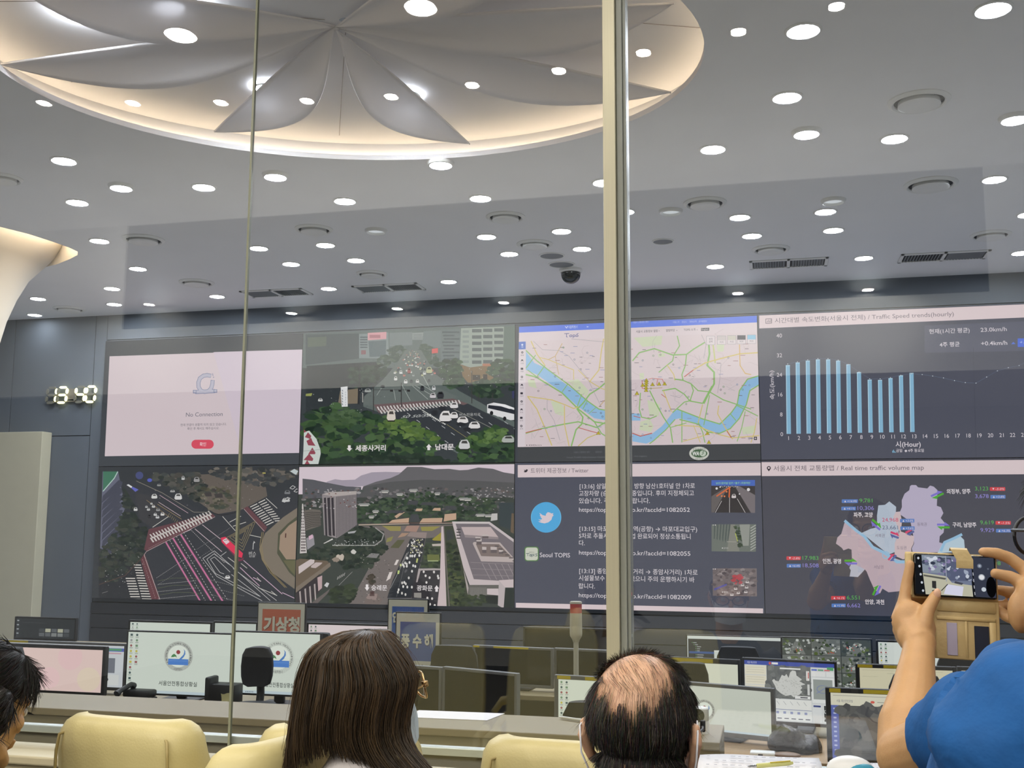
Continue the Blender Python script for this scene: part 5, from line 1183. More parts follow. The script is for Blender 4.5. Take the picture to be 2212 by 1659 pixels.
# ================================================================== DESKS AND MONITORS
m_lam = pm('beige_laminate', (138, 126, 98), 0.42, var=0.03, scale=3)
m_lamd = pm('beige_laminate_front', (136, 126, 100), 0.5, var=0.03, scale=3)
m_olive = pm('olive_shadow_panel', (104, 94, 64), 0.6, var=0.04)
m_brown = pm('light_wood', (172, 142, 106), 0.45, var=0.08, scale=3, stretch=(1, 14, 14))
m_bk = pm('black_plastic', (26, 28, 32), 0.45, var=0.06)
m_gb = pm('grey_plastic', (104, 106, 108), 0.45, var=0.04)
m_mesh = pm('black_upholstery', (24, 27, 33), 0.8, var=0.12, scale=60, bump=0.2)
m_scr = pm('dark_screen', (16, 20, 26), 0.12, var=0.03)
m_yel = pm('yellow_label', (206, 184, 40), 0.5, var=0.05)
m_paper = pm('white_paper', (236, 232, 232), 0.7, var=0.02)

# long ledge right behind the glass
LX1 = -0.21
cnt_ = empty('counter_ledge', (-2.2, 4.27, ZO))
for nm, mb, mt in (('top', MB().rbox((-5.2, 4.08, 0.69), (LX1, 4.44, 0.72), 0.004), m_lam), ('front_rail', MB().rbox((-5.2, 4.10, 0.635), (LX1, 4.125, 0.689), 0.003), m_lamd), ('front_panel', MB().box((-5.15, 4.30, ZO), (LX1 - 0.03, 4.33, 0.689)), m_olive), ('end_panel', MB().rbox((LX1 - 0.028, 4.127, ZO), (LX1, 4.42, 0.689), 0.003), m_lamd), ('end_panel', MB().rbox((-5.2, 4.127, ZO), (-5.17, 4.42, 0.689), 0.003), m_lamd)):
    adopt(mb.build(nm, mt), cnt_)
tag(cnt_, 'long beige counter ledge running behind the glass', 'counter')
ZD = 0.5
def desk(name, x0, x1, y0, y1, z, mat, label):
    root = empty('desk', ((x0 + x1) / 2, (y0 + y1) / 2, ZO))
    adopt(MB().rbox((x0, y0, z - 0.03), (x1, y1, z), 0.004).build('top', mat), root)
    for x in (x0 + 0.02, x1 - 0.05): adopt(MB().rbox((x, y0 + 0.03, ZO), (x + 0.03, y1 - 0.03, z - 0.031), 0.002).build('side_panel', m_lamd), root)
    adopt(MB().box((x0 + 0.06, y1 - 0.08, ZO + 0.3), (x1 - 0.06, y1 - 0.06, z - 0.031)).build('back_panel', m_lamd), root)
    tag(root, label, 'desk', 'control room desks')
    return root
desk('d', -4.6, -1.62, 5.42, 6.02, ZD, m_lam, 'beige desk on the left carrying the monitors with city seal wallpaper')
desk('d', -1.58, -0.44, 4.98, 5.48, ZD - 0.06, m_lam, 'beige desk carrying the two switched-off monitors in front of the blue sign')
desk('d', -0.40, 0.24, 4.90, 5.46, ZD, m_brown, 'light wooden desk at the lower right with a dark cable gap')
desk('d', 0.26, 1.0, 4.62, 5.04, ZD, m_brown, 'light wooden desk under the front monitor with the dark map')
desk('d', -0.02, 1.75, 5.52, 5.86, ZD, m_lam, 'beige desk under the white city map monitor')
desk('d', -0.82, -0.06, 5.74, 6.14, ZD, m_lam, 'beige desk under the pale monitor behind the bald head')
desk('d', -4.9, -0.86, 6.36, 7.05, ZD, m_lam, 'second row desk on the left behind the seal wallpaper monitors')
desk('d', -0.7, 1.75, 6.52, 7.1, ZD, m_lam, 'second row desk on the right under the camera picture monitor')
desk('d', -5.9, 2.1, 7.45, 8.22, ZD, m_lam, 'rearmost row desk in front of the video wall')
tag(MB().box((-0.30, 5.0, ZD + 0.0005), (-0.285, 5.12, ZD + 0.002)).build('cable_gap', m_bk, None), 'dark slot across the light wooden desk beside the bald man', 'cable slot')

SIL = (206, 214, 204)
def seal(cv, x, y, r, asp, full=True, gone=None):
    """round city seal; asp = width over height of the unit frame"""
    cv.ring(x, y, r * 0.74, r, (164, 166, 160), asp=1 / asp, n=44)
    cv.circle(x, y, r * 0.73 / asp, (220, 226, 216), ry=r * 0.73, n=40)
    for i, ch in enumerate('METROPOLITAN GOVERNMENT'):
        a = math.radians(200 + i * 140 / 22 * 1.0 + 0)
        a = math.radians(-205 + i * 236 / 22)
        cv.text(ch, x + r * 0.8 * math.cos(a) / asp, y + r * 0.8 * math.sin(a), r * 0.12, (92, 92, 92), al='C', rot=-(math.degrees(a) + 90))
    cv.text('서울특별시', x - r * 0.3 / asp, y + r * 0.93, r * 0.13, (84, 84, 86), w=r * 0.6 / asp)
    for dx, dy, rr, c_ in ((-0.02, -0.28, 0.14, (146, 60, 66)),): cv.circle(x + dx * r / asp, y + dy * r, rr * r / asp, c_, ry=rr * r, n=20)
    cv.poly([(x + a * r / asp, y + b * r) for a, b in ((-.52, .08), (-.44, -.08), (-.3, -.16), (-.16, -.06), (-.1, .1), (-.22, .02), (-.32, .06))], (78, 132, 84))
    cv.poly([(x + a * r / asp, y + b * r) for a, b in ((.34, -.5), (.46, -.36), (.48, -.16), (.36, .06), (.2, .2), (.1, .34), (-.16, .34), (.02, .22), (.2, .04), (.36, -.14), (.4, -.34))], (84, 128, 190))
    if full:
        cv.rect(x - 0.7 * r / asp, y + 0.18 * r, x + 0.7 * r / asp, y + 0.58 * r, (84, 130, 200)); cv.line([(x - .65 * r / asp, y + .32 * r), (x + .65 * r / asp, y + .30 * r)], .02 * r, (120, 160, 214))
def icons(cv, asp, n=8, cols=2, x0=0.02, y0=0.05, dy=0.09):
    rg = random.Random(n)
    for c in range(cols):
        for k in range(n if c == 0 else max(1, n * 2 // 3)):
            x, y = x0 + c * 0.055, y0 + k * dy
            cl = rg.choice([(90, 120, 160), (110, 140, 110), (150, 150, 150), (70, 90, 90), (190, 180, 80), (150, 90, 90)])
            if rg.random() < .5: cv.circle(x + 0.012, y, 0.020 / asp, cl, ry=0.020, n=12)
            else: cv.rect(x, y - 0.018, x + 0.024, y + 0.018, cl)
            cv.rect(x - 0.004, y + 0.03, x + 0.03, y + 0.037, (130, 136, 130))
            cv.rect(x - 0.001, y + 0.043, x + 0.026, y + 0.049, (150, 156, 150))

def monitor(xl, yl, xr, yr, yb, Yl, Yr, label, draw=None, bz=0.014, bzt=None, frame=None, z_desk=ZD, labels=(), gain=1.0, off=False, stand=True):
    """monitor whose outer top corners stand at the photograph's (xl, yl) and (xr, yr), at depths Yl and Yr; yb = its lower left edge"""
    A, B = PY(xl, yl, Yl), PY(xr, yr, Yr)
    zt = (A[2] + B[2]) / 2; zb = PY(xl, yb, Yl)[2]
    zb = max(zb, z_desk + 0.02)
    U = np.array([B[0] - A[0], B[1] - A[1], 0.0]); W = np.linalg.norm(U); U /= W; N = np.array([U[1], -U[0], 0.0]); H_ = zt - zb
    ang = math.atan2(U[1], U[0]); mid = (A + B) / 2
    root = empty('monitor', (mid[0] - N[0] * 0.06, mid[1] - N[1] * 0.06, z_desk))
    Mx = Matrix.Translation((A[0], A[1], zb)) @ Matrix.Rotation(ang, 4, 'Z')
    bzt = bzt or bz
    fr = MB()
    fr.rbox((0, 0, 0), (bz, 0.03, H_), 0.002, 1, Mx).rbox((W - bz, 0, 0), (W, 0.03, H_), 0.002, 1, Mx).rbox((bz, 0, H_ - bzt), (W - bz, 0.03, H_), 0.002, 1, Mx).rbox((bz, 0, 0), (W - bz, 0.03, bz * 1.3), 0.002, 1, Mx)
    fr.rbox((0.006, 0.028, 0.006), (W - 0.006, 0.045, H_ - 0.006), 0.004, 1, Mx)
    adopt(fr.build('frame', frame or m_bk), root)
    sw, sh = W - 2 * bz, H_ - bz * 1.3 - bzt
    if off or draw is None:
        adopt(MB().box((bz, 0.004, bz * 1.3), (W - bz, 0.027, H_ - bzt), Mx).build('screen', m_scr), root)
    else:
        adopt(MB().box((bz, 0.008, bz * 1.3), (W - bz, 0.027, H_ - bzt), Mx).build('panel', m_scr), root)
        O = np.array(Mx @ Vector((bz, 0.006, bz * 1.3)))
        cv = Canvas(O, U, (0, 0, 1), clip=(0, 0, sw, sh), eps=1.2e-5); cv.unit(sw, sh)
        kv = (yb - yl) / max(1e-6, zt - PY(xl, yb, Yl)[2])
        draw(cv, (xr - xl) * sw / W / (sh * kv))
        adopt(cv.build('screen', gain=gain), root)
    for u0, u1 in labels:
        adopt(MB().box((W * u0, -0.0015, H_ - bzt * 0.9), (W * u1, -0.0002, H_ - bzt * 0.12), Mx).build('yellow_label', m_yel), root)
    if stand:
        sd = MB(); cx = W / 2
        sd.rbox((cx - 0.03, 0.05, -(zb - z_desk) + 0.012), (cx + 0.03, 0.075, H_ * 0.5), 0.004, 1, Mx)
        adopt(sd.build('stand', m_bk), root)
        adopt(MB().rbox((cx - 0.11, -0.01, -(zb - z_desk)), (cx + 0.11, 0.16, -(zb - z_desk) + 0.012), 0.004, 1, Mx).build('base', m_bk), root)
    tag(root, label, 'monitor', 'desk monitors of the control room')
    return root

def fill(col):
    return lambda cv, a: cv.rect(0, 0, 1, 1, col)
def d_seal(x=0.52, y=0.38, r=0.235, txt=True, ic=True, col=SIL, full=True):
    def f(cv, a):
        cv.rect(0, 0, 1, 1, col)
        seal(cv, x, y, r, a, full)
        if txt: cv.text('서울안전통합상황실', x - 0.18, y + 0.48, 0.062, (66, 72, 70), w=0.37, bold=0.01)
        if ic: icons(cv, a, 9)
        cv.rect(0, 0.955, 1, 1, (186, 200, 206))
        for k in range(5): cv.rect(0.15 + k * 0.02, 0.97, 0.16 + k * 0.02, 0.985, (90, 100, 110))
    return f
def d_plain(ic=True, col=(214, 218, 210)):
    def f(cv, a):
        cv.rect(0, 0, 1, 1, col)
        if ic: icons(cv, a, 8)
    return f
def d_pink(cv, a):
    cv.rect(0, 0, 1, 1, (222, 196, 190))
    for x, y, r, c_ in ((0.75, 0.2, .3, (224, 190, 190)), (0.9, 0.7, .28, (222, 204, 184)), (0.6, .7, .25, (226, 192, 192)), (.2, .1, .2, (224, 204, 196))): cv.circle(x, y, r / a, c_, ry=r)
    cv.ring(.37, .62, .24, .33, (176, 160, 156), a0=180, a1=372, asp=1 / a)
    for i, ch in enumerate('METROPOLITAN GOV'):
        t = math.radians(-165 + i * 9.6); cv.text(ch, .37 + .265 * math.cos(t) / a, .62 + .265 * math.sin(t), .045, (120, 106, 104), al='C', rot=-(math.degrees(t) + 90))
    cv.rect(.17, .46, .56, .50, (110, 90, 92)); cv.rect(.17, .50, .56, .99, (226, 196, 194)); cv.rect(.44, .75, .53, .80, (140, 140, 190)); cv.line([(.24, .66), (.46, .66)], .006, (190, 166, 164)); cv.line([(.24, .84), (.4, .84)], .005, (196, 170, 168))
def d_side(cv, a):
    cv.rect(0, 0, 1, 1, (196, 200, 204)); cv.rect(0, 0.06, 1, .14, (86, 100, 170)); cv.rect(.88, .07, .98, .12, (90, 150, 110)); cv.rect(.7, .17, .98, .2, (190, 150, 160))
    cv.rect(.74, .3, .94, .66, (110, 114, 124)); cv.rect(.74, .7, .97, .95, (206, 208, 206)); cv.circle(.85, .82, .05 , (70, 70, 74), ry=.08); cv.rect(.02, .3, .7, .95, (150, 152, 156))
def d_dark(cv, a):
    cv.rect(0, 0, 1, 1, (44, 48, 52)); cv.rect(.0, .0, .06, 1, (52, 56, 60))
    for k in range(4): cv.circle(.03, .12 + k * .22, .02, (150, 156, 160), ry=.035, n=10)
    for i in range(5):
        for j in range(2): cv.rect(.40 + i * .105, .5 + j * .22, .49 + i * .105, .68 + j * .22, random.Random(i * 2 + j).choice([(170, 170, 150), (90, 94, 98), (120, 124, 124), (66, 70, 74)]))
    cv.line([(.1, .2), (.5, .22)], .01, (90, 94, 98))
def d_code(cv, a):
    cv.rect(0, 0, 1, 1, (50, 54, 60)); cv.rect(0, 0, 1, .08, (206, 212, 208)); cv.rect(0, 0, .01, 1, (190, 196, 194))
    rg = random.Random(4)
    for k in range(12):
        x = .05 + min(k, 2) * .02; cv.rect(x, .17 + k * .052, x + .008, .185 + k * .052, (130, 190, 120)); cv.rect(x + .015, .17 + k * .052, x + .03 + rg.uniform(.01, .06), .187 + k * .052, (170, 176, 176))
    cv.rect(.02, .40, 1, .455, (56, 86, 140)); cv.rect(.29, .36, .4, 1, (196, 204, 200)); cv.rect(.29, .36, .72, .385, (214, 218, 214))
    cv.rect(.4, .40, 1, 1, (44, 48, 54))
def d_cctv(cv, a):
    cv.rect(0, 0, 1, 1, (70, 76, 72)); rg = random.Random(9)
    for i in range(3):
        for j in range(3):
            x0, y0 = i / 3, j * .335; x1, y1 = x0 + .325, y0 + .325
            cv.rect(x0, y0, x1, y1, rg.choice([(88, 96, 88), (74, 80, 76), (104, 108, 104)]))
            cv.poly([(x0 + .05, y1), (x0 + .15, y0 + .06), (x0 + .2, y0 + .06), (x1 - .06, y1)], (112, 116, 112))
            cv.scatter([(x0 + .01, y0 + .02), (x1 - .01, y0 + .02), (x1 - .01, y1 - .02), (x0 + .01, y1 - .02)], 34, .022, [(70, 84, 60), (90, 104, 60), (130, 134, 130), (54, 60, 56), (180, 184, 180)], 12, rg, flat=1.4)
            for _ in range(12):
                x, y = rg.uniform(x0 + .06, x1 - .06), rg.uniform(y0 + .1, y1 - .05); cv.rect(x, y, x + .012, y + .016, rg.choice([(220, 220, 220), (60, 60, 60), (190, 80, 70)]), .2)
    for k in (1, 2): cv.rect(k / 3 - .004, 0, k / 3 + .001, 1, (50, 54, 52)); cv.rect(0, k * .335 - .01, 1, k * .335, (50, 54, 52))
SEOUL = [(0, .42), (.06, .36), (.1, .42), (.2, .44), (.3, .2), (.38, .24), (.44, .16), (.5, .3), (.55, .1), (.62, .02), (.72, .04), (.74, .2), (.84, .28), (.9, .34), (.82, .4), (.92, .46), (1, .5), (.86, .56), (.9, .64), (.84, .72), (.9, .78), (.8, .9), (.7, .94), (.64, 1), (.56, .92), (.4, .96), (.26, .88), (.12, .74), (.08, .6), (.04, .52)]
def d_gis(cv, a):
    cv.rect(0, 0, 1, 1, (204, 206, 206)); cv.rect(0, 0, 1, .07, (70, 84, 160)); cv.text('서울 재난안전', .03, .05, .03, (214, 216, 232), w=.11); cv.circle(.29, .035, .014, (196, 90, 80), ry=.024); cv.rect(.31, .018, .38, .052, (226, 226, 226)); cv.rect(.92, .06, .99, .115, (90, 160, 110))
    for j in range(3):
        y0 = .085 + j * .165; cv.rect(.005, y0, .245, y0 + .152, (224, 218, 198))
        for k in range(3): cv.line([(.02, y0 + .03 + k * .04), (.22, y0 + .03 + k * .04)], .006, (190, 184, 164))
    cv.rect(.25, .07, .74, .62, (108, 110, 108)); cv.scatter([(.25, .08), (.73, .08), (.73, .6), (.25, .6)], 70, .04, [(116, 118, 116), (100, 102, 102), (124, 126, 122)], 5, random.Random(5), flat=1.5)
    cv.poly([(.31 + x * .37, .13 + y * .46) for x, y in SEOUL], (204, 204, 200))
    rg = random.Random(6)
    for _ in range(46):
        x, y = rg.uniform(.34, .64), rg.uniform(.28, .54); cv.line([(x, y), (x + rg.uniform(-.03, .03), y + .02)], .006, (176, 176, 172), step=.1)
    cv.rect(.40, .10, .63, .125, (224, 224, 220)); cv.rect(.69, .14, .725, .30, (220, 216, 212)); cv.rect(.71, .16, .72, .26, (190, 90, 90)); cv.rect(.70, .36, .725, .54, (206, 206, 204)); cv.rect(.56, .56, .73, .61, (222, 222, 220)); cv.rect(.62, .575, .70, .595, (90, 90, 96))
    for j, c_ in enumerate(((90, 110, 190), (110, 160, 130), (200, 120, 120))): cv.rect(.75 + j * .07, .10, .81 + j * .07, .125, c_)
    cv.rect(.75, .14, .9, .22, (222, 222, 220)); cv.rect(.91, .14, .99, .22, (220, 222, 220)); cv.rect(.75, .24, .99, .66, (222, 224, 222)); cv.rect(.765, .27, .975, .6, (150, 156, 152)); cv.ring(.87, .43, .06, .07, (120, 130, 170), n=18); cv.line([(.8, .5), (.9, .4), (.95, .44)], .008, (120, 130, 176))
    cv.rect(.25, .63, .74, .79, (224, 224, 220)); cv.rect(.25, .80, .74, .98, (222, 224, 222)); cv.rect(.75, .68, .85, .98, (214, 216, 216)); cv.rect(.86, .68, .99, .98, (214, 216, 216)); cv.rect(.875, .7, .975, .96, (64, 66, 66)); cv.scatter([(.88, .72), (.97, .72), (.97, .94), (.88, .94)], 16, .02, [(40, 40, 42), (190, 192, 190)], 5, rg, flat=1.5)
    for k in range(6): cv.line([(.28 + k * .075, .66), (.31 + k * .075, .72)], .006, (170, 172, 174)); cv.rect(.27 + k * .078, .83, .30 + k * .078, .87, (150, 156, 190)); cv.rect(.28 + k * .078, .94, .33 + k * .078, .955, (60, 66, 90))
    cv.rect(.76, .70, .84, .73, (70, 80, 130)); cv.line([(.25, .80), (.74, .80)], .006, (80, 90, 150))
def d_beige(cv, a):
    cv.rect(0, 0, 1, 1, (206, 200, 172)); cv.line([(.03, .05), (.9, .05)], .008, (180, 174, 150)); cv.line([(.3, .12), (.6, .12)], .01, (176, 172, 150)); cv.line([(.03, .2), (.2, .2)], .008, (180, 176, 152))
def d_board(cv, a):
    cv.rect(0, 0, 1, 1, (214, 210, 190)); cv.line([(.02, .04), (.6, .045)], .01, (170, 168, 156)); cv.text('서울 재난안전포털', .05, .14, .035, (110, 112, 130), w=.14); cv.circle(.36, .125, .018, (206, 96, 84), ry=.02); cv.line([(.4, .125), (.48, .125)], .01, (150, 150, 140))
    cv.rect(0, .19, .065, 1, (96, 106, 170))
    for k in range(11): cv.rect(.02, .23 + k * .07, .045, .255 + k * .07, (176, 182, 214))
    cv.rect(.065, .19, .60, 1, (92, 92, 90)); cv.scatter([(.07, .2), (.59, .2), (.59, .98), (.07, .98)], 60, .06, [(98, 98, 96), (84, 84, 84), (106, 104, 100)], 4, random.Random(2), flat=1.5)
    cv.line([(.32, .2), (.3, .32), (.36, .42), (.5, .48)], .02, (76, 76, 78))
    cv.poly([(.5, .62), (.54, .58), (.58, .6), (.6, .66), (.66, .72), (.62, .84), (.6, .94), (.56, .9), (.58, .8), (.52, .72)], (206, 204, 184))
    for k in range(6): cv.line([(.72 - k % 2 * .01, .22 + k * .04), (.76, .22 + k * .04)], .014, (222, 176, 130))
    cv.line([(.7, .15), (.78, .15)], .012, (160, 156, 146)); cv.line([(.9, .15), (.98, .15)], .012, (160, 156, 146))

Q = monitor
Q(32, 1334, 165, 1333, 1412, 8.0, 8.0, 'far dark monitor with small picture grid in front of the cream cabinet', d_dark, z_desk=ZD)
Q(-40, 1385, 273, 1386, 1500, 5.75, 5.75, 'monitor with narrow interface strip at its right edge behind the pink one', d_side, frame=m_gb, labels=((.1, .33),), stand=True)
Q(-60, 1391, 229, 1393, 1512, 5.5, 5.5, 'monitor with pink wallpaper and half a city seal at far left', d_pink, bz=.02, z_desk=ZD)
Q(274, 1366, 502, 1364, 1499, 5.6, 5.6, 'white monitor with full round city seal, left of the glass joint', d_seal(.5, .38, .245), bz=.008)
Q(504, 1366, 694, 1364, 1500, 5.6, 5.6, 'white monitor with city seal partly behind a black headrest', d_seal(.52, .40, .27, ic=False), bz=.008)
Q(277, 1342, 458, 1341, 1430, 6.75, 6.75, 'white monitor showing only its top above the seal monitor at left', d_seal(.5, .42, .2, False))
Q(460, 1343, 557, 1342, 1420, 6.9, 6.9, 'pale monitor top left of the red sign board', d_seal(.62, .62, .3, False, False, (186, 194, 186)))
Q(662, 1347, 848, 1346, 1450, 6.75, 6.75, 'pale pink monitor right behind the head of the long-haired woman', d_plain(True, (218, 204, 206)))
Q(860, 1437, 953, 1440, 1560, 5.25, 5.2, 'switched-off monitor mostly hidden by the glasses of the woman', off=True, frame=m_gb, z_desk=ZD - .06)
Q(956, 1440, 1116, 1455, 1560, 5.2, 5.05, 'switched-off grey monitor angled beside the blue sign', off=True, frame=m_gb, z_desk=ZD - .06)
Q(1022, 1394, 1194, 1400, 1520, 6.55, 6.5, 'switched-off monitor with yellow labels left of the signal light', off=True, frame=m_gb, labels=((.0, .08), (.26, .7)))
Q(1197, 1401, 1375, 1406, 1520, 6.55, 6.5, 'switched-off monitor behind the signal light pole', off=True, frame=m_gb)
Q(1130, 1356, 1322, 1356, 1430, 7.65, 7.65, 'large dark monitor in the rear row left of the mullion', off=True)
Q(1197, 1461, 1425, 1466, 1610, 5.25, 5.2, 'white desktop monitor with icons and yellow labels left of the bald man', d_plain(True, (206, 212, 196)), bz=.02, frame=m_gb, labels=((.03, .16), (.3, .5)), z_desk=ZD - .06)
Q(1395, 1418, 1598, 1424, 1530, 5.95, 5.9, 'pale monitor with long yellow label right behind the bald head', d_plain(False, (210, 212, 194)), bz=.012, bzt=.026, labels=((.2, .72),))
Q(1602, 1420, 1807, 1430, 1560, 5.6, 5.55, 'monitor showing a white city map among statistic panels', d_gis, bz=.012)
Q(1482, 1372, 1688, 1375, 1460, 6.68, 6.68, 'dark monitor with a white title bar and file list', d_code, bz=.006)
Q(1686, 1375, 1884, 1380, 1490, 6.72, 6.72, 'monitor with a grid of green street camera pictures', d_cctv, bz=.008)
Q(1892, 1382, 2090, 1388, 1490, 6.68, 6.68, 'white desktop monitor just left of the raised forearm', d_plain(True, (208, 214, 210)), bz=.012)
Q(1848, 1435, 2066, 1440, 1545, 5.6, 5.6, 'beige page monitor with yellow labels behind the forearm', d_beige, bz=.018, labels=((.02, .17), (.28, .7)))
Q(2068, 1441, 2280, 1446, 1550, 5.6, 5.6, 'dark framed monitor hidden by the blue sleeve', d_plain(False, (190, 186, 166)), bz=.018)
Q(1437, 1470, 1671, 1487, 1625, 5.35, 5.2, 'angled monitor with grey city seal between the bald man and the bag', d_seal(.36, .54, .24, False, False, (198, 202, 190), False), bz=.016, frame=m_gb)
Q(1783, 1488, 2060, 1493, 1660, 4.78, 4.78, 'front monitor with dark map and blue side strip at lower right', d_board, bz=.02, labels=((.03, .12), (.3, .62)), frame=m_bk)

# signs on poles
m_signf = pm('sign_border', (214, 214, 200), 0.5, var=0.02)
def sign(xl, yt, xr, yb, Y, col, lines, label, low=None):
    A, B = PY(xl, yt, Y), PY(xr, yb, Y); w = B[0] - A[0]; h = A[2] - B[2]
    root = empty('sign_board', ((A[0] + B[0]) / 2, Y, ZD))
    adopt(MB().rbox((A[0] - .008, Y, B[2] - .008), (B[0] + .008, Y + .02, A[2] + .008), .003, 1).build('frame', m_bk), root)
    cv = Canvas((A[0], Y - .0008, B[2]), (1, 0, 0), (0, 0, 1), clip=(0, 0, w, h)); cv.unit(w, h)
    cv.rect(0, 0, 1, 1, (214, 214, 200)); cv.rect(.09, .13 if low is None else .13, .915, low or 1.0, col)
    for s_, x, y, hh, ww, c_ in lines:
        if c_ != (60, 62, 60): cv.text(s_, x + .012, y + .012, hh, (60, 70, 110) if col[2] > 120 else (110, 60, 50), w=ww, bold=.045)
        cv.text(s_, x, y, hh, c_, w=ww, bold=.045)
    adopt(cv.build('face', ink=True), root)
    adopt(MB().tube([((A[0] + B[0]) / 2, Y + .03, ZD + .005), ((A[0] + B[0]) / 2, Y + .03, B[2] + .1)], .012, 10).build('pole', m_bk), root)
    adopt(MB().rbox(((A[0] + B[0]) / 2 - .1, Y - .06, ZD), ((A[0] + B[0]) / 2 + .1, Y + .12, ZD + .012), .004).build('base', m_bk), root)
    tag(root, label, 'sign')
SW = (226, 226, 210)
sign(559, 1303, 656, 1400, 6.45, (206, 116, 90), [('기상청', .12, .62, .27, .78, SW)], 'white framed red sign board reading 기상청 above the monitors')
sign(857, 1324, 948, 1470, 6.42, (76, 102, 164), [('풍 수 해', .11, .50, .16, .74, SW), ('담당지정', .1, .93, .13, .72, (60, 62, 60))], 'blue sign board reading 풍수해 right of the woman', low=.72)
sign(840, 1295, 922, 1410, 6.68, (76, 108, 176), [('안전총괄', .1, .42, .16, .8, SW)], 'blue sign board half hidden behind the other blue sign')

# signal light
ZD_ = ZD; ZD = ZD - .06
sx = PY(1244, 1300, 5.38); root = empty('signal_light', (sx[0], 5.38, ZD))
zz = lambda y: PY(1244, y, 5.38)[2]
R_ = 13 / FPX * 5.4
def lat(nm, prof, mat): o = MB().lathe([(r, z - ZD) for r, z in prof], n=24).build(nm, mat, root, smooth=40)
lat('cap', [(R_ * 1.02, zz(1304)), (R_ * 1.02, zz(1301)), (R_ * .9, zz(1299))], pm('signal_cap', (170, 166, 150), .5))
lat('red_lens', [(R_ * .97, zz(1324)), (R_ * .97, zz(1304))], pm('red_lens', (178, 44, 52), .25, var=.03))
lat('body', [(R_ * .6, zz(1382)), (R_ * .98, zz(1374)), (R_ * 1.03, zz(1368)), (R_ * .98, zz(1324.2))], pm('signal_body', (186, 182, 164), .5))
lat('collar', [(R_ * .5, zz(1387)), (R_ * .6, zz(1382.2))], pm('signal_cap', (170, 166, 150), .5))
lat('pole', [(R_ * .42, ZD + .012), (R_ * .42, zz(1387.2))], pm('signal_pole', (176, 174, 160), .4))
lat('base', [(.05, ZD), (.05, ZD + .006), (.03, ZD + .012)], m_bk)
tag(root, 'grey signal light with a red top on a thin pole', 'signal light'); ZD = ZD_

# black office chairs of the control room
def office_chair(x, y, w, Y, label, z=None, yaw=0.0, head=True, group='black office chairs of the control room'):
    """top centre of the chair's back at the photograph's (x, y); w = its width there"""
    T = PY(x, y, Y); k = w / FPX * Y / 0.47
    root = empty('office_chair', (T[0], T[1], ZO), yaw); h = T[2] - ZO
    mb = MB()
    bw = .235 * k; b0 = h - (.62 if not head else .78) ; b1 = h if not head else h - .27
    rings = []
    for i in range(13):
        t = i / 12; z_ = b0 + (b1 - b0) * t; ww = bw * (.86 + .16 * math.sin(math.pi * min(1, t * .9)))
        if t > .93: ww *= .93
        if t == 1: ww *= .9
        row = []
        for j in range(24):
            a = 2 * math.pi * j / 24; c_, s_ = math.cos(a), math.sin(a)
            row.append((ww * math.copysign(abs(c_) ** .5, c_), .05 * (1 - t) - .04 * (c_ * c_) * 1 + .035 * math.copysign(abs(s_) ** .7, s_), z_))
        rings.append(row)
    mb.loft(rings); mb.build('backrest', m_mesh, root, smooth=50)
    if head:
        hb = MB(); hw = .145 * k
        hb.loft([[(hw * q * math.copysign(abs(math.cos(2 * math.pi * j / 24)) ** .55, math.cos(2 * math.pi * j / 24)), .0 + .04 * math.copysign(abs(math.sin(2 * math.pi * j / 24)) ** .7, math.sin(2 * math.pi * j / 24)) - .03 * abs(math.cos(2 * math.pi * j / 24)), h - .19 + z_) for j in range(24)] for q, z_ in ((.55, 0), (.85, .012), (.97, .05), (1, .10), (.94, .155), (.75, .185), (.5, .19))])
        hb.build('headrest', m_mesh, root, smooth=50)
        MB().tube([(0, .04, b1 - .04), (0, .07, b1 + .03), (0, .045, h - .1)], .02, 8).build('headrest_arm', m_bk, root, smooth=50)
    MB().rbox((-.24 * k, -.03, b0 - .09), (.24 * k, .40, b0 - .02), .03, 3).build('seat', m_mesh, root, smooth=50)
    MB().tube([(0, .17, .09), (0, .17, b0 - .09)], .03, 10).build('post', m_bk, root, smooth=50)
    for k_ in range(5):
        a = math.radians(72 * k_ + 20); e = (  .27 * math.cos(a), .17 + .27 * math.sin(a))
        lg = MB().tube([(0, .17, .11), (*e, .075)], [.025, .016], 8).build('leg', m_bk, root, smooth=50)
        MB().lathe([(.03, -.012), (.03, .012)], (0, 0, 0), 14, Matrix.Translation((*e, .031)) @ Matrix.Rotation(math.pi / 2, 4, 'X')).build('caster', m_bk, lg, smooth=40)
    tag(root, label, 'chair', group)
    return root
office_chair(22, 1398, 104, 5.05, 'black chair headrest in front of the pink monitor', head=False)
office_chair(560, 1397, 118, 5.05, 'black office chair with curved headrest before the seal monitor', yaw=.25)
office_chair(690, 1367, 76, 6.12, 'black chair back right of the partly hidden seal monitor', head=False)
office_chair(985, 1394, 110, 6.12, 'black chair with rounded back behind the two switched-off monitors', head=False)
office_chair(1290, 1516, 150, 4.62, 'black chair back low in front of the white desktop monitor', head=False)
office_chair(1493, 1431, 76, 5.58, 'black chair back before the pale monitor right of the bald head', head=False)
office_chair(1595, 1397, 92, 6.3, 'black chair back in front of the dark file list monitor', head=False)
office_chair(1975, 1457, 108, 5.14, 'black chair back seen on both sides of the forearm', head=False)
office_chair(2070, 1413, 90, 6.3, 'black chair back between the forearm and the blue shoulder', head=False)

# small things on the desks
def onP(x, y, z): return PZ(x, y, z)
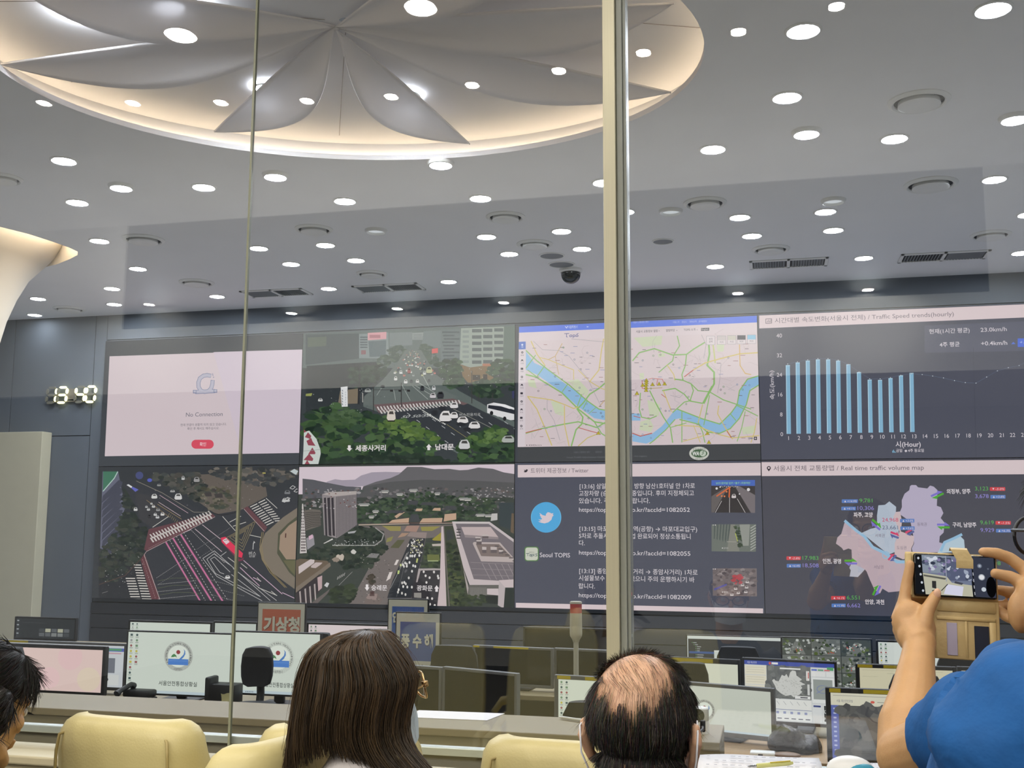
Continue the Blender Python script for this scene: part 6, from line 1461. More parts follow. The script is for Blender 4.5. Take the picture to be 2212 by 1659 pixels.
# phone and note on the counter desk at left
p = PY(497, 1508, 5.45); r_ = empty('sticky_note', p)
adopt(MB().loft([[(p[0] + u * .03 - .02, p[1] - .012 * (v ** 2), p[2] + v * .045 - .02 + .004 * math.sin(u * 3)) for u in np.linspace(-1, 1, 8)] for v in np.linspace(0, 1, 5)], cap=False, closed=False).build('sheet', pm('yellow_paper', (220, 214, 160), .7)), r_)
tag(r_, 'pale yellow sticky note on a box edge beside the glass joint', 'note')
def phone_set(x, y, Y, label):
    p = PY(x, y, Y); root = empty('desk_phone', (p[0], p[1], ZD))
    MB().rbox((-.09, -.09, 0), (.09, .09, .03), .01, 2).rbox((-.085, .0, .03), (.085, .09, .07), .012, 2).build('base', m_bk, root, smooth=50)
    hs = MB().tube([(-.065, -.08, .06), (-.06, -.05, .075), (-.06, .05, .095), (-.065, .08, .082)], [.02, .014, .014, .02], 10).build('handset', m_bk, root, smooth=60)
    MB().box((.02, -.06, .0305), (.07, -.02, .034)).build('label_strip', m_paper, root)
    tag(root, label, 'phone')
phone_set(292, 1500, 5.49, 'black desk phone under the seal monitor on the left')
p = PY(476, 1480, 5.5); root = empty('equipment_box', (p[0] + .04, 5.5, ZD))
MB().rbox((-.09, -.05, 0), (.075, .05, .13), .01, 2).rbox((-.11, -.05, 0), (-.075, .05, .165), .01, 2).build('body', m_bk, root, smooth=40)
tag(root, 'small dark equipment box beside the glass joint under the seal monitor', 'box')
# papers and pen on the ledge
def sheet(name, pts, z, label, mat, cat='paper'):
    P3 = [PZ(x, y, z) for x, y in pts]
    o = MB().prism([(q[0], q[1], z - .002) for q in P3], (0, 0, .002)).build(name, mat); tag(o, label, cat); return o
sheet('printed_sheet', [(880, 1549), (905, 1534), (1090, 1541), (1052, 1556)], .7225, 'printed sheets lying on the counter ledge right of the woman', m_paper)
pn = MB(); a_, b_ = PZ(1208, 1549, .728), PZ(1282, 1560, .728)
pn.tube([V3(a_), V3(a_ + (b_ - a_) * .1), V3(a_ + (b_ - a_) * .9), V3(b_)], [.002, .006, .006, .004], 10)
tag(pn.build('pen', pm('white_pen', (214, 212, 204), .4), smooth=60), 'white pen lying on the counter ledge left of the bald man', 'pen')
# white speaker camera beside the bald man
p = PZ(1505, 1612, .72); YS = 4.25
x0 = PY(1512, 1600, YS); rr = 19 / FPX * YS; zt_ = PY(1512, 1528, YS)[2]
root = empty('conference_camera', (x0[0], YS, .72)); hh_ = zt_ - .72
MB().lathe([(rr, 0), (rr, hh_ * .48), (rr * .96, hh_ * .5), (rr, hh_ * .52), (rr, hh_ * .96), (rr * .9, hh_)], n=28).build('body', m_trim, root, smooth=40)
MB().lathe([(rr * .66, 0), (rr * .7, -.006), (.0005, -.008)], n=24, M=Matrix.Translation((-rr * .1, -rr * .86, hh_ * .74)) @ Matrix.Rotation(math.pi / 2, 4, 'X') @ Matrix.Rotation(math.pi, 4, 'X'), cap=False).build('lens', m_cam, root, smooth=40)
tag(root, 'white cylindrical camera with a black round lens beside the bald man', 'camera')
# black bag with shiny wrap
bg = MB(); c0 = PY(1716, 1583, 5.12); ww = 40 / FPX * 5.2
rg = random.Random(11)
for k in range(9):
    bg.ell((c0[0] + ww * (-.8 + .2 * k) , 5.12 + rg.uniform(-.02, .02), ZD + .035 + .03 * math.sin(k * .7)), (.05, .06, .045 + rg.uniform(-.01, .012)), u=16, v=10)
me = organic(bg, .008, 3); tex = random.Random(5)
for v in me.vertices:
    v.co.z = max(ZD + .001, v.co.z + .006 * math.sin(v.co.x * 90) * math.sin(v.co.y * 70 + v.co.x * 30))
tag(link_mesh('black_bag', me, pm('shiny_black_plastic', (22, 22, 24), .2, var=.1, bump=.4, scale=14)), 'crumpled black plastic wrapped bundle under the map monitor', 'bag')
cb = MB().tube([V3(PZ(x, y, ZD + .006)) for x, y in ((1690, 1604), (1715, 1612), (1745, 1612), (1756, 1606), (1740, 1601))], .004, 6).build('cable', m_bk, smooth=60); tag(cb, 'black cable looped on the wooden desk below the bundle', 'cable')
p = PZ(1648, 1633, ZD); root = empty('receiver_box', (p[0], p[1], ZD))
MB().rbox((-.055, -.03, 0), (.055, .03, .02), .008, 3).build('shell', m_trim, root, smooth=50); MB().box((-.02, -.031, .007), (.0, -.0302, .013)).build('port', m_bk, root)
tag(root, 'small white plastic device on the wooden desk', 'device')
p = PZ(1700, 1637, ZD); tag(MB().ell((p[0], p[1], ZD + .012), (.06, .035, .012)).build('eyeglass_case', pm('brown_leather', (120, 88, 60), .5), smooth=80), 'flat brown pouch next to the small white device', 'pouch')

# ================================================================== VIEWING ROOM: CHAIRS, TABLE, PAPERS
m_leather = pm('cream_leather', (206, 192, 136), 0.42, var=0.03, scale=5, bump=0.06, bscale=220)
m_pipe = pm('leather_seam', (168, 150, 96), 0.5)
m_chrome = pm('chrome', (200, 200, 200), 0.15, metal=1.0, var=0.02)
def sup(a, e): return math.copysign(abs(a) ** e, a)
def lounge_chair():
    root = empty('conference_chair')
    H_ = 1.07; W_ = .192
    rings = []
    prof = [(.46, .80, .045), (.52, .92, .062), (.62, 1.0, .066), (.74, 1.02, .062), (.86, 1.01, .058), (.94, .985, .054), (1.0, .97, .05), (1.035, .94, .044), (1.055, .88, .034), (1.066, .79, .02), (1.07, .68, .008)]
    for z, k, d in prof:
        y0 = -.02 - .10 * (z - .46)
        rings.append([(W_ * k * sup(math.cos(a), .42), y0 + d * sup(math.sin(a), .6) + .055 * (abs(math.cos(a)) ** 3) * (1 if z < 1.0 else .6), z) for a in [2 * math.pi * j / 40 for j in range(40)]])
    bk = MB().loft(rings).build('backrest', m_leather, root, smooth=70)
    ps = []
    for sx_ in (-1, 1):
        ps.append([(sx_ * W_ * .80 * k, -.02 - .10 * (z - .46) - d * .98 + .004, z) for z, k, d in prof[1:8]])
    arc = ps[0] + [(-W_ * .62, -.076 - .02, 1.045), (-W_ * .3, -.08 - .018, 1.052), (0, -.08 - .018, 1.053), (W_ * .3, -.08 - .018, 1.052), (W_ * .62, -.076 - .02, 1.045)] + ps[1][::-1]
    arc = [(x, y - .001, z - .004) for x, y, z in arc]
    MB().tube(arc, .0035, 6).build('piping', m_pipe, bk, smooth=80)
    MB().rbox((-.195, -.03, .40), (.195, .42, .49), .035, 4).build('seat', m_leather, root, smooth=60)
    for s_ in (-1, 1):
        MB().tube([(s_ * .205, .02, .44), (s_ * .218, .03, .6), (s_ * .216, .1, .655), (s_ * .212, .28, .65), (s_ * .208, .32, .6)], [.014, .016, .02, .02, .014], 10).build('armrest', m_leather, root, smooth=70)
    MB().tube([(0, .2, .08), (0, .2, .40)], .03, 12).build('post', m_chrome, root, smooth=50)
    for k in range(5):
        a = math.radians(72 * k + 18); e = (.2 * math.cos(a), .2 + .2 * math.sin(a))
        lg = MB().tube([(0, .2, .11), (*e, .075)], [.026, .017], 8).build('leg', m_chrome, root, smooth=50)
        MB().lathe([(.03, -.012), (.03, .012)], (0, 0, 0), 14, Matrix.Translation((*e, .0305)) @ Matrix.Rotation(math.pi / 2, 4, 'X')).build('caster', m_bk, lg, smooth=40)
    return root
ch0 = lounge_chair()
GRP = 'cream leather conference chairs in front of the glass'
for i, (x, Y, yaw, lab, k) in enumerate(((318, 2.27, -.1, 'cream leather chair back standing alone at lower left', 1.0), (752, 2.27, 0.0, 'cream leather chair back half hidden behind the long brown hair', 1.0), (570, 1.90, 1.3, 'cream leather chair corner left of the long brown hair, nearest the viewer', 1.045), (1240, 2.27, -.05, 'cream leather chair back beside the bald man, left of him', 1.0))):
    o = ch0 if i == 0 else copy_tree(ch0)
    p = PY(x, 1560, Y); o.location = (p[0], Y, 0); o.rotation_euler = (0, 0, yaw); o.scale = (1, 1, k)
    tag(o, lab, 'chair', GRP)

# side table with papers, right
TZ = .80
tb = empty('side_table', (.1, 2.85, 0))
adopt(MB().rbox((-.25, 2.52, TZ - .03), (.62, 3.19, TZ), .005).build('top', m_brown), tb)
for x in (-.10, .54):
    for y in (2.56, 3.11): adopt(MB().rbox((x, y, 0), (x + .04, y + .04, TZ - .031), .003, 1).build('leg', m_alu), tb)
tag(tb, 'wooden side table covered with papers in front of the bald man', 'table')
def paper_stack(name, pts, z0, z1, label, n=7, warp=.004, text=True):
    root = empty(name, (PZ(*pts[0], z1)[0], PZ(*pts[0], z1)[1], z0))
    P3 = [PZ(x, y, z1) for x, y in pts]; A, B, C_, D = [np.array(q[:2]) for q in P3]   # far left, far right, near right, near left
    mb = MB(); rg = random.Random(len(name))
    for k in range(n):
        za = z0 + (z1 - z0) * k / n; zb = z0 + (z1 - z0) * (k + .7) / n; off = np.array([rg.uniform(-.004, .004), rg.uniform(-.004, .004)])
        R1 = []
        for i in range(13):
            u = i / 12; row = []
            for j in range(5):
                v = j / 4; q = (A * (1 - u) + B * u) * (1 - v) + (D * (1 - u) + C_ * u) * v + off
                row.append((q[0], q[1], zb + warp * math.sin(u * 3.1) * (k + 1) / n + .002 * math.sin(u * 7 + v * 3)))
            R1.append(row)
        mb.grid(R1)
    o = mb.build('sheets', m_paper, None, smooth=60, fix=False); adopt(o, root)
    so = o.modifiers.new('t', 'SOLIDIFY'); so.thickness = (z1 - z0) / n * .8; so.offset = -1
    if text:
        u_ = (B - A); w = np.linalg.norm(u_); v_ = (A - D); h = np.linalg.norm(v_)
        cv = Canvas((D[0], D[1], z1 + warp + .0035), (u_[0] / w, u_[1] / w, 0), (v_[0] / h, v_[1] / h, 0), clip=(0, 0, w, h)); cv.unit(w, h)
        for r in range(9):
            for c in range(14): 
                if rg.random() < .8: cv.line([(.08 + c * .063, .08 + r * .1), (.08 + c * .063 + rg.uniform(.02, .05), .08 + r * .1)], .012, (150, 148, 156))
        cv.rect(.2, .86, .27, .89, (60, 60, 64)); adopt(cv.build('lettering', ink=True), root)
    tag(root, label, 'papers'); return root
paper_stack('paper_stack', [(1508, 1630), (1772, 1638), (1800, 1745), (1490, 1740)], TZ + .003, TZ + .035, 'stack of printed white sheets beside the ear of the bald man')
paper_stack('document_pile', [(1790, 1642), (1905, 1649), (1960, 1750), (1820, 1740)], TZ + .003, TZ + .034, 'pile of white tabbed documents at the elbow of the blue-shirted person', 12, .002)
p = PZ(1690, 1652, TZ + .05); pn = empty('ballpoint_pen', p)
a_ = PZ(1615, 1656, TZ + .052); b_ = PZ(1712, 1648, TZ + .052); d_ = b_ - a_
adopt(MB().tube([V3(a_ + d_ * t) for t in (.18, .22, .9, 1)], [.004, .0065, .0065, .004], 12).build('barrel', pm('yellow_green_barrel', (206, 206, 130), .3, spec=.6), smooth=60), pn)
adopt(MB().tube([V3(a_ + d_ * t) for t in (0, .04, .18)], [.001, .003, .0045], 10).build('tip', m_chrome, smooth=60), pn)
adopt(MB().tube([V3(a_ + d_ * .5 + np.array([0, -.005, .007])), V3(a_ + d_ * .95 + np.array([0, -.005, .007]))], .0016, 6).build('clip', m_yel, smooth=60), pn)
tag(pn, 'pale yellow ballpoint pen lying across the printed sheets', 'pen')
oc_ = empty('oval_case', PZ(1835, 1622, TZ + .02)); q = PY(1835, 1622, 3.15)
adopt(MB().ell((q[0], 3.15, TZ + .045), (.062, .04, .036), u=32, v=16).build('shell', m_trim, smooth=80), oc_)
adopt(MB().ell((q[0] + .02, 3.138, TZ + .038), (.05, .0375, .031), u=32, v=16).build('teal_band', pm('teal_plastic', (60, 150, 176), .35), smooth=80), oc_)
tag(oc_, 'white and teal oval plastic case behind the documents', 'case')

# ================================================================== PEOPLE
m_skin = pm('skin', (194, 152, 106), 0.5, var=0.05, scale=30, bump=0.05, bscale=300, sss=0.12)
m_skin2 = pm('scalp_skin', (212, 168, 136), 0.45, var=0.06, scale=40, bump=0.05, bscale=300, sss=0.12)
m_eye = pm('eye_white', (220, 214, 208), 0.2); m_nail = pm('nail', (232, 186, 156), 0.25)
def strandmat(name, rough=.38):
    m = bpy.data.materials.new(name); m.use_nodes = True; nt = m.node_tree; b = nt.nodes['Principled BSDF']
    b.inputs['Roughness'].default_value = rough; b.inputs['Specular IOR Level'].default_value = .35
    at = nt.nodes.new('ShaderNodeAttribute'); at.attribute_name = 'Col'; nt.links.new(at.outputs['Color'], b.inputs['Base Color'])
    return m
m_hair = strandmat('hair_strands')
def strands_mesh(name, paths, radii, cols, mat, parent, n=4):
    """many thin tapering hairs as one mesh; each has its own shade"""
    vs = []; fs = []; fc = []
    for P, r, c in zip(paths, radii, cols):
        P = np.array(P); k = len(P); b0 = len(vs)
        T = np.gradient(P, axis=0); T /= np.maximum(np.linalg.norm(T, axis=1)[:, None], 1e-9)
        up = np.array([0.31, 0.82, 0.48])
        N1 = np.cross(T, up); N1 /= np.maximum(np.linalg.norm(N1, axis=1)[:, None], 1e-9); N2 = np.cross(T, N1)
        for i in range(k):
            t = i / (k - 1); rr = r * (1 - .75 * t * t)
            for j in range(n):
                a = 2 * math.pi * j / n; vs.append(P[i] + (N1[i] * math.cos(a) + N2[i] * math.sin(a)) * rr)
        for i in range(k - 1):
            for j in range(n):
                a, b = b0 + i * n + j, b0 + i * n + (j + 1) % n; fs.append((a, b, b + n, a + n)); fc.append(c)
    me = bpy.data.meshes.new(name); me.from_pydata([tuple(v) for v in vs], [], fs); me.update(); me.shade_smooth()
    ca = me.color_attributes.new('Col', 'FLOAT_COLOR', 'CORNER'); buf = np.ones((len(me.loops), 4), np.float32)
    arr = np.array([[lin(q) for q in c] for c in fc], np.float32); buf[:, :3] = np.repeat(arr, 4, axis=0)
    ca.data.foreach_set('color', buf.ravel())
    me.materials.append(mat); o = bpy.data.objects.new(name, me); COL.objects.link(o)
    if parent is not None: o.parent = parent
    return o
def head_shapes(mb, M, female=False, nose=1.0):
    """a head in its own frame: x right, y towards the face, z up, origin between the ears"""
    R3 = M.to_3x3()
    def e(c, r): mb.ell(M @ Vector(c), r, R3)
    def t(ps, rs): mb.tube([M @ Vector(p) for p in ps], rs, 12)
    e((0, -.012, .048), (.0765, .096, .082)); e((0, .02, .02), (.069, .075, .075)); e((0, .03, -.035), (.06, .066, .07))
    t([(-.056, .0, -.05), (-.045, .045, -.085), (-.012, .082, -.1), (.012, .082, -.1), (.045, .045, -.085), (.056, .0, -.05)], [.016, .018, .018, .018, .018, .016])
    e((0, .082, -.092), (.022, .016, .018)); e((0, .082, .026), (.052, .016, .014)); e((0, .06, .055), (.058, .032, .04))
    for s_ in (-1, 1):
        e((s_ * .043, .062, -.018), (.022, .022, .022)); e((s_ * .03, .083, .004), (.014, .008, .008))
        t([(s_ * .077, -.012, .028), (s_ * .088, -.026, .026), (s_ * .09, -.03, .005), (s_ * .083, -.018, -.02), (s_ * .078, -.006, -.034), (s_ * .074, .004, -.028)], [.007, .0075, .0085, .008, .0085, .006])
        e((s_ * .081, -.012, -.002), (.007, .016, .026))
    t([(0, .088, .018), (0, .1, -.008), (0, .112 * (.5 + .5 * nose) + .006, -.03)], [.008, .009, .0125]); e((-.011, .1, -.033), (.009, .01, .008)); e((.011, .1, -.033), (.009, .01, .008))
    e((0, .098, -.056), (.021, .01, .006)); e((0, .096, -.067), (.018, .01, .007))
def ray_at(x, y, Y): return V3(PY(x, y, Y))
def hair_fur(me, mask, direction, length, n, rad, colfn, seed, segs=4, lift=.55):
    """short hairs rooted on a body mesh wherever mask allows"""
    rg = random.Random(seed); polys = me.polygons; vs = me.vertices
    areas = np.array([p.area for p in polys]); cum = np.cumsum(areas); paths = []; rad_ = []; cols = []
    tries = 0
    while len(paths) < n and tries < n * 12:
        tries += 1
        pi = int(np.searchsorted(cum, rg.random() * cum[-1])); p = polys[min(pi, len(polys) - 1)]
        idx = list(p.vertices); w = [rg.random() + .05 for _ in idx]; sw = sum(w); c = Vector((0, 0, 0))
        for a, b in zip(idx, w): c += vs[a].co * (b / sw)
        m_ = mask(c, p.normal)
        if rg.random() > m_: continue
        L = length(c) * rg.uniform(.7, 1.2); d = direction(c, p.normal, rg); nrm = p.normal
        P = [np.array(c + nrm * .001)]
        v = (nrm * lift + d * .7).normalized()
        for k in range(segs):
            v = (v * .6 + d * .55 + Vector((rg.uniform(-.16, .16), rg.uniform(-.16, .16), rg.uniform(-.12, .12)))).normalized()
            P.append(P[-1] + np.array(v) * L / segs)
        paths.append(P); rad_.append(rad * rg.uniform(.7, 1.2)); cols.append(colfn(rg))
    return paths, rad_, cols
def seated_body(root, neck, yaw, shirt, name_top, shoulder=.2, trousers=None, arms=True, zseat=.46):
    """torso, arms and legs of someone sitting, below the neck point; returns nothing"""
    Rz = Matrix.Rotation(yaw, 4, 'Z'); M = Matrix.Translation(neck) @ Rz; R3 = Rz.to_3x3()
    h = neck[2] - zseat
    tb_ = MB()
    for z, rx, ry, y in ((-.045, .075, .065, -.01), (-.09, shoulder * .72, .085, -.01), (-.16, shoulder * .92, .105, -.005), (-.28, shoulder * .86, .112, .0), (-.40, shoulder * .78, .108, .01), (-h + .1, shoulder * .84, .12, .01)):
        tb_.ell(M @ Vector((0, y, z)), (rx, ry, .085), R3)
    for s_ in (-1, 1):
        tb_.tube([M @ Vector(q) for q in ((s_ * shoulder * .75, -.01, -.1), (s_ * shoulder * 1.02, -.0, -.16), (s_ * shoulder * 1.12, .03, -.3), (s_ * shoulder * 1.1, .08, -.38))], [.06, .058, .05, .047], 14)
    adopt(link_mesh(name_top, organic(tb_, .012, 8), shirt), root)
    if arms:
        ab = MB()
        for s_ in (-1, 1):
            ab.tube([M @ Vector(q) for q in ((s_ * shoulder * 1.12, .04, -.32), (s_ * shoulder * 1.08, .1, -.42), (s_ * shoulder * .85, .17, -.47), (s_ * shoulder * .6, .21, -.48))], [.042, .04, .034, .027], 12)
            hp = M @ Vector((s_ * shoulder * .5, .25, -.49)); ab.ell(hp, (.04, .05, .02), R3)
            for k in range(4): ab.tube([M @ Vector((s_ * shoulder * .5 + (k - 1.5) * .018, .27, -.488)), M @ Vector((s_ * shoulder * .47 + (k - 1.5) * .018, .31, -.492)), M @ Vector((s_ * shoulder * .45 + (k - 1.5) * .017, .335 - abs(k - 1.5) * .006, -.5))], [.009, .0085, .0075], 8)
            ab.tube([M @ Vector((s_ * shoulder * .5 - s_ * .035, .23, -.488)), M @ Vector((s_ * shoulder * .42 - s_ * .035, .27, -.494))], [.011, .009], 8)
        adopt(link_mesh('forearms', organic(ab, .006, 4), m_skin), root)
    lg = MB(); zs = -h + .08
    for s_ in (-1, 1):
        lg.tube([M @ Vector(q) for q in ((s_ * .09, -.04, zs), (s_ * .10, .1, zs), (s_ * .11, .24, zs), (s_ * .11, .26, zs - .1), (s_ * .11, .12, -neck[2] + .08))], [.085, .078, .06, .055, .04], 14)
        lg.ell(M @ Vector((s_ * .11, .17, -neck[2] + .045)), (.045, .11, .042), R3)
    adopt(link_mesh('trousers', organic(lg, .014, 6), trousers or pm('dark_trousers', (44, 46, 54), .8, var=.08)), root)

# ---- the bald man
def bald_man():
    Y = 1.72; C = ray_at(1389, 1597, Y); yaw = math.radians(-6); M = Matrix.Translation(C) @ Matrix.Rotation(yaw, 4, 'Z') @ Matrix.Rotation(math.radians(-2), 4, 'X') @ Matrix.Diagonal((1.0, 1.0, 1.0, 1))
    root = empty('person', (C[0], C[1], 0))
    mb = MB(); head_shapes(mb, M)
    mb.tube([M @ Vector(q) for q in ((0, -.022, -.02), (0, -.03, -.09), (0, -.035, -.15), (0, -.035, -.2))], [.062, .06, .062, .075], 16)
    me = organic(mb, .0042, 5)
    body = link_mesh('body', me, m_skin2); adopt(body, root)
    Mi = M.inverted()
    def loc(c): return Mi @ c
    bald = Vector((-.02, -.42, .78)).normalized()
    def cover(q):
        """0 bald .. 1 full hair, by direction from the middle of the skull"""
        d = (q - Vector((0, -.012, .03))); d = Vector((d.x / .077, d.y / .097, d.z / .085)); L = d.normalized()
        a = math.degrees(L.angle(bald)); wob = 5 * math.sin(9 * math.atan2(L.x, L.y + .4))
        k = max(0.0, min(1.0, (a - 38 - wob) / 20))
        face = q.y > .058 and q.z < .085
        if face: return 0
        if q.z < -.085 or (q.z < -.03 and q.y > -.03) or (q.z < -.02 and abs(q.x) > .066 + (q.z + .02) * .75): return 0
        if q.y > .02 and q.z < .03: return 0
        if abs(q.x) > .072 and -.05 < q.z < .035 and q.y > -.045: return 0
        low = max(0.0, min(1.0, (q.z + .085) / .05)) * max(0.0, min(1.0, (.07 + min(0, q.z + .02) * .75 - abs(q.x)) / .012 + (1 if q.z > -.02 else 0)))
        return k * low
    cap = MB(); bm = bmesh.new(); bm.from_mesh(me)
    keep = [f for f in bm.faces if cover(loc(f.calc_center_median())) > .93 and loc(f.calc_center_median()).z > -.025]
    idx = {}
    for f in keep:
        ids = []
        for v in f.verts:
            if v.index not in idx: idx[v.index] = len(cap.v); cap.v.append(tuple(v.co + v.normal * (.0045 * max(.15, min(1, (loc(v.co).z + .027) / .05)))))
            ids.append(idx[v.index])
        cap.f.append(tuple(ids))
    bm.free()
    hc = cap.build('hair', pm('black_hair_base', (22, 20, 18), .7, var=.2, scale=90, stretch=(1, 1, .3)), None, smooth=180, fix=False); adopt(hc, root)
    def mask(c, n):
        k = cover(loc(c)); return k
    Rm = M.to_3x3()
    def direc(c, n, rg):
        q = loc(c); dn = Rm @ Vector((q.x * 1.5, -.25 if q.y < 0 else .1, -1.0 if q.z < .08 else -.35)); dn = dn - n * dn.dot(n) * .85
        if q.z > .09: dn = Rm @ Vector((q.x * 6 + .3, -.5 + q.y * 3, .1)); dn = dn - n * dn.dot(n)
        return dn.normalized()
    def ln(c): q = loc(c); return .034 if q.z > .02 else (.024 if q.z > -.04 else .014)
    col = lambda rg: tuple(v + rg.uniform(-8, 22) for v in (30, 27, 23)) if rg.random() < .94 else (110, 102, 92)
    P, r, c = hair_fur(me, mask, direc, ln, 15000, .00042, col, 3, 4, .3)
    P2, r2, c2 = hair_fur(me, lambda c, n: .9 * (loc(c).z > .03 and loc(c).y < .075) * (1 - cover(loc(c))), direc, lambda c: .04, 700, .00022, lambda rg: tuple(v * rg.uniform(.7, 1.3) for v in (96, 76, 60)), 12, 5, .12)
    P3_, r3, c3 = hair_fur(me, lambda c, n: 1.0 * (.15 < cover(loc(c)) < .95), direc, lambda c: .03, 1500, .0003, lambda rg: tuple(v * rg.uniform(.7, 1.3) for v in (52, 42, 34)), 13, 4, .2)
    strands_mesh('hair_strands', P + P2 + P3_, r + r2 + r3, c + c2 + c3, m_hair, hc, 3)
    # glasses and mask
    gl = MB()
    for s_ in (-1, 1): gl.tube([M @ Vector(q) for q in ((s_ * .078, .09, .012), (s_ * .083, .06, .012), (s_ * .086, .0, .014), (s_ * .087, -.012, .016))], .0022, 8)
    for s_ in (-1, 1):
        ring_ = [M @ Vector((s_ * (.038 + .03 * math.cos(a)), .112 - .012 * abs(math.cos(a)) * (1 if math.cos(a) > 0 else -.2), .002 + .02 * math.sin(a))) for a in [2 * math.pi * k / 24 for k in range(25)]]
        gl.tube(ring_, .0022, 6)
    gl.tube([M @ Vector((-.009, .115, .006)), M @ Vector((.009, .115, .006))], .002, 6)
    for s_ in (-1, 1): gl.rbox((-.004, -.004, -.009), (.004, .004, .009), .0015, 2, M @ Matrix.Translation((s_ * .077, .096, .012)))
    adopt(gl.build('eyeglasses', m_bk, None, smooth=60), root)
    m_mask = pm('white_mask', (232, 232, 236), .8, var=.02, bump=.1, scale=30)
    mk = []
    for i in range(9):
        v = i / 8; row = []
        for j in range(21):
            u = -1 + 2 * j / 20; a = u * 1.25
            row.append(tuple(M @ Vector((.072 * math.sin(a) * 1.02, .03 + .085 * math.cos(a) + .012 * (1 - abs(u)) * math.sin(v * math.pi), -.02 - .085 * v + .012 * abs(u)))))
        mk.append(row)
    g = MB().grid(mk); mo = g.build('face_mask', m_mask, None, smooth=80, fix=False); adopt(mo, root)
    for s_ in (-1, 1):
        MB().tube([M @ Vector(q) for q in ((s_ * .070, .055, -.035), (s_ * .083, .012, .012), (s_ * .087, -.012, .034), (s_ * .092, -.036, .02), (s_ * .0895, -.036, -.02), (s_ * .074, -.004, -.075), (s_ * .066, .04, -.088))], .0016, 6).build('ear_loop', m_mask, mo, smooth=80)
    for s_ in (-1, 1): adopt(MB().ell(M @ Vector((s_ * .031, .083, .006)), (.0115, .0115, .0115)).build('eye', m_eye, None, smooth=80), root)
    seated_body(root, C + Vector((0, -.035, -.15)), yaw, pm('grey_shirt', (120, 124, 132), .85, var=.05), 'shirt', .205)
    tag(root, 'seated balding person in glasses and white mask seen from behind beside the steel mullion', 'person')
bald_man()

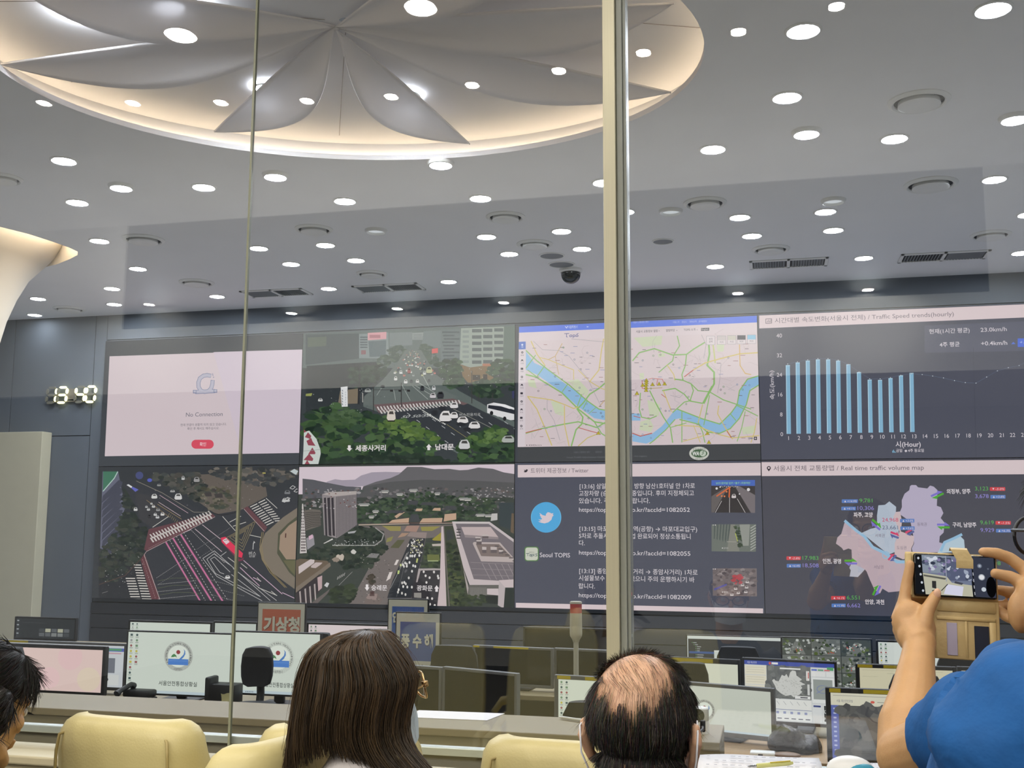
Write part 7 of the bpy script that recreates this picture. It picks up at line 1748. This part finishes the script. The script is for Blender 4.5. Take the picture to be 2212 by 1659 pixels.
# ---- the woman with long hair
def woman():
    Y = 1.86; C = ray_at(786, 1516, Y); yaw = math.radians(-35); M = Matrix.Translation(C) @ Matrix.Rotation(yaw, 4, 'Z') @ Matrix.Rotation(math.radians(14), 4, 'X') @ Matrix.Diagonal((.9, .9, .9, 1))
    root = empty('person', (C[0], C[1], 0))
    mb = MB(); head_shapes(mb, M, True, .7)
    mb.tube([M @ Vector(q) for q in ((0, -.022, -.02), (0, -.03, -.09), (0, -.03, -.16), (0, -.03, -.2))], [.052, .047, .048, .06], 16)
    me = organic(mb, .0042, 5); adopt(link_mesh('body', me, m_skin), root)
    # hair silhouette, level by level: (image row, left, right, half depth, depth shift)
    lev = [(1362, 782, 800, .012, 0), (1365, 752, 826, .05, 0), (1373, 730, 832, .076, 0), (1388, 704, 846, .094, 0), (1408, 684, 862, .104, 0), (1435, 670, 880, .105, 0), (1465, 661, 894, .108, -.002), (1500, 656, 888, .107, -.005), (1535, 652, 879, .102, -.01), (1570, 650, 878, .094, -.018), (1600, 647, 890, .084, -.026), (1630, 642, 915, .074, -.034), (1660, 634, 950, .064, -.042), (1700, 622, 985, .054, -.05)]
    NT = 48
    def ringpt(li, th, out=0.0):
        i = min(int(li), len(lev) - 2); f = li - i
        a, b = lev[i], lev[i + 1]; y, l, r, dp, sh = [a[k] * (1 - f) + b[k] * f for k in range(5)]
        L_, R__ = PY(l, y, Y), PY(r, y, Y); cx = (L_ + R__) / 2; w = np.linalg.norm(R__ - L_) / 2 + out; U_ = (R__ - L_) / max(1e-9, np.linalg.norm(R__ - L_))
        return cx + U_ * (w * math.cos(th)) + np.array([0, 1, 0]) * (sh + (dp + out) * math.sin(th))
    hairshell = MB(); rings = []
    for li in np.linspace(0, 9.5, 36):
        row = []
        for j in range(NT):
            th = 2 * math.pi * j / NT
            o_ = -.004 + .0035 * math.sin(th * 9 + li * .3) + .002 * math.sin(th * 23 + li * .7)
            row.append(tuple(ringpt(li, th, o_)))
        rings.append(row)
    # open the shell on the face side: keep the ring points that are not around the face
    n0 = len(rings); FA = (math.radians(18), math.radians(100))
    for i, r_ in enumerate(rings): hairshell.v += r_
    for i in range(n0 - 1):
        for j in range(NT):
            th = 2 * math.pi * (j + .5) / NT
            if i > 11 and FA[0] < th < FA[1]: continue
            a, b = i * NT + j, i * NT + (j + 1) % NT; hairshell.f.append((a, b, b + NT, a + NT))
    hs = hairshell.build('hair', pm('brown_hair_base', (40, 30, 20), .6, var=.35, scale=40, stretch=(1, 1, .08)), None, smooth=180, fix=False); adopt(hs, root)
    rg = random.Random(21); paths = []; rad_ = []; cols = []
    for k in range(2600):
        th = rg.uniform(math.radians(100), math.radians(378)) if rg.random() < .94 else rg.uniform(0, 2 * math.pi)
        xx = math.cos(th)
        # lower end: short in the middle of the back, longer at both sides
        end = 10.05 + 2.2 * max(0, -xx - .28) ** .8 + 2.6 * max(0, xx - .15) ** 1.0 + rg.uniform(-.35, .35)
        if math.sin(th) > .5: end = min(end, 10.5)
        infront = math.radians(20) < th % (2 * math.pi) < math.radians(98)
        if infront: end = 3.2
        start = rg.uniform(.0, 1.2) if rg.random() < .75 else rg.uniform(1, 6)
        if start > end - 1: start = 0
        o0 = rg.uniform(-.004, .005); ph = rg.uniform(0, 6.28); am = rg.uniform(.0, .03); dth = rg.uniform(-.05, .05)
        clump = .002 * math.sin(th * 14 + 1.3) + .0015 * math.sin(th * 31)
        P = []
        for i in range(15):
            t = i / 14; li = start + (end - start) * t
            P.append(ringpt(min(li, len(lev) - 1.01), th + dth * t + am * math.sin(ph + t * 5), o0 + clump + .0025 * math.sin(ph + t * 7)))
        paths.append(P); rad_.append(rg.uniform(.0009, .0019))
        b = rg.uniform(.7, 1.35) * (1 + .15 * math.sin(th * 14 + 1.3)); cols.append((52 * b, 41 * b, 28 * b))
    for k in range(160):       # loose flyaway hairs
        th = rg.uniform(math.radians(150), math.radians(390)); P = []; ph = rg.uniform(0, 6.28); end = rg.uniform(3, 12)
        for i in range(12):
            t = i / 11; P.append(ringpt(min(.1 + end * t, len(lev) - 1.01), th + .05 * math.sin(ph + t * 4), .006 + .008 * math.sin(ph * 2 + t * 5)))
        paths.append(P); rad_.append(.0004); cols.append((84, 62, 38))
    strands_mesh('hair_strands', paths, rad_, cols, m_hair, hs, 4)
    # glasses with gold corners, mask strap
    gd = pm('gold_rim', (206, 170, 120), .2, metal=.9); gg = MB()
    for s_ in (1, -1):
        for q in (1,):
            ring_ = [M @ Vector((s_ * (.036 + .031 * math.cos(a)), .121 - .016 * max(0, math.cos(a)) ** 1.5, -.002 + .027 * math.sin(a))) for a in [2 * math.pi * k / 28 for k in range(29)]]
            gg.tube(ring_, .0022, 8)
        gg.tube([M @ Vector(q) for q in ((s_ * .068, .105, .01), (s_ * .08, .09, .01), (s_ * .084, .03, .01), (s_ * .083, -.015, .004))], .0018, 8)
        gg.rbox((-.005, -.006, -.006), (.006, .006, .006), .002, 2, M @ Matrix.Translation((s_ * .073, .102, .01)))
    gg.tube([M @ Vector((-.008, .124, .004)), M @ Vector((.008, .124, .004))], .002, 6)
    go = gg.build('eyeglasses', gd, None, smooth=60); adopt(go, root)
    for s_ in (1, -1):
        ln_ = MB().add([M @ Vector((s_ * (.036 + .03 * math.cos(a)), .12 - .016 * max(0, math.cos(a)) ** 1.5, -.002 + .026 * math.sin(a))) for a in [2 * math.pi * k / 28 for k in range(28)]], [tuple(range(28))]); ln_.build('lens', glassmat('spectacle_lens', .05), go)
    m_mask2 = pm('pale_blue_mask', (206, 220, 228), .8, var=.02)
    mk = []
    for i in range(9):
        v = i / 8; mk.append([tuple(M @ Vector((.061 * math.sin(u * 1.12), .03 + .074 * math.cos(u * 1.12) + .01 * (1 - abs(u)) * math.sin(v * math.pi), -.025 - .07 * v + .01 * abs(u) * (1 - 2 * v)))) for u in np.linspace(-1, 1, 21)])
    mo = MB().grid(mk).build('face_mask', m_mask2, None, smooth=80, fix=False); adopt(mo, root)
    for s_ in (-1, 1): adopt(MB().ell(M @ Vector((s_ * .031, .083, .004)), (.0115, .0115, .0115)).build('eye', m_eye, None, smooth=80), root)
    seated_body(root, C + Vector((.02, -.035, -.085)), math.radians(-8), pm('white_blouse', (226, 218, 216), .8, var=.03, bump=.15, scale=18), 'blouse', .172)
    tag(root, 'seated person with long straight brown hair, gold glasses and white blouse', 'person')
woman()

# ---- the person cut by the left edge
def left_person():
    Y = 2.0; C = ray_at(-44, 1530, Y); yaw = math.radians(-15); M = Matrix.Translation(C) @ Matrix.Rotation(yaw, 4, 'Z') @ Matrix.Rotation(math.radians(-16), 4, 'X') @ Matrix.Diagonal((.98, .98, .98, 1))
    root = empty('person', (C[0], C[1], 0))
    mb = MB(); head_shapes(mb, M, True, .8)
    mb.tube([M @ Vector(q) for q in ((0, -.022, -.02), (0, -.04, -.09), (0, -.06, -.16), (0, -.07, -.2))], [.052, .048, .05, .06], 16)
    me = organic(mb, .0042, 5); adopt(link_mesh('body', me, m_skin), root)
    Mi = M.inverted(); cap = MB(); bm = bmesh.new(); bm.from_mesh(me); idx = {}
    def hairy(q): return q.z > .052 - .0 * q.y and True or (q.z > .03 + .5 * max(0, q.y - .03) and q.y < .075) or (q.y < -.0 and q.z > -.075) or (q.y < .02 and q.z > -.02 and abs(q.x) > .05)
    for f in bm.faces:
        if not hairy(Mi @ f.calc_center_median()): continue
        ids = []
        for v in f.verts:
            if v.index not in idx:
                idx[v.index] = len(cap.v); q = Mi @ v.co
                cap.v.append(tuple(v.co + v.normal * (.013 + .004 * math.sin(q.x * 160 + q.y * 40))))
            ids.append(idx[v.index])
        cap.f.append(tuple(ids))
    bm.free()
    hc = cap.build('hair', pm('black_brown_hair', (24, 18, 13), .45, var=.3, scale=30, stretch=(.2, 1, 1)), None, smooth=180, fix=False)
    so = hc.modifiers.new('t', 'SOLIDIFY'); so.thickness = .012; so.offset = -1; adopt(hc, root)
    Rm = M.to_3x3()
    def direc(c, n, rg):
        q = Mi @ c; d = Rm @ Vector((q.x * 3, -.8 if q.y < .03 else -.05, -.7)); d = d - n * d.dot(n); return d.normalized()
    P, r, c = hair_fur(hc.data, lambda c, n: 1.0, direc, lambda c: .045, 4500, .0007, lambda rg: tuple(v * rg.uniform(.6, 1.6) for v in (26, 20, 14)), 8, 4, .05)
    strands_mesh('hair_strands', P, r, c, m_hair, hc, 3)
    for s_ in (-1, 1):
        adopt(MB().ell(M @ Vector((s_ * .031, .084, .006)), (.0115, .0115, .0115)).build('eye', m_eye, None, smooth=80), root)
        lash = MB()
        for k in range(9): lash.tube([M @ Vector((s_ * (.022 + .0026 * k), .094, .008)), M @ Vector((s_ * (.022 + .0032 * k), .105, .004))], [.0009, .0003], 5)
        adopt(lash.build('eyelashes', m_bk), root)
        adopt(MB().tube([M @ Vector((s_ * (.016 + .006 * k), .098 - .0022 * k - .0006 * k * k, .026 + .003 * math.sin(k * .6))) for k in range(7)], [.002, .0032, .0036, .0036, .003, .0022, .001], 6).build('eyebrow', m_bk, None, smooth=80), root)
    seated_body(root, C + Vector((-.03, -.02, -.15)), math.radians(25), pm('dark_jacket', (54, 54, 62), .85, var=.05), 'jacket', .18)
    tag(root, 'dark haired person looking down, cut off by the left edge', 'person')
left_person()

# ---- the person in blue holding up a phone
def blue_person():
    YP = 1.9
    T = lambda x, y, Y: ray_at(x, y, Y)
    root = empty('person', (.75, 1.5, 0))
    sh = T(2215, 1540, 1.48); el = T(1957, 1634, 1.71); wr = T(1985, 1400, 1.855)
    arm = MB()
    mid = (el + wr) / 2
    arm.tube([sh, sh * .5 + el * .5 + Vector((0, 0, -.005)), el], [.056, .05, .043], 18)
    arm.ell(el, (.042, .042, .042))
    arm.tube([el + Vector((0, 0, -.01)), el * .72 + wr * .28 + Vector((-.004, 0, 0)), el * .45 + wr * .55, el * .15 + wr * .85, wr, wr + (wr - el) * .08], [.042, .042, .0345, .027, .0245, .026], 18)
    # left hand: palm, thumb in front, index up the side, three fingers behind the phone
    hand = arm
    kn = [T(1946, 1322, 1.893), T(1938, 1340, 1.905), T(1940, 1356, 1.915), T(1946, 1372, 1.92)]
    for k in kn: hand.tube([wr + Vector((0, .004, .01)), wr * .45 + k * .55, k], [.024, .0175, .0118], 12)
    hand.tube([wr, T(1986, 1350, 1.882), T(1975, 1318, 1.892)], [.025, .024, .013], 12)
    hand.ell(T(1968, 1345, 1.887), (.03, .018, .036)); hand.ell(T(1994, 1358, 1.876), (.02, .017, .026)); hand.ell(T(1976, 1375, 1.87), (.027, .019, .026))
    def finger(pts, r): hand.tube([T(*p) for p in pts], r, 10); hand.ell(T(*pts[-1]), (r[-1],) * 3, u=12, v=8)
    finger([(1948, 1322, 1.893), (1955, 1288, 1.899), (1959, 1258, 1.901), (1966, 1219, 1.901)], [.0115, .0105, .0095, .0078])
    finger([(1938, 1340, 1.905), (1952, 1298, 1.925), (1990, 1284, 1.934), (2018, 1290, 1.930)], [.0115, .0105, .0095, .008])
    finger([(1940, 1356, 1.915), (1960, 1318, 1.936), (1998, 1308, 1.94), (2022, 1316, 1.936)], [.011, .0102, .0092, .0078])
    finger([(1946, 1372, 1.92), (1966, 1342, 1.938), (1998, 1334, 1.94), (2016, 1340, 1.937)], [.0105, .0092, .0085, .0072])
    finger([(1990, 1378, 1.868), (1996, 1348, 1.866), (2003, 1318, 1.872), (2021, 1287, 1.8795)], [.017, .0145, .0118, .0092])
    me = organic(arm, .003, 4, .5)
    adopt(link_mesh('body', me, m_skin), root)
    nl = MB().ell(T(2025, 1281, 1.8715), (.0058, .0022, .0075), u=12, v=8); adopt(nl.build('thumbnail', m_nail, None, smooth=80), root)
    # right hand: comes in from the right, index over the top edge, thumb at the back
    rh = MB(); wr2 = T(2285, 1360, 1.83); el2 = T(2345, 1620, 1.62); sh2 = T(2440, 1480, 1.38)
    rh.tube([sh2, el2], [.054, .043], 16); rh.ell(el2, (.043,) * 3); rh.tube([el2, el2 * .5 + wr2 * .5, wr2], [.043, .036, .026], 16)
    def f2(pts, r): rh.tube([T(*p) for p in pts], r, 10); rh.ell(T(*pts[-1]), (r[-1],) * 3, u=12, v=8)
    rh.tube([wr2, T(2240, 1300, 1.872), T(2212, 1255, 1.894)], [.028, .03, .018], 14); rh.ell(T(2232, 1305, 1.872), (.03, .024, .042)); rh.ell(T(2205, 1322, 1.87), (.02, .018, .034))
    rh.tube([wr2, T(2262, 1290, 1.885), T(2250, 1255, 1.9)], [.026, .024, .013], 12)
    f2([(2232, 1262, 1.894), (2212, 1228, 1.908), (2180, 1205, 1.91), (2152, 1195, 1.905), (2124, 1192, 1.9)], [.0125, .0115, .0105, .0098, .0082])
    f2([(2222, 1285, 1.885), (2208, 1258, 1.884), (2182, 1246, 1.888), (2150, 1239, 1.889)], [.0135, .0115, .0105, .0088])
    f2([(2245, 1275, 1.9), (2214, 1282, 1.92), (2180, 1278, 1.934), (2150, 1274, 1.934)], [.0115, .0105, .0095, .008])
    f2([(2245, 1300, 1.9), (2216, 1312, 1.918), (2182, 1310, 1.932), (2155, 1306, 1.934)], [.011, .0102, .009, .0078])
    f2([(2225, 1330, 1.885), (2196, 1340, 1.9), (2172, 1330, 1.912), (2158, 1318, 1.918)], [.012, .011, .01, .0085])
    adopt(link_mesh('right_arm', organic(rh, .0032, 4, .5), m_skin), root)
    # shirt: back, shoulder and short sleeve
    m_blue = pm('blue_shirt', (10, 80, 142), .85, var=.10, scale=26, bump=.25, bscale=40)
    tb_ = MB()
    tc_ = T(2395, 1640, 1.38)
    for p, r in (((2350, 1610, 1.36), (.17, .11, .12)), ((2400, 1740, 1.38), (.2, .13, .2)), ((2395, 1900, 1.38), (.19, .125, .22)), ((2390, 2100, 1.4), (.19, .13, .16)), ((2270, 1530, 1.45), (.095, .085, .072)), ((2430, 1530, 1.36), (.16, .085, .07)), ((2215, 1500, 1.50), (.072, .07, .066)), ((2300, 1480, 1.43), (.1, .07, .05)), ((2200, 1680, 1.5), (.07, .06, .12)), ((2165, 1560, 1.49), (.07, .06, .07)), ((2180, 1500, 1.5), (.055, .05, .05)), ((2270, 1640, 1.45), (.1, .09, .14))):
        tb_.ell(T(*p), r)
    hem = el * .66 + sh * .34 + Vector((0, 0, .006))
    tb_.tube([sh + Vector((.012, 0, .012)), sh * .7 + el * .3 + Vector((0, 0, .006)), sh * .52 + el * .48, hem], [.069, .071, .068, .066], 24)
    tb_.tube([sh2 + Vector((0, 0, .01)), sh2 * .4 + el2 * .6], [.07, .066], 20)
    me = organic(tb_, .007, 18, .65)
    ax = (el - sh).normalized()
    rgp = [(random.Random(9 + k)) for k in range(1)][0]
    for v in me.vertices:       # drag folds running across the sleeve and down the back
        d = v.co - sh; s_ = d.dot(ax); rad = (d - ax * s_).length
        if s_ > -.05:
            w = .006 * math.sin(s_ * 62 + 9 * d.z) * math.exp(-((s_ - .12) / .13) ** 2) + .005 * math.sin(s_ * 46 - d.x * 34 + 1.0)
        else:
            w = .0055 * math.sin(d.x * 34 + d.z * 40) + .003 * math.sin(d.z * 60 - d.x * 20)
        v.co += v.normal * w
    shirt_o = link_mesh('shirt', me, m_blue); adopt(shirt_o, root)
    # head, just outside the frame, with glasses turned to the phone
    C = T(2404, 1160, 1.56); yaw = math.radians(22); M = Matrix.Translation(C) @ Matrix.Rotation(yaw, 4, 'Z')
    hb_ = MB(); head_shapes(hb_, M); hb_.tube([M @ Vector(q) for q in ((0, -.02, -.02), (0, -.04, -.1), (0, -.06, -.2))], [.06, .058, .07], 16)
    hm = organic(hb_, .0045, 5); adopt(link_mesh('head', hm, m_skin), root)
    Mi = M.inverted(); cap = MB(); bm = bmesh.new(); bm.from_mesh(hm); idx = {}
    for f in bm.faces:
        q = Mi @ f.calc_center_median()
        if not (q.z > .075 or (q.z > .04 and q.y < .07) or (q.y < -.02 and q.z > -.06)): continue
        ids = []
        for v in f.verts:
            if v.index not in idx: idx[v.index] = len(cap.v); cap.v.append(tuple(v.co + v.normal * .01))
            ids.append(idx[v.index])
        cap.f.append(tuple(ids))
    bm.free(); hc = cap.build('hair', MATS['black_brown_hair'], None, smooth=180, fix=False); adopt(hc, root)
    Rm = M.to_3x3()
    def direc(c, n, rg):
        q = Mi @ c; d = Rm @ Vector((q.x * 3, -.6 if q.y < .04 else .2, -.8)); d = d - n * d.dot(n); return d.normalized()
    P, r, c = hair_fur(hc.data, lambda c, n: 1.0, direc, lambda c: .035, 4000, .0007, lambda rg: tuple(v * rg.uniform(.6, 1.6) for v in (28, 24, 20)), 15, 4, .25)
    strands_mesh('hair_strands', P, r, c, m_hair, hc, 3)
    gl = MB()
    for s_ in (-1, 1):
        gl.tube([M @ Vector((s_ * (.037 + .031 * math.cos(a)), .122 - .012 * max(0, math.cos(a)), .0 + .026 * math.sin(a))) for a in [2 * math.pi * k / 28 for k in range(29)]], .0026, 8)
        gl.tube([M @ Vector(q) for q in ((s_ * .068, .108, .008), (s_ * .084, .09, .008), (s_ * .086, 0, .008), (s_ * .084, -.03, -.01))], .0022, 8)
    go = gl.build('eyeglasses', m_bk, None, smooth=60); adopt(go, root)
    for s_ in (-1, 1): adopt(MB().ell(M @ Vector((s_ * .031, .083, .006)), (.0115,) * 3).build('eye', m_eye, None, smooth=80), root)
    # legs
    lg = MB(); hx = T(2390, 2100, 1.4)
    for s_ in (-1, 1): lg.tube([Vector((hx.x + s_ * .09, 1.4, hx.z)), Vector((hx.x + s_ * .1, 1.41, .5)), Vector((hx.x + s_ * .1, 1.4, .08))], [.1, .065, .045], 14); lg.ell((hx.x + s_ * .1, 1.46, .045), (.05, .13, .043))
    adopt(link_mesh('trousers', organic(lg, .014, 6), MATS['dark_trousers']), root)
    tag(root, 'person in a blue short-sleeved shirt raising a phone with both hands', 'person')
    # ---- the phone in its wallet case
    A, B, D = T(1966, 1194, 1.905), T(2144, 1202, 1.905), T(1975, 1286, 1.895)
    U = (B - A).normalized(); W_ = (B - A).length; V_ = (A - D); V_ = (V_ - U * V_.dot(U)).normalized(); H_ = (A - D).length; N = U.cross(V_).normalized()
    Mx = Matrix(((U.x, V_.x, N.x, D.x), (U.y, V_.y, N.y, D.y), (U.z, V_.z, N.z, D.z), (0, 0, 0, 1)))
    ph = empty('mobile_phone', D)
    m_case = pm('beige_wallet_leather', (198, 174, 122), .55, var=.08, scale=12, bump=.1, bscale=90)
    adopt(MB().rbox((0, 0, -.009), (W_, H_, 0), .004, 3, Mx).build('body', pm('phone_black', (12, 13, 16), .25), None, smooth=50), ph)
    cv = Canvas(Mx @ Vector((.0, .0, .0003)), U, V_, clip=(0, 0, W_, H_), eps=6e-6); cv.unit(W_, H_)
    cv.rrect(.02, .035, .985, .965, .04, (22, 24, 28))
    cv.poly([(.10, .04), (.68, .04), (.71, .96), (.14, .96)], (112, 120, 142))
    for p, c_ in (([(.10, .04), (.40, .04), (.40, .45), (.11, .45)], (132, 142, 156)), ([(.36, .2), (.70, .1), (.71, .6), (.38, .62)], (86, 92, 116)), ([(.11, .46), (.40, .52), (.46, .66), (.70, .70), (.71, .96), (.14, .96)], (182, 180, 160)), ([(.40, .7), (.60, .74), (.58, .96), (.36, .93)], (206, 206, 224)), ([(.12, .5), (.4, .56), (.38, .6), (.12, .54)], (90, 90, 84)), ([(.22, .64), (.27, .64), (.27, .82), (.22, .8)], (50, 50, 50)), ([(.22, .86), (.27, .84), (.29, .94), (.22, .94)], (34, 34, 34)), ([(.5, .62), (.6, .66), (.58, .7), (.49, .67)], (70, 72, 84)), ([(.28, .1), (.46, .08), (.46, .18), (.29, .2)], (70, 78, 92))): cv.poly(p, c_)
    cv.scatter([(.12, .06), (.69, .06), (.70, .6), (.13, .44)], 70, .03, [(150, 158, 176), (90, 98, 120), (196, 202, 214), (60, 66, 84), (120, 112, 150)], 10, random.Random(4), flat=1.6)
    cv.line([(.33, .86), (.41, .70)], .012, (40, 40, 40)); cv.rect(.39, .04, .4, .64, (150, 156, 170))
    for k in range(5): cv.circle(.06 + k * .012, .12 + k * .19, .014, (190, 196, 204), ry=.03, n=12)
    cv.poly([(.71, .04), (.97, .04), (.985, .96), (.74, .96)], (54, 58, 72))
    for x, y, r, c_ in ((.80, .24, .028, (110, 118, 134)), (.80, .24, .014, (170, 176, 186)), (.82, .50, .04, (150, 156, 166)), (.82, .50, .03, (222, 222, 224)), (.84, .78, .028, (190, 198, 206)), (.90, .3, .012, (90, 96, 110))): cv.circle(x, y, r, c_, ry=r * W_ / H_, n=20)
    cv.circle(.93, .72, .06, (8, 8, 10), ry=.24)
    for k in range(6): cv.line([(.71 + k * .004, .1 + k * .15), (.713 + k * .004, .17 + k * .15)], .008, (196, 198, 206))
    adopt(cv.build('screen'), ph)
    cs = MB().rbox((-.012, -.003, -.014), (W_ + .003, H_ + .003, -.0095), .002, 2, Mx).rbox((-.0125, .0, -.014), (-.003, H_, .002), .002, 2, Mx)
    adopt(cs.build('wallet_back', m_case, None, smooth=50), ph)
    # flap hanging below, with pockets
    fl = empty_part = MB().rbox((.03, -.098, -.016), (W_ + .004, .0, -.0115), .002, 2, Mx)
    fo = fl.build('wallet_flap', m_case, None, smooth=50); adopt(fo, ph)
    pk = MB().rbox((.035, -.036, -.0112), (W_ - .002, -.030, -.0095), .0008, 1, Mx).rbox((.078, -.095, -.0112), (.082, -.036, -.0098), .0008, 1, Mx).rbox((W_ - .012, -.095, -.0112), (W_ - .002, -.036, -.0098), .0008, 1, Mx).rbox((.035, -.022, -.0112), (W_ - .002, -.004, -.0085), .0015, 1, Mx)
    pk.build('pocket_edges', m_case, fo, smooth=50)
    MB().rbox((.092, -.098, -.0112), (W_ - .013, -.043, -.0098), .0006, 1, Mx).build('dark_window', pm('navy_window', (34, 42, 58), .25), fo)
    MB().rbox((.05, -.092, -.0112), (.066, -.040, -.0095), .0006, 1, Mx).build('card', pm('lavender_card', (176, 168, 190), .5), fo)
    st_ = MB().loft([[Mx @ Vector((.062 + a * .026 + (0.004 if t > .4 else -.004) , H_ + .004 - y, z)) for a, z in ((0, z0), (1, z0), (1, z0 + .002), (0, z0 + .002))] for t, y, z0 in ((0, -.004, -.016), (.2, -.008, -.006), (.4, -.004, .002), (.7, .012, .003), (.9, .022, .002), (1, .026, .001))])
    adopt(st_.build('strap_tab', m_case, None, smooth=50), ph)
    tag(ph, 'black phone in an open beige wallet case showing a camera picture', 'phone')
blue_person()
